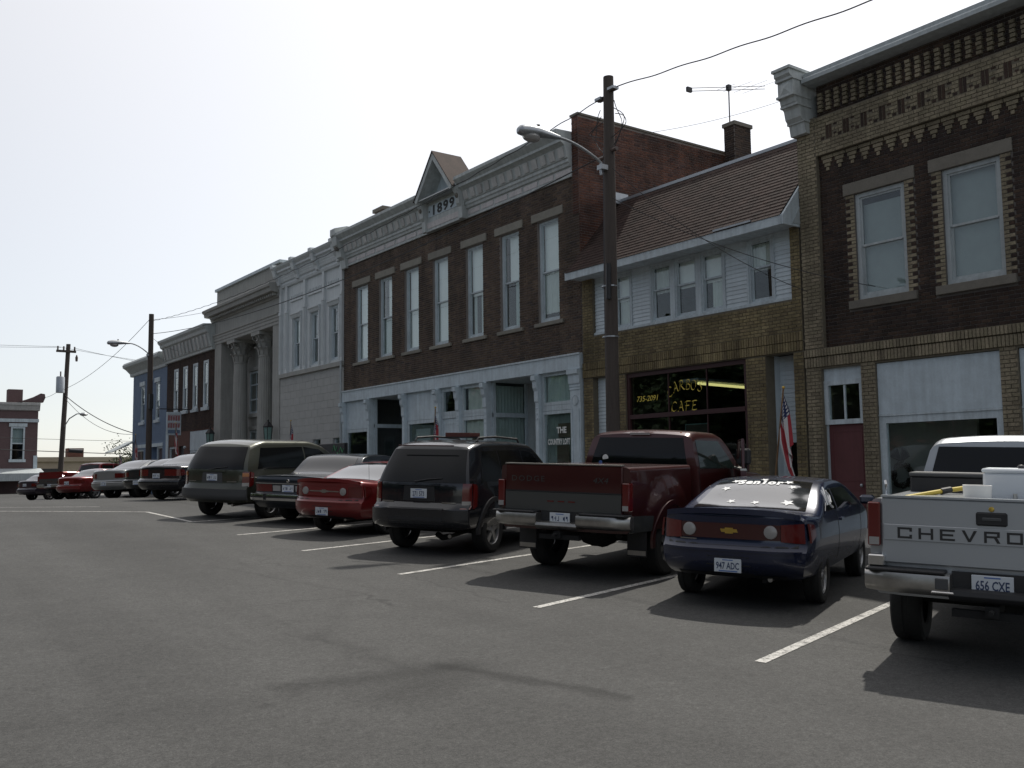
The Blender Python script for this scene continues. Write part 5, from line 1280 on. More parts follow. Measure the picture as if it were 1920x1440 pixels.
def side_patch(m, s, q, sg, off=.008, nu=10, nv=6, **kw):
    """q: four (x,z) corners on the flank (x measured from the shape's own rear)"""
    def f(u, v, o):
        x, z = quadmap(q, u, v); y = s.W(x, z)+o
        return (x+s.x0, sg*y, z)
    return patch(m, f, nu, nv, off, **kw)
def top_patch(m, s, q, off=.008, nu=12, nv=10, **kw):
    """q: four (x,y) corners on the upper surface"""
    def f(u, v, o):
        x, y = quadmap(q, u, v); h = s.half(x); zt = s.zt(x); wt = h[-6][0]
        z = zt+s.crown*(1-(min(1, abs(y)/max(wt, .01)))**2)
        d = (s.zt(x+.02)-s.zt(x-.02))/.04; n = Vector((-d, 0, 1)).normalized()
        return (s.X(x, y, z)+n.x*o, y, z+n.z*o)
    return patch(m, f, nu, nv, off, **kw)
def boolean_cut(o, cutters):
    for c in cutters:
        md = o.modifiers.new('b', 'BOOLEAN'); md.operation = 'DIFFERENCE'; md.object = c; md.solver = 'EXACT'
        try: md.material_mode = 'TRANSFER'
        except Exception: pass
    bpy.context.view_layer.update()
    dg = bpy.context.evaluated_depsgraph_get(); me = bpy.data.meshes.new_from_object(o.evaluated_get(dg))
    o.modifiers.clear(); old = o.data; o.data = me; bpy.data.meshes.remove(old)
    for c in cutters: bpy.data.objects.remove(c)
    finish(me, True, 38)
def cyl_cut(x, z, r, y0, y1):
    m = MB(); n = 40; z -= LIFT[0]*.6
    m.rings([[(x+r*cos(2*pi*k/n), y, z+r*sin(2*pi*k/n)) for k in range(n)] for y in (y0, y1)]); return m.build('cut', 'under', None)
def box_cut(*a): return MB().box(*a).build('cut', 'black_plastic', None)
LIFT = [0]
def place(T, X, Y, th):
    th = radians(th); e = .4
    Yc = Y+1.8*cos(th); sl_ = (ground(Yc+e)-ground(Yc-e))/(2*e)
    f = Vector((sin(th), cos(th), sl_*cos(th))).normalized(); l = Vector((-cos(th), sin(th), sl_*sin(th))).normalized(); u = f.cross(l).normalized(); l = u.cross(f)
    M = Matrix(((f.x, l.x, u.x), (f.y, l.y, u.y), (f.z, l.z, u.z)))
    T.location = (X, Y, ground(Yc)-sl_*1.8*cos(th)+LIFT[0]); T.rotation_euler = M.to_euler()
def wheel(T, x, sg, yo, r, wd, style='alloy5', ri=None):
    """tyre on its rim; yo = outer face of the tyre"""
    ri = ri or r*.64; c = (x, sg*(yo-wd/2), r-LIFT[0]); h = wd/2; zc = r-LIFT[0]
    t = MB(); t.lathe([(ri, -h*.85), (ri+.02, -h*.98), (r*.9, -h), (r*.975, -h*.86), (r, -h*.6), (r, -h*.2), (r-.008, -h*.18), (r-.008, h*.18-.0), (r, h*.2), (r, h*.6), (r*.975, h*.86), (r*.9, h), (ri+.02, h*.98), (ri, h*.85)], c, 'y', 40)
    W = t.build('wheel', 'tyre', T, smooth=True, ang=28)
    yo_ = sg*(yo-.02); b = MB(); s_ = -sg
    b.lathe([(ri, 0), (ri-.012, s_*.012), (ri-.02, s_*.05), (ri-.03, s_*.12)], (x, yo_, zc), 'y', 32)
    if style == 'steel':
        b.lathe([(ri-.02, s_*.03), (ri*.72, s_*.02), (ri*.62, s_*.045), (ri*.3, s_*.01), (.001, s_*.0)], (x, yo_, zc), 'y', 24)
    else:
        n = 5 if style == 'alloy5' else 6
        b.lathe([(ri*.26, s_*.012), (ri*.26, -s_*.004), (.001, -s_*.008)], (x, yo_, zc), 'y', 20)
        for k in range(n):
            a = 2*pi*k/n+.3; e = Vector((cos(a), 0, sin(a))); tt = Vector((-sin(a), 0, cos(a))); w1, w2 = ri*.16, ri*.20
            cc = Vector((x, yo_, zc)); d = Vector((0, s_*.05, 0))
            p0, p1 = cc+e*ri*.2+Vector((0, s_*.008, 0)), cc+e*(ri-.012)+Vector((0, s_*.016, 0))
            b.add([p0-tt*w1, p0+tt*w1, p1+tt*w2, p1-tt*w2, p0-tt*w1+d, p0+tt*w1+d, p1+tt*w2+d, p1-tt*w2+d], [(0, 1, 2, 3), (0, 3, 7, 4), (1, 5, 6, 2), (0, 4, 5, 1), (2, 6, 7, 3)])
    b.build('rim', 'alloy' if style != 'steel' else 'chrome_dull', W, smooth=True, ang=30)
    MB().lathe([(ri-.03, s_*.10), (.001, s_*.10)], (x, yo_, zc), 'y', 24).build('brake_disc', 'steel_dark', W)
    return W
def plate(T, x, y, z, txt=None, tilt=0, w_=.305, h_=.152, blocks=0, ny=0):
    P = MB().bbox(x-.006, x+.004, y-w_/2, y+w_/2, z-h_/2, z+h_/2, .003).build('licence_plate', 'plate_white', T)
    b = MB()
    if txt: text_on(b, txt, x-.008, y, z-.004, .105, .64, bold=.002)
    else:
        random.seed(blocks)
        for k in range(6):
            if k == 3: continue
            yy = y+.11-k*.044; b.box(x-.008, x-.007, yy-.013, yy-.005, z-.03, z+.03); b.box(x-.008, x-.007, yy-.005, yy+.013, z+random.choice((-.03, 0, .02)), z+random.choice((-.02, .01, .03)))
    b.build('lettering', 'plate_ink', P)
    MB().box(x-.0075, x-.0065, y-.06, y+.06, z+.054, z+.064).build('print', 'plate_blue', P); MB().box(x-.0075, x-.0065, y-.11, y+.10, z-.068, z-.056).build('print', 'plate_blue', P)
    return P
def car(name, label, pose, s, pm, wheels, cuts=(), glass=None, group='vehicles parked nose-in along the kerb', body='body'):
    T = thing(name, label, 'car', group=group, world=False); place(T, *pose)
    B = s.hull().build(body, [pm, 'under'], T, smooth=True, ang=38, weld=True)
    (xr, xf, r, ro) = wheels
    cs = [cyl_cut(x+s.x0, zr, ro, sg*(s.w0-.30), sg*(s.w0+.4)) for x, zr in ((xr-s.x0, r), (xf-s.x0, r)) for sg in (1, -1)] if wheels else []
    boolean_cut(B, cs+list(cuts))
    return T, B
def underbody(T, L, w_, z, xr, xf):
    b = MB(); b.box(.4, L-.5, -w_*.62, w_*.62, z-.02, z+.1); b.tube([(xr, -w_*.8, .30), (xr, w_*.8, .30)], .045, 8); b.tube([(xf, -w_*.8, .30), (xf, w_*.8, .30)], .04, 8)
    b.tube([(.25, -.35, z-.02), (1.4, -.4, z-.05), (2.4, -.3, z-.02)], .035, 8)
    b.build('underbody', 'under', T)

# ------------------------------------------------------------------ compact coupe (two of them)
def coupe(label, pose, pm, plate_txt, detailed, blocks=1):
    L, w0 = 4.58, .872
    prof = [(0, .96), (.08, 1.0), (.35, .985), (.72, .965), (.80, .975), (1.75, 1.275), (2.05, 1.308), (2.5, 1.313), (2.85, 1.288), (3.75, .97), (4.2, .86), (4.5, .70), (4.58, .62)]
    rear = [(.27, .22), (.33, .10), (.40, .03), (.48, .0), (.60, 0), (.63, .045), (.66, .07), (.85, .07), (.95, .06), (1.0, .07), (1.4, .1)]
    s = Shape(L, prof, w0, .27, .95, .42, rear, rc=.24, fl=1.0, bulge=.07, rr=.09, curve=.22, rtaper=.06)
    T, B = car('coupe', label, pose, s, pm, (1.02, 3.66, .305, .365))
    for sg in (1, -1):
        wheel(T, 1.02, sg, .85, .305, .20); wheel(T, 3.66, sg, .84, .305, .20)
    # glazing
    rg = MB(); top_patch(rg, s, [(.84, .67), (.84, -.67), (1.78, -.565), (1.78, .565)], .006, 16, 12)
    RG = rg.build('rear_window', 'car_glass', T, smooth=True)
    for sg in (1, -1):
        g = MB(); side_patch(g, s, [(1.20, .985), (1.86, .975), (1.96, 1.215), (1.72, 1.20)], sg, .006, 8, 6); g.build('quarter_window', 'car_glass', T, smooth=True)
        g = MB(); side_patch(g, s, [(1.92, .975), (3.35, .965), (2.84, 1.21), (2.02, 1.22)], sg, .006, 12, 6); g.build('side_window', 'car_glass', T, smooth=True)
        for x in (1.80, 3.38): side_patch(MB(), s, [(x, .38), (x+.012, .38), (x+.02, .955), (x+.008, .955)], sg, .002, 1, 8).build('door_gap', 'black_plastic', T)
        MB().bbox(1.95, 2.12, sg*(.866)-.012, sg*(.866)+.012, .83, .865, .006).build('door_handle', pm, T)
        m = MB().bbox(3.15, 3.33, sg*.97-.10, sg*.97+.08, .97, 1.09, .03).build('mirror', pm, T, smooth=True)
    # rear: full-width lamp strip, wing, bumper groove
    lamp = MB(); rear_patch(lamp, s, [(.56, .71), (-.56, .71), (-.56, .88), (.56, .88)], .006, 12, 3)
    lamp.build('tail_panel', 'tail_dark' if detailed else pm, T, smooth=True)
    for sg in (1, -1):
        l = MB(); rear_patch(l, s, [(sg*.565, .70), (sg*.80, .68), (sg*.79, .90), (sg*.565, .885)], .008, 8, 4)
        side_patch(l, s, [(.26, .69), (.46, .76), (.42, .88), (.25, .90)], sg, .010, 6, 4)
        l.build('tail_light', 'tail_red', T, smooth=True)
        c = MB(); x = s.X(0, sg*.46, .80)-.012; c.lathe([(.075, .0), (.07, -.012), (.045, -.02), (.001, -.022)], (x, sg*.46, .80), 'x', 20); c.build('reverse_light', 'tail_clear', T, smooth=True)
    wing = MB(); 
    def wf(u, v, o):
        y = .76*(1-2*u); x = .02+.20*v+.14*(abs(1-2*u))**2.4; z = 1.005-.05*(abs(1-2*u))**3+.03*(1-v)+(o if o > 0 else -.05*1)
        return (x, y, z)
    patch(wing, wf, 16, 3, .012, base=-.03); wing.build('spoiler', pm, T, smooth=True)
    g = MB(); rear_patch(g, s, [(.74, .635), (-.74, .635), (-.74, .66), (.74, .66)], .003, 14, 1, base=-.004); g.build('trunk_gap', 'black_plastic', T)
    g = MB(); rear_patch(g, s, [(.78, .575), (-.78, .575), (-.78, .60), (.78, .60)], .014, 14, 1); g.build('bumper_moulding', pm, T, smooth=True)
    g = MB(); rear_patch(g, s, [(.26, .32), (-.26, .32), (-.24, .52), (.24, .52)], .002, 4, 2, base=-.003); g.build('plate_recess', 'black_plastic', T)
    plate(T, s.X(0, 0, .42)-.015, 0, .42, plate_txt, blocks=blocks)
    g = MB(); rear_patch(g, s, [(.62, .275), (-.62, .275), (-.62, .315), (.62, .315)], .004, 8, 1); g.build('bumper_valance', 'black_plastic', T)
    MB().tube([(.2, -.42, .27), (.7, -.42, .28)], .028, 10).build('exhaust_pipe', 'chrome_dull', T)
    bt = MB(); bx = s.X(0, 0, .80)-.012
    k = 1.0
    bt.prism([(y*k, .80+z*k) for y, z in ((.10, .018), (.045, .018), (.045, .032), (-.045, .032), (-.045, .018), (-.085, .018), (-.10, -.018), (-.045, -.018), (-.045, -.032), (.045, -.032), (.045, -.018), (.085, -.018))], 0, bx-.006, bx+.008)
    bt.build('emblem', 'gold' if detailed else 'chrome_dull', T)
    if not detailed:
        b = MB(); rear_patch(b, s, [(.36, .79), (-.36, .79), (-.36, .81), (.36, .81)], .014, 8, 1); b.build('trim_strip', 'chrome_dull', T)
    underbody(T, L, w0, .27, 1.02, 3.66)
    if detailed:
        # white shoe-polish writing across the back glass and on the quarter window
        def on_glass(mb, pts2, faces, sx, ox, oy):
            vs = []
            for px, py in pts2:
                x = ox+py; y = oy-px*sx
                h = s.half(x); wt = h[-6][0]; z = s.zt(x)+s.crown*(1-min(1, abs(y)/max(wt, .01))**2); d = (s.zt(x+.02)-s.zt(x-.02))/.04; n = Vector((-d, 0, 1)).normalized()
                vs.append((s.X(x, y, z)+n.x*.011, y, z+n.z*.011))
            mb.add(vs, faces)
        for txt, size, ox, oy in (('Senior', .17, 1.55, .04),):
            for i, ch in enumerate(txt):
                wr = MB(); vs, fs = text_pts(ch, size, bold=.010, res=3); on_glass(wr, [(v[0]+(i-(len(txt)-1)/2)*size*.56, v[1]*1.25) for v in vs], fs, 1.0, ox, oy); wr.build('window_writing', 'shoe_polish', RG)
        for (cx, cy, r) in ((.36, 1.66, .07), (.02, 1.74, .06), (-.30, 1.66, .07), (-.38, 1.50, .06), (-.42, 1.05, .09), (.42, 1.40, .07), (-.05, 1.0, .06), (.25, 1.02, .06)):
            pts = [(r*(1 if k % 2 else .45)*cos(2*pi*k/10+.3), r*(1 if k % 2 else .45)*sin(2*pi*k/10+.3)) for k in range(10)]
            wr = MB(); on_glass(wr, [(p[0]-cx, p[1]) for p in pts], [tuple(range(10))], 1, cy, 0); wr.build('window_star', 'shoe_polish', RG)
        for i, pts in enumerate(([(0, .0), (.05, .17), (.1, .02), (.13, .16)], [(.0, .12), (.07, .2), (.1, .1), (.03, .0), (.1, -.04)], [(0, .02), (.08, .1), (.02, .16)])):
            b = MB(); b.tube([(1.44+.13*i+px_, -(s.W(1.5, 1.04+pz_)+.008), 1.04+pz_) for px_, pz_ in pts], .011, 5); b.build('window_writing', 'shoe_polish', T)
        g = MB(); rear_patch(g, s, [(.58, .685), (.38, .685), (.38, .697), (.58, .697)], .004, 3, 1); g.build('badge', 'chrome_dull', T)
    else:
        MB().tube([(.75, -.55, .97), (.72, -.55, 1.5)], .004, 4).build('aerial', 'black_plastic', T)
    return T

# ------------------------------------------------------------------ sedans, generic three-box (older or newer)
def sedan(name, label, pose, pm, dims, boxy=False, lamp=(.30, .62, .76), plate_z=.72, roofm=None, bumper='paint', glassm='car_glass', wheel_style='alloy5'):
    L, w0, deck, roof, xg0, xg1, xf1, xf0 = dims
    hood = deck-.04
    prof = [(0, deck-.06 if not boxy else deck-.01), (.07, deck), (xg0-.05, deck+.01), (xg0, deck+.02), (xg1, roof-.04), (xg1+.3, roof), (xf1-.25, roof), (xf1, roof-.03), (xf0, hood+.04), (xf0+.3, hood), (L-.15, hood-.10), (L, hood-.22)]
    rear = [(.30, .16), (.38, .05), (.46, 0), (.58, 0), (.61, .06), (.64, .09), (deck-.1, .09 if not boxy else .07), (deck, .10), (1.5, .14)]
    s = Shape(L, prof, w0, .29, deck-.02, .36 if not boxy else .30, rear, rc=.2 if not boxy else .09, bulge=.06 if not boxy else .04, rr=.09 if not boxy else .05, curve=.18, rcp=2.6 if not boxy else 5)
    xr, xf, r = 1.05 if not boxy else 1.25, L-.95, .32
    T, B = car(name, label, pose, s, pm, (xr, xf, r, r+.06))
    for sg in (1, -1):
        wheel(T, xr, sg, w0-.03, r, .21, wheel_style); wheel(T, xf, sg, w0-.03, r, .21, wheel_style)
    yb = s.W(xg0, deck)*.80; yt = s.W(xg1, roof-.1)*.80
    g = MB(); top_patch(g, s, [(xg0+.06, yb), (xg0+.06, -yb), (xg1-.03, -yt), (xg1-.03, yt)], .006, 12, 10); g.build('rear_window', glassm, T, smooth=True)
    for sg in (1, -1):
        xm = (xg1+xf1)/2+.05
        g = MB(); side_patch(g, s, [(xg0+.42, deck+.035), (xm-.04, deck+.03), (xm-.02, roof-.10), (xg1+.1, roof-.11)], sg, .006, 10, 6); g.build('side_window', 'car_glass', T, smooth=True)
        g = MB(); side_patch(g, s, [(xm+.04, deck+.03), (xf0-.3, deck+.025), (xf1+.02, roof-.11), (xm+.04, roof-.10)], sg, .006, 10, 6); g.build('side_window', 'car_glass', T, smooth=True)
        l = MB(); rear_patch(l, s, [(sg*lamp[0], lamp[1]), (sg*(w0-.05), lamp[1]), (sg*(w0-.06), lamp[2]), (sg*lamp[0], lamp[2])], .008, 8, 4)
        if not boxy: side_patch(l, s, [(.24, lamp[1]), (.40, lamp[1]+.04), (.36, lamp[2]-.01), (.24, lamp[2])], sg, .01, 4, 3)
        l.build('tail_light', 'tail_red', T, smooth=True)
        if boxy:
            c = MB(); rear_patch(c, s, [(sg*.20, lamp[1]+.02), (sg*(lamp[0]-.02), lamp[1]+.02), (sg*(lamp[0]-.02), lamp[2]-.02), (sg*.20, lamp[2]-.02)], .01, 3, 3); c.build('reverse_light', 'tail_clear', T)
        for x in (xm, xf0-.25): side_patch(MB(), s, [(x, .36), (x+.012, .36), (x+.012, deck-.01), (x, deck-.01)], sg, .002, 1, 8).build('door_gap', 'black_plastic', T)
        MB().bbox(xf0-.38, xf0-.22, sg*(w0+.08)-.09, sg*(w0+.08)+.07, deck+.03, deck+.14, .03).build('mirror', pm, T, smooth=True)
    if bumper == 'chrome':
        bm_ = MB(); z0, z1 = .46, .60
        def bf(u, v, o):
            y = (w0+.01)*(1-2*u); z = z0+(z1-z0)*v; x = -.05+.0*v+.10*abs(1-2*u)**8; return (x-o-.012*sin(pi*v), y, z)
        patch(bm_, bf, 24, 5, .02, base=-.10); bm_.build('bumper', 'chrome', T, smooth=True)
        MB().box(-.085, -.06, -w0+.08, w0-.08, .515, .545).build('bumper_strip', 'black_plastic', T)
        for sg in (1, -1): MB().box(-.09, -.03, sg*.5-.03, sg*.5+.03, .47, .6).build('bumper_guard', 'black_plastic', T)
        b = MB(); rear_patch(b, s, [(w0-.03, lamp[2]+.015), (-w0+.03, lamp[2]+.015), (-w0+.03, lamp[2]+.03), (w0-.03, lamp[2]+.03)], .012, 10, 1); b.build('trim_strip', 'chrome', T)
        MB().lathe([(.04, 0), (.035, -.012), (.001, -.016)], (s.X(0, 0, deck-.1)-.004, 0, deck-.1), 'x', 14).build('trunk_lock', 'chrome', T, smooth=True)
    else:
        g = MB(); rear_patch(g, s, [(w0-.1, .595), (-w0+.1, .595), (-w0+.1, .62), (w0-.1, .62)], .003, 12, 1, base=-.004); g.build('trunk_gap', 'black_plastic', T)
    plate(T, s.X(0, 0, plate_z)-.012, 0, plate_z, None, blocks=int(L*100))
    underbody(T, L, w0, .29, xr, xf)
    return T, s

# ------------------------------------------------------------------ tall bodies: sport-utility and minivan
def tall(name, label, pose, pm, kind):
    if kind == 'suv':
        L, w0, belt = 4.85, .93, 1.10
        prof = [(0, 1.70), (.3, 1.755), (.9, 1.79), (2.0, 1.79), (2.7, 1.75), (3.55, 1.20), (3.7, 1.14), (4.6, 1.02), (4.85, .82)]
        rear = [(.38, .14), (.45, .03), (.52, 0), (.70, 0), (.73, .05), (.76, .10), (1.08, .11), (1.16, .14), (1.62, .42), (1.72, .50), (1.8, .6)]
        s = Shape(L, prof, w0, .38, belt, .22, rear, rc=.17, fl=1.5, bulge=.05, rr=.10, curve=.10, flare=((.98, .38, .56, .025), (3.86, .38, .56, .025)), rcp=3.2)
        xr, xf, r, ra = .98, 3.86, .375, .45
    else:
        L, w0, belt = 5.1, .965, 1.05
        prof = [(0, 1.64), (.3, 1.70), (.9, 1.745), (2.6, 1.74), (3.1, 1.66), (4.15, 1.10), (4.3, 1.06), (4.9, .92), (5.1, .7)]
        rear = [(.34, .14), (.42, .03), (.48, 0), (.64, 0), (.66, .05), (.68, .09), (1.0, .10), (1.1, .12), (1.5, .36), (1.62, .45), (1.75, .6)]
        s = Shape(L, prof, w0, .33, belt, .20, rear, rc=.20, fl=1.4, bulge=.05, rr=.12, curve=.14, rcp=2.8)
        xr, xf, r, ra = 1.02, 4.05, .34, .41
    T, B = car(name, label, pose, s, pm, (xr, xf, r, ra))
    st = 'alloy5' if kind == 'suv' else 'alloy6'
    for sg in (1, -1): wheel(T, xr, sg, w0-.01, r, .24, st); wheel(T, xf, sg, w0-.01, r, .24, st)
    zg0, zg1 = (1.13, 1.66) if kind == 'suv' else (1.07, 1.60)
    g = MB()
    q = [(.80, zg0), (-.80, zg0), (-.68, zg1), (.68, zg1)] if kind == 'suv' else [(.80, zg0+.02), (-.80, zg0+.02), (-.70, zg1), (.70, zg1)]
    rear_patch(g, s, q, .008, 16, 10); RW = g.build('rear_window', 'car_glass_tint', T, smooth=True)
    wipe = MB().tube([(s.X(0, .1, zg0)-.03, .1, zg0+.01), (s.X(0, -.15, zg0+.05)-.03, -.15, zg0+.05), (s.X(0, -.4, zg0+.08)-.025, -.4, zg0+.07)], .009, 5); wipe.build('wiper', 'black_plastic', RW)
    for sg in (1, -1):
        if kind == 'suv': qs = [[(.56, 1.14), (1.34, 1.13), (1.34, 1.64), (.80, 1.63)], [(1.40, 1.13), (2.28, 1.12), (2.26, 1.64), (1.40, 1.64)], [(2.34, 1.12), (3.28, 1.12), (2.72, 1.60), (2.33, 1.64)]]
        else: qs = [[(.56, 1.10), (2.36, 1.08), (2.36, 1.60), (.78, 1.58)], [(2.42, 1.08), (3.72, 1.08), (3.05, 1.53), (2.42, 1.60)]]
        for q in qs:
            g = MB(); side_patch(g, s, q, sg, .006, 10, 6); g.build('side_window', 'car_glass_tint', T, smooth=True)
        lz = (.72, 1.12) if kind == 'suv' else (.70, 1.04)
        l = MB(); rear_patch(l, s, [(sg*(w0-.17), lz[0]), (sg*(w0-.03), lz[0]), (sg*(w0-.04), lz[1]), (sg*(w0-.16), lz[1])], .010, 5, 8)
        side_patch(l, s, [(.26, lz[0]), (.36, lz[0]+.04), (.40, lz[1]-.03), (.30, lz[1])], sg, .012, 4, 6)
        TL = l.build('tail_light', 'tail_red' if kind == 'suv' else 'tail_red', T, smooth=True)
        l = MB(); zc = lz[0]+.03 if kind == 'suv' else lz[0]+.0
        rear_patch(l, s, [(sg*(w0-.165), zc), (sg*(w0-.04), zc), (sg*(w0-.04), zc+.09), (sg*(w0-.165), zc+.09)], .016, 4, 3); l.build('reverse_light', 'tail_clear', TL)
        if kind == 'van':
            l = MB(); rear_patch(l, s, [(sg*(w0-.165), .93), (sg*(w0-.04), .93), (sg*(w0-.045), 1.01), (sg*(w0-.16), 1.01)], .016, 4, 3); l.build('turn_light', 'tail_amber', TL)
        for x in ((1.37, 2.31) if kind == 'suv' else (2.39, 3.75)): side_patch(MB(), s, [(x, .45), (x+.012, .45), (x+.012, belt), (x, belt)], sg, .002, 1, 8).build('door_gap', 'black_plastic', T)
        n = 20
        if kind == 'suv':                       # dark wheel-arch mouldings
            for xw in (xr, xf):
                ar = MB(); rs = []
                for k in range(n+1):
                    a = pi*k/n*1.1-.05*pi; ring = []
                    for rr_, dy in ((ra-.01, -.06), (ra-.01, .012), (ra+.06, .012), (ra+.07, -.03)):
                        x, z = xw+rr_*cos(a), r+rr_*sin(a); ring.append((x, sg*(s.W(x, max(z, .4))+dy), z))
                    rs.append(ring)
                ar.rings(rs, True, True); ar.build('arch_moulding', 'black_plastic', T, smooth=True)
        MB().bbox(3.1 if kind == 'suv' else 3.45, 3.3 if kind == 'suv' else 3.65, sg*(w0+.10)-.11, sg*(w0+.10)+.08, belt+.04, belt+.2, .03).build('mirror', pm, T, smooth=True)
        # roof rails
        if kind == 'suv':
            MB().tube([(.95, sg*.60, 1.79), (1.0, sg*.60, 1.85), (1.6, sg*.61, 1.875), (2.5, sg*.60, 1.84), (2.6, sg*.59, 1.77)], .018, 8).build('roof_rail', 'black_plastic', T, smooth=True)
    zb_ = (.42, .70) if kind == 'suv' else (.40, .64)
    bu = MB(); rear_patch(bu, s, [(w0-.03, zb_[0]), (-w0+.03, zb_[0]), (-w0+.03, zb_[1]), (w0-.03, zb_[1])], .03, 22, 6)
    bu.build('bumper', pm if kind == 'suv' else 'grey_plastic', T, smooth=True)
    if kind == 'suv':
        g = MB(); rear_patch(g, s, [(.5, .705), (-.5, .705), (-.5, .725), (.5, .725)], .035, 10, 1); g.build('bumper_step', 'black_plastic', T)
        g = MB(); rear_patch(g, s, [(.52, .47), (-.52, .47), (-.5, .58), (.5, .58)], .032, 8, 2); g.build('bumper_recess', 'black_plastic', T)
    else:
        g = MB(); rear_patch(g, s, [(.86, .63), (-.86, .63), (-.86, .645), (.86, .645)], .012, 10, 1, base=-.003); g.build('tailgate_gap', 'black_plastic', T)
    pz = .95 if kind == 'suv' else .90
    g = MB(); rear_patch(g, s, [(.30, pz-.12), (-.30, pz-.12), (-.28, pz+.12), (.28, pz+.12)], .004, 4, 3, base=-.003); g.build('plate_recess', 'black_plastic' if kind == 'suv' else 'grey_plastic', T)
    plate(T, s.X(0, 0, pz)-.014, 0, pz, '271 573' if kind == 'suv' else None, blocks=4)
    g = MB(); rear_patch(g, s, [(.38, pz+.13), (-.38, pz+.13), (-.38, pz+.165), (.38, pz+.165)], .02, 6, 1); g.build('tailgate_handle', pm if kind == 'suv' else 'paint_olive', T, smooth=True)
    for y in (.60, -.55):
        g = MB(); rear_patch(g, s, [(y+.12, .80), (y-.12, .80), (y-.12, .82), (y+.12, .82)], .010, 4, 1); g.build('badge', 'chrome_dull', T)
    if kind == 'suv':
        b = MB(); b.tube([(.30, .52, 1.72), (.30, -.52, 1.72)], .012, 6); b.build('brake_light', 'tail_dark', T)
        for x in (1.25, 2.1): MB().box(x-.025, x+.025, -.60, .60, 1.852, 1.872).build('crossbar', 'black_plastic', T)
    MB().tube([(.15, -.55, .28), (1.0, -.5, .32)], .032, 10).build('exhaust_pipe', 'chrome_dull', T)
    underbody(T, L, w0, .38 if kind == 'suv' else .33, xr, xf)
    if kind == 'suv': MB().tube([(.7, -.25, .22), (.8, -.05, .18), (.9, .1, .22)], .05, 8).build('axle_housing', 'under', T)
    return T

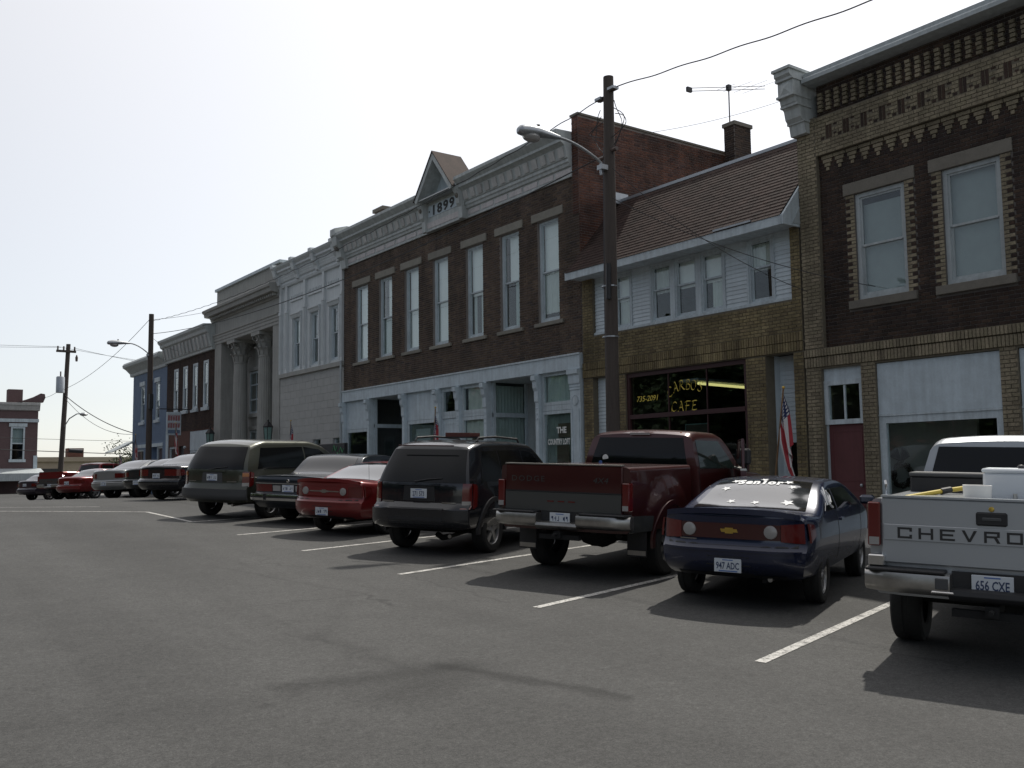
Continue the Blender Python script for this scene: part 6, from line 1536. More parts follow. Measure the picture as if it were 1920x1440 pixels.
# ------------------------------------------------------------------ pickups
def pickup(name, label, pose, pm, kind):
    T = thing(name, label, 'pickup truck', group='vehicles parked nose-in along the kerb', world=False); place(T, *pose)
    if kind == 'ram':
        w0, top, xc, L, r, zb, roof = 1.005, 1.40, 2.32, 5.75, .40, .55, 1.89
        fl_ = ((1.2, .50, .80, .075),)
    else:
        w0, top, xc, L, r, zb, roof = .965, 1.33, 2.15, 5.45, .375, .52, 1.87
        fl_ = ()
    xr, xf, ra = 1.18, L-1.0, r+.10
    # bed
    bs = Shape(xc-.03, [(0, top), (xc-.03, top)], w0, zb, top, .0, [(zb, .06), (top, .03)], rc=.05, fl=.6, bulge=.045, rr=.05, crown=.0, flare=fl_, rcp=8, ftaper=0, rtaper=.01)
    B = bs.hull().build('bed', [pm, 'under'], T, smooth=True, ang=38, weld=True)
    cs = [cyl_cut(xr, r, ra, sg*(w0-.30), sg*(w0+.4)) for sg in (1, -1)]+[box_cut(-.2, xc-.10, -w0+.12, w0-.12, .86, top+.3)]
    boolean_cut(B, cs)
    # cab and nose in one skin
    n = L-xc
    if kind == 'ram': prof = [(0, roof-.06), (.15, roof-.015), (.4, roof), (1.1, roof-.01), (1.35, roof-.06), (1.95, 1.32), (2.1, 1.27), (3.1, 1.2), (3.3, 1.05), (n, .85)]
    else: prof = [(0, roof-.06), (.15, roof-.01), (.35, roof), (.95, roof-.01), (1.2, roof-.06), (1.85, 1.22), (2.0, 1.17), (3.0, 1.1), (3.2, 1.0), (n, .8)]
    cab = Shape(n, prof, w0-.03, zb-.05, top-.10, .20, [(zb, .0), (top, .0), (roof, .12), (roof+.2, .14)], rc=.07, fl=.7, bulge=.05, rr=.13, x0=xc, curve=.10, flare=((xf-xc, .5, .7, .04),) if kind == 'ram' else (), rcp=3.5, rtaper=.0)
    CB = cab.hull().build('cab', [pm, 'under'], T, smooth=True, ang=38, weld=True)
    boolean_cut(CB, [cyl_cut(xf, r, ra, sg*(w0-.34), sg*(w0+.4)) for sg in (1, -1)])
    for sg in (1, -1):
        wheel(T, xr, sg, w0-.02 if kind != 'ram' else w0-.0, r, .27, 'alloy6' if kind == 'ram' else 'steel', ri=.21); wheel(T, xf, sg, w0-.02, r, .27, 'alloy6' if kind == 'ram' else 'steel', ri=.21)
    zg = (top+.03, roof-.095)
    g = MB(); rear_patch(g, cab, [(.80, zg[0]-.04), (-.80, zg[0]-.04), (-.70, zg[1]), (.70, zg[1])], .008, 14, 8); RW = g.build('rear_window', 'car_glass_tint', T, smooth=True)
    if kind == 'chevy':
        pass
    for sg in (1, -1):
        q = [(.16, top-.06), (1.62 if kind == 'ram' else 1.5, top-.08), (1.12 if kind == 'ram' else 1.0, roof-.14), (.22, roof-.13)]
        g = MB(); side_patch(g, cab, q, sg, .006, 10, 6); g.build('side_window', 'car_glass_green', T, smooth=True)
        for x in (.10, 1.5): side_patch(MB(), cab, [(x, .6), (x+.012, .6), (x+.012, top-.1), (x, top-.1)], sg, .002, 1, 8).build('door_gap', 'black_plastic', T)
        if kind == 'chevy': continue
        MB().bbox(xc+1.3, xc+1.42, sg*(w0+.16)-.13, sg*(w0+.16)+.09, top-.02, top+.24, .03).build('mirror', 'black_plastic' if kind == 'ram' else pm, T, smooth=True)
    # tailgate
    tw = w0-.115
    def tg(u, v, o):
        y = tw*(1-2*u); z = .80+(top+.005-.80)*v
        rec = 0
        return (.035-o, y, z)
    t = MB().bbox(.022, .085, -tw, tw, .79, top+.012, .012); TG = t.build('tailgate', pm, T)
    MB().box(.015, .10, -tw, tw, top+.013, top+.03).build('tailgate_cap', pm if kind == 'chevy' else 'chrome_dull', TG)
    for sg in (1, -1):
        y0_ = tw+.006; l = MB()
        zl = (.93, 1.30) if kind == 'chevy' else (.84, 1.20)
        l.bbox(.0, .12, sg*(w0-.008) if sg > 0 else sg*(w0-.008), sg*y0_, zl[0], zl[1], .01)
        TL = l.build('tail_light', 'tail_red', T)
        MB().box(-.004, .06, sg*(y0_+.008), sg*(w0-.02), zl[0]+.01, zl[0]+.075).build('reverse_light', 'tail_clear', TL)
    if kind == 'chevy':
        MB().bbox(.012, .0215, -tw+.02, tw-.02, .985, 1.118, .004).build('tailgate_band', pm, TG)
        hw, hh, sv, sh = .057, .046, .020, .017          # extended block capitals
        def bar(m_, a, b, c, d): m_.box(.0095, .0125, -a, -b, c, d)
        for k, ch in enumerate('CHEVROLET'):
            m_ = MB(); o = (k-4)*.165; l_, r_ = o-hw, o+hw; zc = 1.05
            if ch in 'CHEROL': bar(m_, l_, l_+sv, zc-hh, zc+hh)
            if ch in 'CEO': bar(m_, l_+sv, r_, zc+hh-sh, zc+hh); bar(m_, l_+sv, r_, zc-hh, zc-hh+sh)
            if ch == 'C': bar(m_, r_-sv, r_, zc+hh-sh-.016, zc+hh-sh); bar(m_, r_-sv, r_, zc-hh+sh, zc-hh+sh+.016)
            if ch == 'H': bar(m_, r_-sv, r_, zc-hh, zc+hh); bar(m_, l_+sv, r_-sv, zc-sh/2, zc+sh/2)
            if ch == 'E': bar(m_, l_+sv, r_-.012, zc-sh/2, zc+sh/2)
            if ch == 'O': bar(m_, r_-sv, r_, zc-hh+sh, zc+hh-sh)
            if ch == 'L': bar(m_, l_+sv, r_, zc-hh, zc-hh+sh)
            if ch == 'T': bar(m_, l_, r_, zc+hh-sh, zc+hh); bar(m_, o-sv/2, o+sv/2, zc-hh, zc+hh-sh)
            if ch == 'R': bar(m_, l_+sv, r_, zc+hh-sh, zc+hh); bar(m_, r_-sv, r_, zc, zc+hh-sh); bar(m_, l_+sv, r_-sv, zc-.006, zc+sh-.006); m_.prism([(-(r_-.045), zc), (-(r_-.020), zc), (-(r_+.004), zc-hh), (-(r_-.02), zc-hh)], 0, .0096, .0124)
            if ch == 'V': m_.prism([(-l_, zc+hh), (-(l_+.024), zc+hh), (-(o+.010), zc-hh), (-(o-.010), zc-hh)], 0, .0095, .0125); m_.prism([(-r_, zc+hh), (-(r_-.024), zc+hh), (-(o-.010), zc-hh+.001), (-(o+.010), zc-hh+.001)], 0, .0097, .0123)
            m_.build('letter', 'black_letter', TG)
        MB().bbox(.008, .03, -.115, .115, 1.14, 1.25, .012).build('latch_recess', 'black_plastic', TG); MB().bbox(.002, .02, -.075, .075, 1.175, 1.212, .01).build('latch_handle', 'grey_plastic', TG)
        c = MB(); c.lathe([(.022, 0), (.018, -.004), (.001, -.005)], (.02, 0, 1.275), 'x', 10); c.build('decal', 'gold', TG)
    else:
        text_on(MB(), 'DODGE', .014, .52, 1.225, .105, 1.25, space=1.25).build('lettering', 'paint_smoke', TG); text_on(MB(), '4X4', .014, -.58, 1.225, .105, 1.25, shear=.2).build('lettering', 'paint_smoke', TG)
        MB().bbox(.012, .024, -tw+.01, tw-.01, .80, 1.05, .004).build('lower_band', 'paint_smoke', TG)
        MB().box(.008, .02, -tw+.01, tw-.01, 1.05, 1.065).build('moulding', 'black_plastic', TG)
        for k, y in enumerate((.16, 0, -.16)): MB().box(.004, .014, y-.05, y+.05, .925, .94).build('reflector', 'tail_red', TG)
        for sg in (1, -1):
            b = MB(); side_patch(b, bs, [(.10, zb+.01), (xr-ra-.06, zb+.01), (xr-ra-.03, .76), (.10, .78)], sg, .004, 6, 4); b.build('lower_band', 'paint_smoke', T, smooth=True)
            ar = MB(); rs = []
            for k in range(25):
                a = pi*k/24*1.08-.04*pi; ring = []
                for rr_, dy in ((ra-.015, -.05), (ra-.015, .018), (ra+.045, .016), (ra+.05, -.02)):
                    x, z = xr+rr_*cos(a), r+rr_*sin(a); ring.append((x, sg*(bs.W(x, max(z, zb))+dy), z))
                rs.append(ring)
            ar.rings(rs, True, True); ar.build('arch_moulding', pm, T, smooth=True)
    # step bumper with dropped centre
    zb0, zb1 = (.60, .78) if kind == 'ram' else (.56, .74)
    bm_ = MB(); pm_ = 'chrome_dull'
    prof = []
    half_w = w0+.012
    def bump(ya, yb, z0, z1, xo):
        b = MB(); n = 8; rs = []
        for k in range(n+1):
            y = ya+(yb-ya)*k/n; e = max(0, (abs(y)-.62)/.36); xx = xo+.10*e**2.5
            rs.append([(xx, y, z0+.03), (xx-.012, y, z0+.055), (xx-.012, y, z1-.05), (xx+.0, y, z1-.012), (xx+.03, y, z1), (.10, y, z1), (.10, y, z0), (xx+.05, y, z0)])
        b.rings(rs, True, True); return b
    BU = bump(.30, half_w, zb0, zb1, -.13).build('bumper', pm_, T, smooth=True, ang=50)
    bump(-.30, -half_w, zb0, zb1, -.13).build('bumper_side', pm_, BU, smooth=True, ang=50)
    bump(-.31, .31, zb0-.03, zb0+.07, -.13).build('bumper_centre', pm_ if kind == 'ram' else 'black_plastic', BU, smooth=True, ang=50)
    for sg in (1, -1):
        ya, yb = .34, half_w-.02
        MB().bbox(-.135, .09, min(sg*ya, sg*yb), max(sg*ya, sg*yb), zb1-.004, zb1+.022, .008).build('step_pad', 'black_plastic', BU)
    MB().box(.0, .02, -.30, .30, zb0+.0, zb1+.02).build('plate_backing', 'black_plastic', BU)
    plate(T, -.02, 0, (zb0+zb1)/2+.02, '656 CXE' if kind == 'chevy' else None, blocks=9)
    if kind == 'chevy':
        for sg in (1, -1):
            MB().bbox(-.148, -.12, sg*.36-.05, sg*.36+.05, zb0+.06, zb1-.03, .006).build('plate_lamp', 'grey_plastic', BU)
            MB().bbox(-.15, -.10, min(sg*.27, sg*.44), max(sg*.27, sg*.44), zb0+.025, zb0+.045, .006).build('bumper_lip', 'chrome', BU)
        MB().bbox(-.05, .06, half_w-.16, half_w-.03, zb1+.025, .86, .01).build('corner_filler', 'chrome', BU)
    h = MB(); h.box(-.10, .4, -.05, .05, zb0-.14, zb0-.05); h.tube([(-.1, 0, zb0-.09), (-.2, 0, zb0-.09)], .02, 8); h.box(-.05, .02, -.30, .30, zb0-.16, zb0-.1); h.build('tow_hitch', 'under', T)
    for sg in (1, -1) if kind == 'ram' else ():
        MB().box(xr-r-.24, xr-r-.225, sg*(w0-.30), sg*(w0-.02), .22 if kind == 'ram' else .30, .62).build('mud_flap', 'black_plastic', T)
        if kind == 'ram': MB().box(xr-r-.248, xr-r-.241, sg*(w0-.29), sg*(w0-.03), .24, .30).build('flap_weight', 'chrome_dull', T)
    u = MB(); u.box(.2, L-.4, -.42, -.34, .50, .62); u.box(.2, L-.4, .34, .42, .50, .62); u.tube([(xr, -.85, r), (xr, .85, r)], .06, 10); u.sphere((xr, .0, r), .17, 12); u.tube([(xr, 0, r), (xf-.8, 0, .5)], .05, 8); u.tube([(xf, -.85, r), (xf, .85, r)], .05, 8); u.tube([(.5, -.6, .48), (2.5, -.5, .5)], .05, 8)
    if kind == 'ram': u.sphere((1.0, -.05, .42), .26, 14, (1.2, 1.1, .6))
    u.box(.3, xc, -.75, .75, .70, .84); u.build('chassis', 'under', T)
    if kind == 'ram':
        MB().box(xc+.07, xc+.10, -.16, .16, roof-.055, roof-.02).build('brake_light', 'tail_clear', T)
        c = MB(); c.lathe([(.05, 0), (.05, -.002), (.001, -.003)], (cab.X(0, .56, top+.1)-.012, .55, top+.08), 'x', 16); c.build('sticker', 'white_letter', RW)
        c = MB(); c.lathe([(.03, 0), (.03, -.002), (.001, -.003)], (cab.X(0, .62, top+.02)-.012, .63, top+.005), 'x', 12); c.build('sticker', 'plate_blue', RW)
        MB().sphere((xc+.22, -.62, roof-.035), .035, 8, (1.2, 1, .7)).build('marker_light', 'tail_amber', T, smooth=True)
        # passenger door standing ajar
        hx, hy = xc+1.52, -(w0+.0); a = radians(24); d = Vector((-cos(a), -sin(a))); nrm = Vector((-d.y, d.x))
        def dp(t, o): p = Vector((hx, hy))+d*t+nrm*o; return p
        m = MB(); q = [dp(.02, -.03), dp(1.34, -.03), dp(1.34, .05), dp(.02, .05)]
        m.prism([(p.x, p.y) for p in q], 2, .62, top-.08); DR = m.build('open_door', pm, T)
        q = [dp(.02, -.035), dp(1.34, -.035), dp(1.34, .055), dp(.02, .055)]
        m = MB(); m.prism([(p.x, p.y) for p in q], 2, top-.079, top-.05); m.build('door_sill', 'chrome_dull', DR)
        fr = MB(); pt = [(*dp(1.30, .01), top-.06), (*dp(1.22, .01), roof-.12), (*dp(.55, .01), roof-.13), (*dp(.06, .01), top-.05)]; fr.tube(pt, .025, 6); fr.build('door_window_frame', pm, DR)
    return T

LIFT[0] = .05
silver = pickup('pickup_truck', 'silver pickup truck with black tailgate lettering, nearest vehicle at right edge', (7.66, 4.06, 68), 'paint_silver', 'chevy')
LIFT[0] = .065
coupe('dark blue coupe with white writing on its rear window, beside the silver pickup', (8.19, 7.30, 65), 'paint_navy', '947 ADC', True)
LIFT[0] = .075
ram_ = pickup('pickup_truck', 'maroon pickup truck with dark lower band and open passenger door', (8.1, 10.15, 69), 'paint_maroon', 'ram')
ram_.scale = (1.025, 1.025, 1.025)
LIFT[0] = .035
suv_ = tall('sport_utility', 'black sport-utility vehicle with roof rails, left of the maroon pickup', (7.74, 13.42, 61.5), 'paint_black', 'suv')
LIFT[0] = .05
coupe('bright red coupe with a rear wing, between the black sport-utility and the dark sedan', (7.75, 17.0, 65), 'paint_red', None, False, 2)
sedan('sedan', 'older dark blue boxy sedan with chrome bumper, mostly behind the red coupe', (8.1, 19.6, 60), 'paint_darkblue', (5.3, .95, .98, 1.42, 1.35, 1.85, 3.05, 3.75), boxy=True, lamp=(.42, .64, .80), bumper='chrome', wheel_style='steel')
tall('minivan', 'olive grey minivan with dark tinted windows', (7.15, 21.75, 60), 'paint_olive', 'van')
LIFT[0] = .04
# further down the row
sedan('sedan', 'black sedan immediately left of the olive minivan', (8.35, 30.6, 62), 'paint_black', (5.0, .92, 1.02, 1.42, .95, 1.75, 2.9, 3.7), lamp=(.35, .72, .92))
sedan('sedan', 'dark charcoal sedan half hidden between the black sedan and the pale grey sedan', (9.2, 36.0, 62), 'paint_charcoal', (4.9, .90, 1.0, 1.40, .95, 1.7, 2.8, 3.6), lamp=(.5, .72, .88), plate_z=.5)
sedan('sedan', 'pale grey sedan with a bright roof in the distant row', (8.9, 39.6, 62), 'paint_grey', (4.9, .92, 1.05, 1.46, .95, 1.75, 2.9, 3.7), lamp=(.5, .74, .92), plate_z=.52)
sedan('sedan', 'small red sedan in the distant row, left of the pale grey sedan', (9.2, 48.5, 62), 'paint_red', (4.5, .86, .98, 1.38, .85, 1.5, 2.6, 3.4), lamp=(.45, .72, .86))
sedan('hatchback', 'dark plum car with a pale rear panel, leftmost in the row', (8.9, 58.0, 64), 'paint_plum', (4.4, .86, 1.02, 1.40, .5, 1.1, 2.5, 3.3), lamp=(.55, .72, .88), plate_z=.8)
pickup('pickup_truck', 'red pickup truck far down the row, behind the small red sedan', (9.6, 54.5, 64), 'paint_red', 'ram')
# ================================================================== LOAD ON AND IN VEHICLES
def on_vehicle(T, p):
    bpy.context.view_layer.update()
    return T.matrix_world @ Vector(p)
def cargo():
    bpy.context.view_layer.update()
    rot = silver.rotation_euler.copy()
    def item(name, label, cat, p):
        T = thing(name, label, cat, world=False); T.location = on_vehicle(silver, p); T.rotation_euler = rot; return T
    # white appliance-like cabinet standing on planks in the bed
    T = item('white_cabinet', 'white enamel box standing on boards in the silver pickup bed', 'cabinet', (1.15, -.16, 1.07))
    B = MB().bbox(-.26, .26, -.31, .31, .20, .48, .02).build('body', 'plate_white', T)
    MB().bbox(-.27, .27, -.32, .32, .48, .515, .012).build('lid', 'plate_white', T); MB().sphere((0, .02, .53), .035, 8, (1, 1, .6)).build('knob', 'dark_metal', T, smooth=True)
    for y in (-.25, .25): 
        for x in (-.2, .2): MB().tube([(x, y, .0), (x, y, .2)], .022, 6).build('leg', 'chrome_dull', T)
    MB().tube([(-.22, .29, .12), (-.22, -.29, .12)], .045, 10).build('pipe', 'white_letter', T)
    MB().tube([(-.30, .05, .05), (-.30, .05, .30)], .018, 6).build('valve', 'chrome_dull', T)
    p = item('plank', 'brown wooden plank under the white box in the pickup bed', 'plank', (1.15, -.15, .99)); MB().bbox(-.3, .3, -.5, .5, -.02, .06, .006).build('board', 'red_wood', p)
    c = item('tool_chest', 'long black tool chest across the front of the silver pickup bed', 'tool chest', (1.75, .25, 1.05)); MB().bbox(-.2, .2, -.55, .62, -.1, .43, .015).build('box', 'black_plastic', c); MB().bbox(-.21, .21, -.56, .63, .431, .47, .01).build('lid', 'grey_plastic', c)
    g = item('gas_cylinder', 'white gas cylinder with a brass valve lying in the silver pickup bed', 'gas cylinder', (.75, .18, 1.0))
    MB().lathe([(.001, 0), (.17, .02), (.2, .08), (.2, .2), (.16, .29), (.05, .32), (.05, .36), (.001, .36)], (0, 0, 0), 'z', 20).build('tank', 'white_paint', g, smooth=True)
    MB().lathe([(.11, .30), (.12, .44), (.10, .44), (.09, .30)], (0, 0, 0), 'z', 16).build('collar', 'white_letter', g, smooth=True); MB().sphere((0, 0, .40), .03, 6).build('valve', 'red_letter', g)
    l = item('long_level', 'yellow handled tool lying across the silver pickup bed', 'tool', (.95, .52, 1.33)); MB().tube([(-.25, .25, -.02), (.1, 0, .03), (.35, -.18, .06)], .022, 8).build('shaft', 'yellow_wood', l); MB().tube([(.1, 0, .03), (.2, -.07, .045)], .03, 8).build('grip', 'black_plastic', l)
    k = item('tie_down', 'chrome tie-down cleat on the corner of the silver pickup tailgate', 'cleat', (.10, .82, 1.37)); MB().tube([(0, 0, -.02), (0, 0, .08), (.02, .01, .11)], .012, 6).build('hook', 'chrome', k)
cargo()

# ================================================================== POLES, LAMPS, WIRES
def pole(label, x, y, top, r0=.17, r1=.12, lean=(0, 0), name='utility_pole'):
    z0 = ground(y)-.2
    T = thing(name, label, 'pole', (x, y, ground(y)), group='wooden poles along the kerb')
    rs = []
    for i in range(13):
        t = i/12; r = r0+(r1-r0)*t; z = z0+(top-z0)*t
        rs.append([(x+lean[0]*t+r*cos(2*pi*k/14)*(1+.03*sin(k*3.1+i)), y+lean[1]*t+r*sin(2*pi*k/14), z) for k in range(14)])
    MB().rings(rs).build('shaft', 'wood_pole', T, smooth=True, ang=60)
    return T
def cobra(T, x, y, z, x_tip, z_tip, side=0):
    """curved arm and cobra-head lamp reaching over the road from a pole"""
    pts = []
    n = 12; xb = x-.16; L = xb-(x_tip+1.1)
    for i in range(n+1):
        t = i/n; pts.append((xb-L*t, y+side*t, z+(z_tip+.12-z)*sin(t*pi/2)**.9))
    MB().tube([(xb, y, z-.28), (xb-.02, y, z-.12)]+pts, .032, 8).build('lamp_arm', 'galv', T, smooth=True)
    MB().box(xb-.05, x+.12, y-.09, y+.09, z-.16, z-.05).build('arm_bracket', 'galv', T)
    h = MB(); rs = []; y_ = y+side
    for u, (w_, up_, dn) in ((0, (.045, .045, .045)), (.25, (.09, .10, .06)), (.55, (.16, .15, .09)), (.8, (.17, .15, .11)), (.95, (.13, .11, .09)), (1, (.05, .05, .05))):
        xx = x_tip+1.15*(1-u); zz = z_tip+.12-.05*u
        rs.append([(xx, y_+w_*cos(2*pi*k/14), zz+(up_ if sin(2*pi*k/14) > 0 else dn)*sin(2*pi*k/14)) for k in range(14)])
    h.rings(rs); HD = h.build('lamp_head', 'galv', T, smooth=True)
    MB().sphere((x_tip+.36, y_, z_tip-.02), .15, 12, (1.5, 1, .75)).build('lens', 'tail_clear', HD, smooth=True)
    MB().lathe([(.04, .0), (.04, .08), (.001, .09)], (x_tip+.55, y_, z_tip+.21), 'z', 10).build('photocell', 'brown_card', HD, smooth=True)
px, py = 14.22, 15.88
P1 = pole('tall dark wooden utility pole with street lamp in front of the cafe', px, py, 10.82, lean=(.1, -.02))
cobra(P1, px, py, 8.75, 11.72, 8.98)
m = MB()
for z, s_ in ((10.35, 1), (10.47, -1), (8.95, 1), (9.05, -1)):
    MB().tube([(px+.06, py+s_*.12, z), (px+.06, py+s_*.3, z)], .05, 8).build('insulator', 'insulator', P1, smooth=True)
MB().box(px-.04, px+.14, py-.32, py-.12, 10.44, 10.50).build('rack_bracket', 'galv', P1); MB().box(px-.04, px+.14, py+.12, py+.32, 10.32, 10.38).build('rack_bracket', 'galv', P1)
# cable conduit on the pole and loose jumper loops
MB().tube([(px+.03, py+.19, 2.0), (px+.04, py+.18, 6.0), (px+.08, py+.15, 9.2)], .03, 6).build('conduit', 'dark_metal', P1)
MB().tube([(px-.13, py-.12, 5.6), (px-.13, py-.14, 6.4)], .06, 8).build('meter_box', 'black_iron', P1); MB().lathe([(.19, 0), (.19, .03)], (px+.02, py, 4.75), 'z', 14).build('band', 'galv', P1); MB().lathe([(.19, 0), (.19, .03)], (px+.03, py, 5.9), 'z', 14).build('band', 'galv', P1)
random.seed(21)
for k in range(6):
    s_ = 1 if k % 2 else -1
    a = Vector((px+.08, py+s_*.22, 10.2-.08*k)); b = Vector((px+.06, py+s_*.16, 8.95+.1*k))
    pts = [a.lerp(b, t)+Vector((0, s_*(.25+.1*(k//2))*sin(pi*t)+.04*sin(9*t+k), 0)) for t in [i/10 for i in range(11)]]
    MB().tube(pts, .010, 5).build('jumper_wire', 'wire', P1)
P2 = pole('utility pole with street lamp down the street in front of the blue shop', 14.2, 53.2, 10.5, .17, .13)
cobra(P2, 14.2, 53.2, 8.35, 11.95, 8.7)
MB().box(14.1, 14.3, 52.85, 53.05, 5.3, 6.1).build('meter_box', 'black_iron', P2)
P3 = pole('leaning pole with grey transformer at the far crossing', 14.1, 76.4, 11.5, .2, .15, lean=(.35, 0))
MB().box(13.6, 14.95, 76.15, 76.3, 10.85, 11.02).build('cross_arm', 'wood_pole', P3)
for x in (13.7, 14.1, 14.85): MB().tube([(x, 76.22, 11.02), (x, 76.22, 11.3)], .06, 8).build('insulator', 'insulator', P3)
MB().lathe([(.001, 0), (.30, .02), (.30, 1.15), (.26, 1.22), (.001, 1.25)], (13.92, 76.1, 7.8), 'z', 18).build('transformer', 'galv', P3, smooth=True); MB().tube([(13.92, 76.1, 9.05), (13.92, 76.1, 9.4)], .05, 8).build('bushing', 'insulator', P3)
MB().box(13.65, 14.2, 76.1, 76.2, 8.1, 8.2).build('hanger', 'galv', P3)
MB().lathe([(.001, -.5), (.08, -.48), (.10, -.2), (.03, 0)], (15.0, 76.2, 10.7), 'z', 10).build('cutout', 'insulator', P3)
MB().tube([(14.25, 76.4, 5.2), (14.5, 75.6, 5.9), (14.8, 74.6, 6.2), (15.0, 74.2, 6.2)], .04, 6).build('lamp_arm', 'galv', P3, smooth=True); MB().sphere((15.15, 74.0, 6.15), .22, 12, (1.3, 1.6, .6)).build('lamp_head', 'galv', P3, smooth=True)
def wire(label, a, b, sag, r=.012, twist=0, cat='wire', group='overhead wires'):
    a, b = Vector(a), Vector(b); n = 40 if not twist else 240; pts = []
    for i in range(n+1):
        t = i/n; p = a.lerp(b, t); p.z -= sag*4*t*(1-t)
        if twist: p += Vector((0, .014*cos(t*twist), .014*sin(t*twist)))
        pts.append(p)
    o = MB().tube(pts, r, 5).build('overhead_wire', 'wire', None, smooth=True); tag(o, label, cat, group); return o
wire('thick twisted wire running from the cafe pole over the right-hand roof', (px+.1, py-.3, 10.5), (14.2, -22, 10.4), 1.2, .014, 150)
wire('twisted wire from the cafe pole passing behind the street lamp to the far pole', (px+.06, py+.3, 10.35), (14.2, 53.05, 10.1), .75, .012, 200)
wire('black wire sagging low across the brick block between the two street poles', (px+.06, py+.2, 9.0), (14.2, 53.05, 9.4), .8, .016)
wire('wire running from the second pole to the roof of the bank', (14.2, 53.3, 10.2), (16.5, 50.9, 10.5), .05, .01)
wire('wire dropping from the second pole to the cornice of the dark red shop', (14.2, 53.3, 9.3), (16.6, 56.5, 9.0), .15, .01)
wire('long thin wire descending from second pole top to the far leaning pole', (14.2, 53.3, 10.3), (14.2, 76.3, 8.1), .5, .014)
wire('upper wire from the far leaning pole towards the right', (13.7, 76.2, 11.25), (30, 68.4, 9.2), .4, .012)
wire('second wire from the far leaning pole towards the right', (14.85, 76.2, 11.2), (30, 68.2, 8.6), .4, .012)
wire('upper wire leaving the far leaning pole towards the left', (13.7, 76.2, 11.25), (-14, 84, 12.2), .3, .012)
wire('lower wire leaving the far leaning pole towards the left', (13.9, 76.2, 11.2), (-14, 84.5, 11.6), .3, .012)
wire('thick cable sagging from the leaning pole down to the blue shop', (14.25, 76.3, 7.7), (17.0, 67.8, 4.6), .35, .03)
wire('thinner cable sagging beside the thick one to the blue shop', (14.25, 76.3, 7.5), (17.0, 67.8, 4.5), .75, .016)
wire('low cable strung across the whole far crossing', (-16, 78, 5.2), (30, 78, 3.0), .25, .03)
wire('upper thin cable strung across the far crossing', (-16, 79, 5.9), (30, 79, 4.3), .4, .015)
wire('service wire from the leaning pole to the far brick building', (14.1, 76.4, 8.2), (14.6, 86.8, 8.2), .15, .014)
wire('service wire from the cafe pole to the right-hand building front', (px, py-.2, 7.9), (17.0, 11.0, 5.4), .25, .008)
wire('service wire from the cafe pole to the brick pier beside the cafe', (px, py-.2, 8.6), (16.95, 12.6, 5.55), .3, .008)
wire('thin wire from the cafe pole to the bracket at the end of the right cornice', (px+.1, py-.2, 9.35), (16.6, 12.7, 9.75), .12, .005)
cl = MB(); cl.tube([(15.0, 78, 3.62), (15.95, 78, 3.56)], [.16, .16], 12); tag(cl.build('cable_closure', 'dark_metal', None, smooth=True), 'dark oblong cable splice case hanging on the low crossing cable', 'splice case')

# ================================================================== FLAGS
def flagmat():
    m, t, b = nodes_of('flag')
    uv = nn(t, 'ShaderNodeUVMap'); sp = nn(t, 'ShaderNodeSeparateXYZ'); t.links.new(uv.outputs[0], sp.inputs[0])
    def M(op, a, c, d=None):
        q = nn(t, 'ShaderNodeMath', operation=op)
        for i, v in enumerate((a, c)):
            if v is None: continue
            if isinstance(v, (int, float)): q.inputs[i].default_value = v
            else: t.links.new(v, q.inputs[i])
        return q.outputs[0]
    U, V = sp.outputs[0], sp.outputs[1]               # U along the fly, V along the hoist (0 at top)
    st = M('LESS_THAN', M('MODULO', M('MULTIPLY', V, 13), 2), 1)
    can = M('MULTIPLY', M('LESS_THAN', U, .4), M('LESS_THAN', V, 7/13))
    cu = M('SUBTRACT', M('FRACT', M('MULTIPLY', U, 6/.4), None), .5); row = M('MULTIPLY', V, 5/(7/13)); cv = M('SUBTRACT', M('FRACT', row, None), .5)
    d = M('SQRT', M('ADD', M('MULTIPLY', cu, cu), M('MULTIPLY', cv, cv)), None)
    star = M('LESS_THAN', d, .30)
    mx = nn(t, 'ShaderNodeMix', data_type='RGBA'); mx.inputs[6].default_value = (.55, .54, .53, 1); mx.inputs[7].default_value = (.33, .03, .04, 1); t.links.new(st, mx.inputs[0])
    m2 = nn(t, 'ShaderNodeMix', data_type='RGBA'); m2.inputs[6].default_value = (.02, .03, .09, 1); m2.inputs[7].default_value = (.55, .54, .53, 1); t.links.new(star, m2.inputs[0])
    m3 = nn(t, 'ShaderNodeMix', data_type='RGBA'); t.links.new(can, m3.inputs[0]); t.links.new(mx.outputs[2], m3.inputs[6]); t.links.new(m2.outputs[2], m3.inputs[7])
    t.links.new(m3.outputs[2], b.inputs['Base Color']); b.inputs['Roughness'].default_value = .85
flagmat()
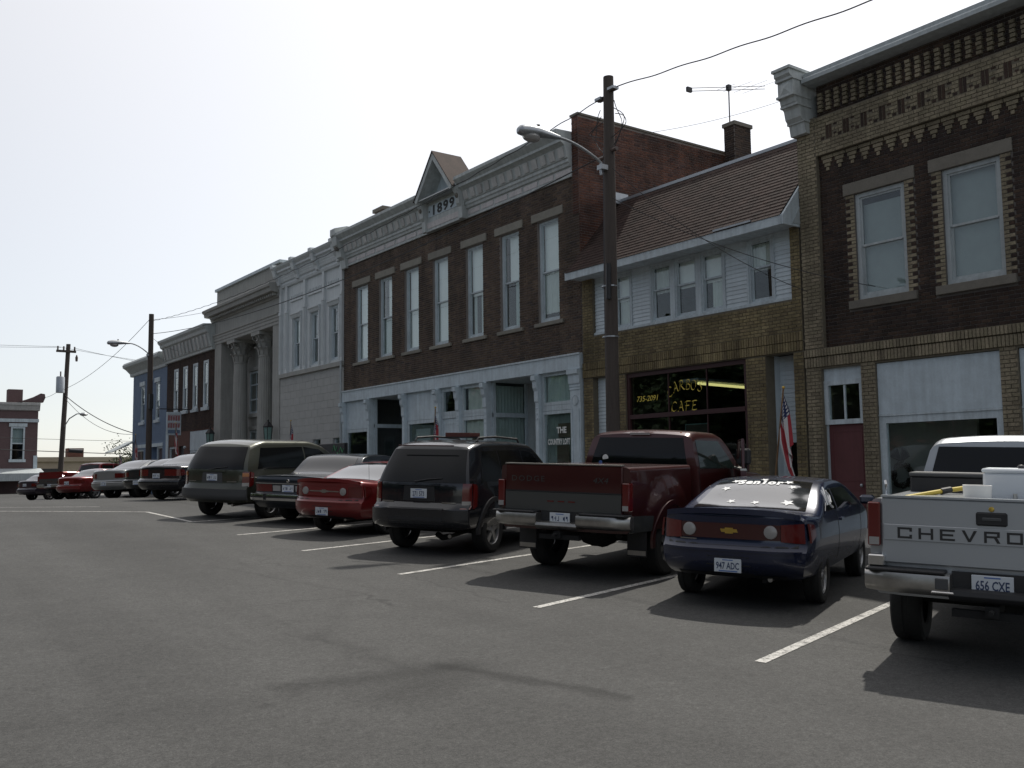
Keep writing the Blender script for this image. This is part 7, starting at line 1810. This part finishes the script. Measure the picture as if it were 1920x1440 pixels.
def flag(label, base, top, seed, spread=.2):
    base, top = Vector(base), Vector(top); T = thing('flag', label, 'flag', base, 'flags on staffs along the kerb')
    d = (top-base).normalized()
    MB().tube([base, top], .016, 8).build('staff', 'wood_staff', T, smooth=True); MB().sphere(top+d*.03, .03, 8).build('finial', 'gold', T, smooth=True)
    random.seed(seed); ph = random.random()*6; nu, nv = 26, 20; vs, uv = [], []
    out = Vector((.15, -1, 0)).normalized()
    for j in range(nv+1):
        v = j/nv
        for i in range(nu+1):
            u = i/nu; fl_ = 1.45*u
            p = top-d*(.06+.86*v*(1-.25*u))
            p += Vector((0, 0, -1))*fl_*(.66+.04*v)+out*(fl_*spread*(.15+.35*v)+.06*u)
            p += Vector((1, 0, 0))*(.075*sin(v*13+ph+u*1.5)*min(1, u*3))+out*(.03*sin(v*21+ph*2)*min(1, u*3))
            vs.append(p); uv.append((u, v))
    m = MB(); m.v = [tuple(p) for p in vs]
    for j in range(nv):
        for i in range(nu): m.f.append((j*(nu+1)+i, j*(nu+1)+i+1, (j+1)*(nu+1)+i+1, (j+1)*(nu+1)+i)); m.m.append(0)
    o = m.build('cloth', 'flag', T, smooth=True, ang=180, recalc=False)
    ul = o.data.uv_layers.new(name='UVMap')
    for lp in o.data.loops: ul.data[lp.index].uv = uv[lp.vertex_index]
def fbase(x, y): return (x, y, ground(y)+.14)
flag('flag on a wooden staff in front of the cafe entrance', fbase(14.25, 11.62), (14.25, 11.2, 3.24), 1)
flag('flag half hidden behind the black sport-utility', fbase(14.25, 23.7), (14.25, 23.5, 3.60), 2, .12)
flag('flag behind the roof of the olive minivan', fbase(14.25, 34.1), (14.25, 34.0, 3.72), 3, .3)
flag('flag hanging below the projecting sign of the dark red shop', fbase(14.25, 48.4), (14.25, 48.55, 4.3), 4, .2)
flag('flag beside the pole in front of the blue shop', fbase(14.25, 56.0), (14.25, 56.1, 4.0), 5, .35)
flag('smallest flag, against the sky left of the blue shop', fbase(14.25, 59.6), (14.25, 59.5, 3.2), 6, .3)

# ================================================================== SMALL THINGS
b = thing('sign_board', 'dark green menu board with red and green lettering under the white building', 'sign', (16.2, 34.6, ground(34.6)))
MB().bbox(16.25, 16.4, 33.55, 35.9, 1.9, 2.92, .02).build('board', 'black_plastic', b)
t = MB(); text_pts
for k, (y, z, h) in enumerate(((34.6, 2.62, .22), (34.3, 2.4, .16), (34.0, 2.55, .2), (34.4, 2.2, .15), (34.05, 2.25, .18))): t.tube([(16.245, y, z), (16.245, y-.14, z+h), (16.245, y-.28, z), (16.245, y-.4, z+h*.7)], .02, 5)
t.build('lettering', 'green_letter', b)
t = MB()
for y in (34.55, 34.3, 34.05): t.tube([(16.245, y, 2.02), (16.245, y-.12, 2.12), (16.245, y-.2, 2.0)], .018, 5)
t.build('lettering', 'red_letter', b)
for y in (33.8, 35.6): MB().box(16.28, 16.36, y-.04, y+.04, ground(y)+.14, 1.9).build('leg', 'black_plastic', b)
pl = thing('wooden_crate', 'reddish wooden crate tied on the roof rack of the black sport-utility', 'crate', world=False)
pl.location = on_vehicle(suv_, (2.1, .3, 1.873)); pl.rotation_euler = suv_.rotation_euler
for x in (-.2, .18): MB().bbox(x, x+.02, -.25, .25, 0, .075, .004).build('slat', 'red_wood', pl)
MB().box(-.18, .18, -.24, .24, .005, .02).build('bottom', 'red_wood', pl); MB().box(-.18, .18, -.25, -.23, .021, .07).build('end', 'red_wood', pl); MB().box(-.18, .18, .23, .25, .021, .07).build('end', 'red_wood', pl)

# small tree peeping out behind the blue shop
def tree(label, x, y, h, seed):
    z = ground(y); T = thing('street_tree', label, 'tree', (x, y, z)); random.seed(seed)
    tr = MB(); tr.tube([(x, y, z), (x+.1, y, z+h*.35), (x, y+.1, z+h*.6)], [.16, .12, .07], 8); tips = []
    for k in range(12):
        a = random.uniform(0, 2*pi); s_ = Vector((x, y, z+h*random.uniform(.3, .6))); e = s_+Vector((cos(a)*1.4, sin(a)*1.4, random.uniform(.4, 1.5)))
        tr.tube([s_, s_.lerp(e, .5)+Vector((0, 0, .15)), e], [.05, .03, .012], 5); tips += [e, s_.lerp(e, .6)]
    tr.build('trunk', 'bark', T); lf = MB()
    for e in tips:
        for k in range(90):
            p = e+Vector((random.gauss(0, .35), random.gauss(0, .35), random.gauss(0, .3))); d = Vector((random.uniform(-1, 1), random.uniform(-1, 1), random.uniform(-1, 1))).normalized()*.09; q = d.cross(Vector((random.uniform(-1, 1), random.uniform(-1, 1), 1))).normalized()*.05
            lf.quad(p-d, p+q, p+d, p-q)
    lf.build('crown', 'leaf', T, recalc=False)
tree('small leafy tree peeping out behind the far corner of the blue shop', 18.6, 73.0, 4.2, 9)

# unseen trees added across the street, something dark for the shop windows to mirror
def unseen_tree(lb, x, y, proto=[None]):
    z = ground(y); T = thing('unseen_tree', lb, 'tree', (x, y, z), 'unseen trees added across the street')
    if proto[0] is None:
        random.seed(77); tr = MB(); tr.tube([(x, y, z-.1), (x+.05, y, z+2.2), (x, y+.1, z+5)], [.38, .28, .18], 10); cl = []
        for k in range(16):
            a = 2*pi*k/16+random.uniform(-.2, .2); s0 = Vector((x, y, z+random.uniform(2.4, 5))); e = s0+Vector((cos(a)*random.uniform(1.6, 3.8), sin(a)*random.uniform(1.6, 3.8), random.uniform(.2, 6)))
            tr.tube([s0, s0.lerp(e, .5)+Vector((0, 0, .3)), e], [.11, .07, .03], 6); cl += [e, s0.lerp(e, .65)]
        t_ = tr.build('trunk', 'bark', T); lf = MB()
        for e in cl:
            for k in range(170):
                p = e+Vector((random.gauss(0, .85), random.gauss(0, .85), random.gauss(0, .75))); d = Vector((random.uniform(-1, 1), random.uniform(-1, 1), random.uniform(-.6, .6))).normalized()*.31; q = d.cross(Vector((random.uniform(-1, 1), random.uniform(-1, 1), 1))).normalized()*.21
                lf.quad(p-d, p+q, p+d, p-q)
        proto[0] = (t_, lf.build('crown', 'leaf', T, recalc=False))
    else:
        for o in proto[0]:
            c = o.copy(); C.objects.link(c); c.parent = T; ORG[c.name] = ORG[T.name]; c.rotation_euler = (0, 0, y)
for k, y in enumerate((1.5, 9, 16, 24, 31, 39, 47, 55, 63, 71, 79, 88, 97, 106, 116)):
    unseen_tree('broad leafy tree added out of view across the street, to darken shop window reflections', -17-3*(k % 2), y)
    unseen_tree('broad leafy tree added out of view across the street, to darken shop window reflections', -27+2*(k % 2), y+3.6)

# unseen brick block added beyond those trees to darken the window reflections
mat('car_glass_dark', (.02, .022, .024), .1)
def unseen_block():
    x = -38.0; y0, y1 = -8, 120; z0 = .2
    T = thing('unseen_block', 'unseen dark brick block added beyond the trees to darken shop window reflections', 'building', (x-8, 15, z0))
    W = [(y0+3+k*5.2, y0+5+k*5.2, z, z+2.6) for k in range(24) for z in (2, 7, 11.5)]
    m = wallmesh(MB(), 0, .4, y0, y1, z0, 15.5, W); m.v = [(x-p[0], p[1], p[2]) for p in m.v]; m.build('wall', 'brick_far', T)
    b = MB(); b.box(x-.401, x-20, y0, y0+.4, z0, 15.4); b.box(x-.401, x-20, y1-.4, y1, z0, 15.4); b.box(x-20, x-20.4, y0, y1, z0, 15.4); b.box(x-.45, x-20, y0+.41, y1-.41, 15, 15.3); b.build('side_walls', 'brick_far', T)
    MB().box(x+.6, x-.4, y0-.5, y1+.5, 15.5, 16.1).build('cornice', 'dark_stone', T)
    for h in W:
        f = MB().box(x-.2, x-.24, h[0], h[1], h[2], h[3]).build('window', 'car_glass_dark', T)
unseen_block()
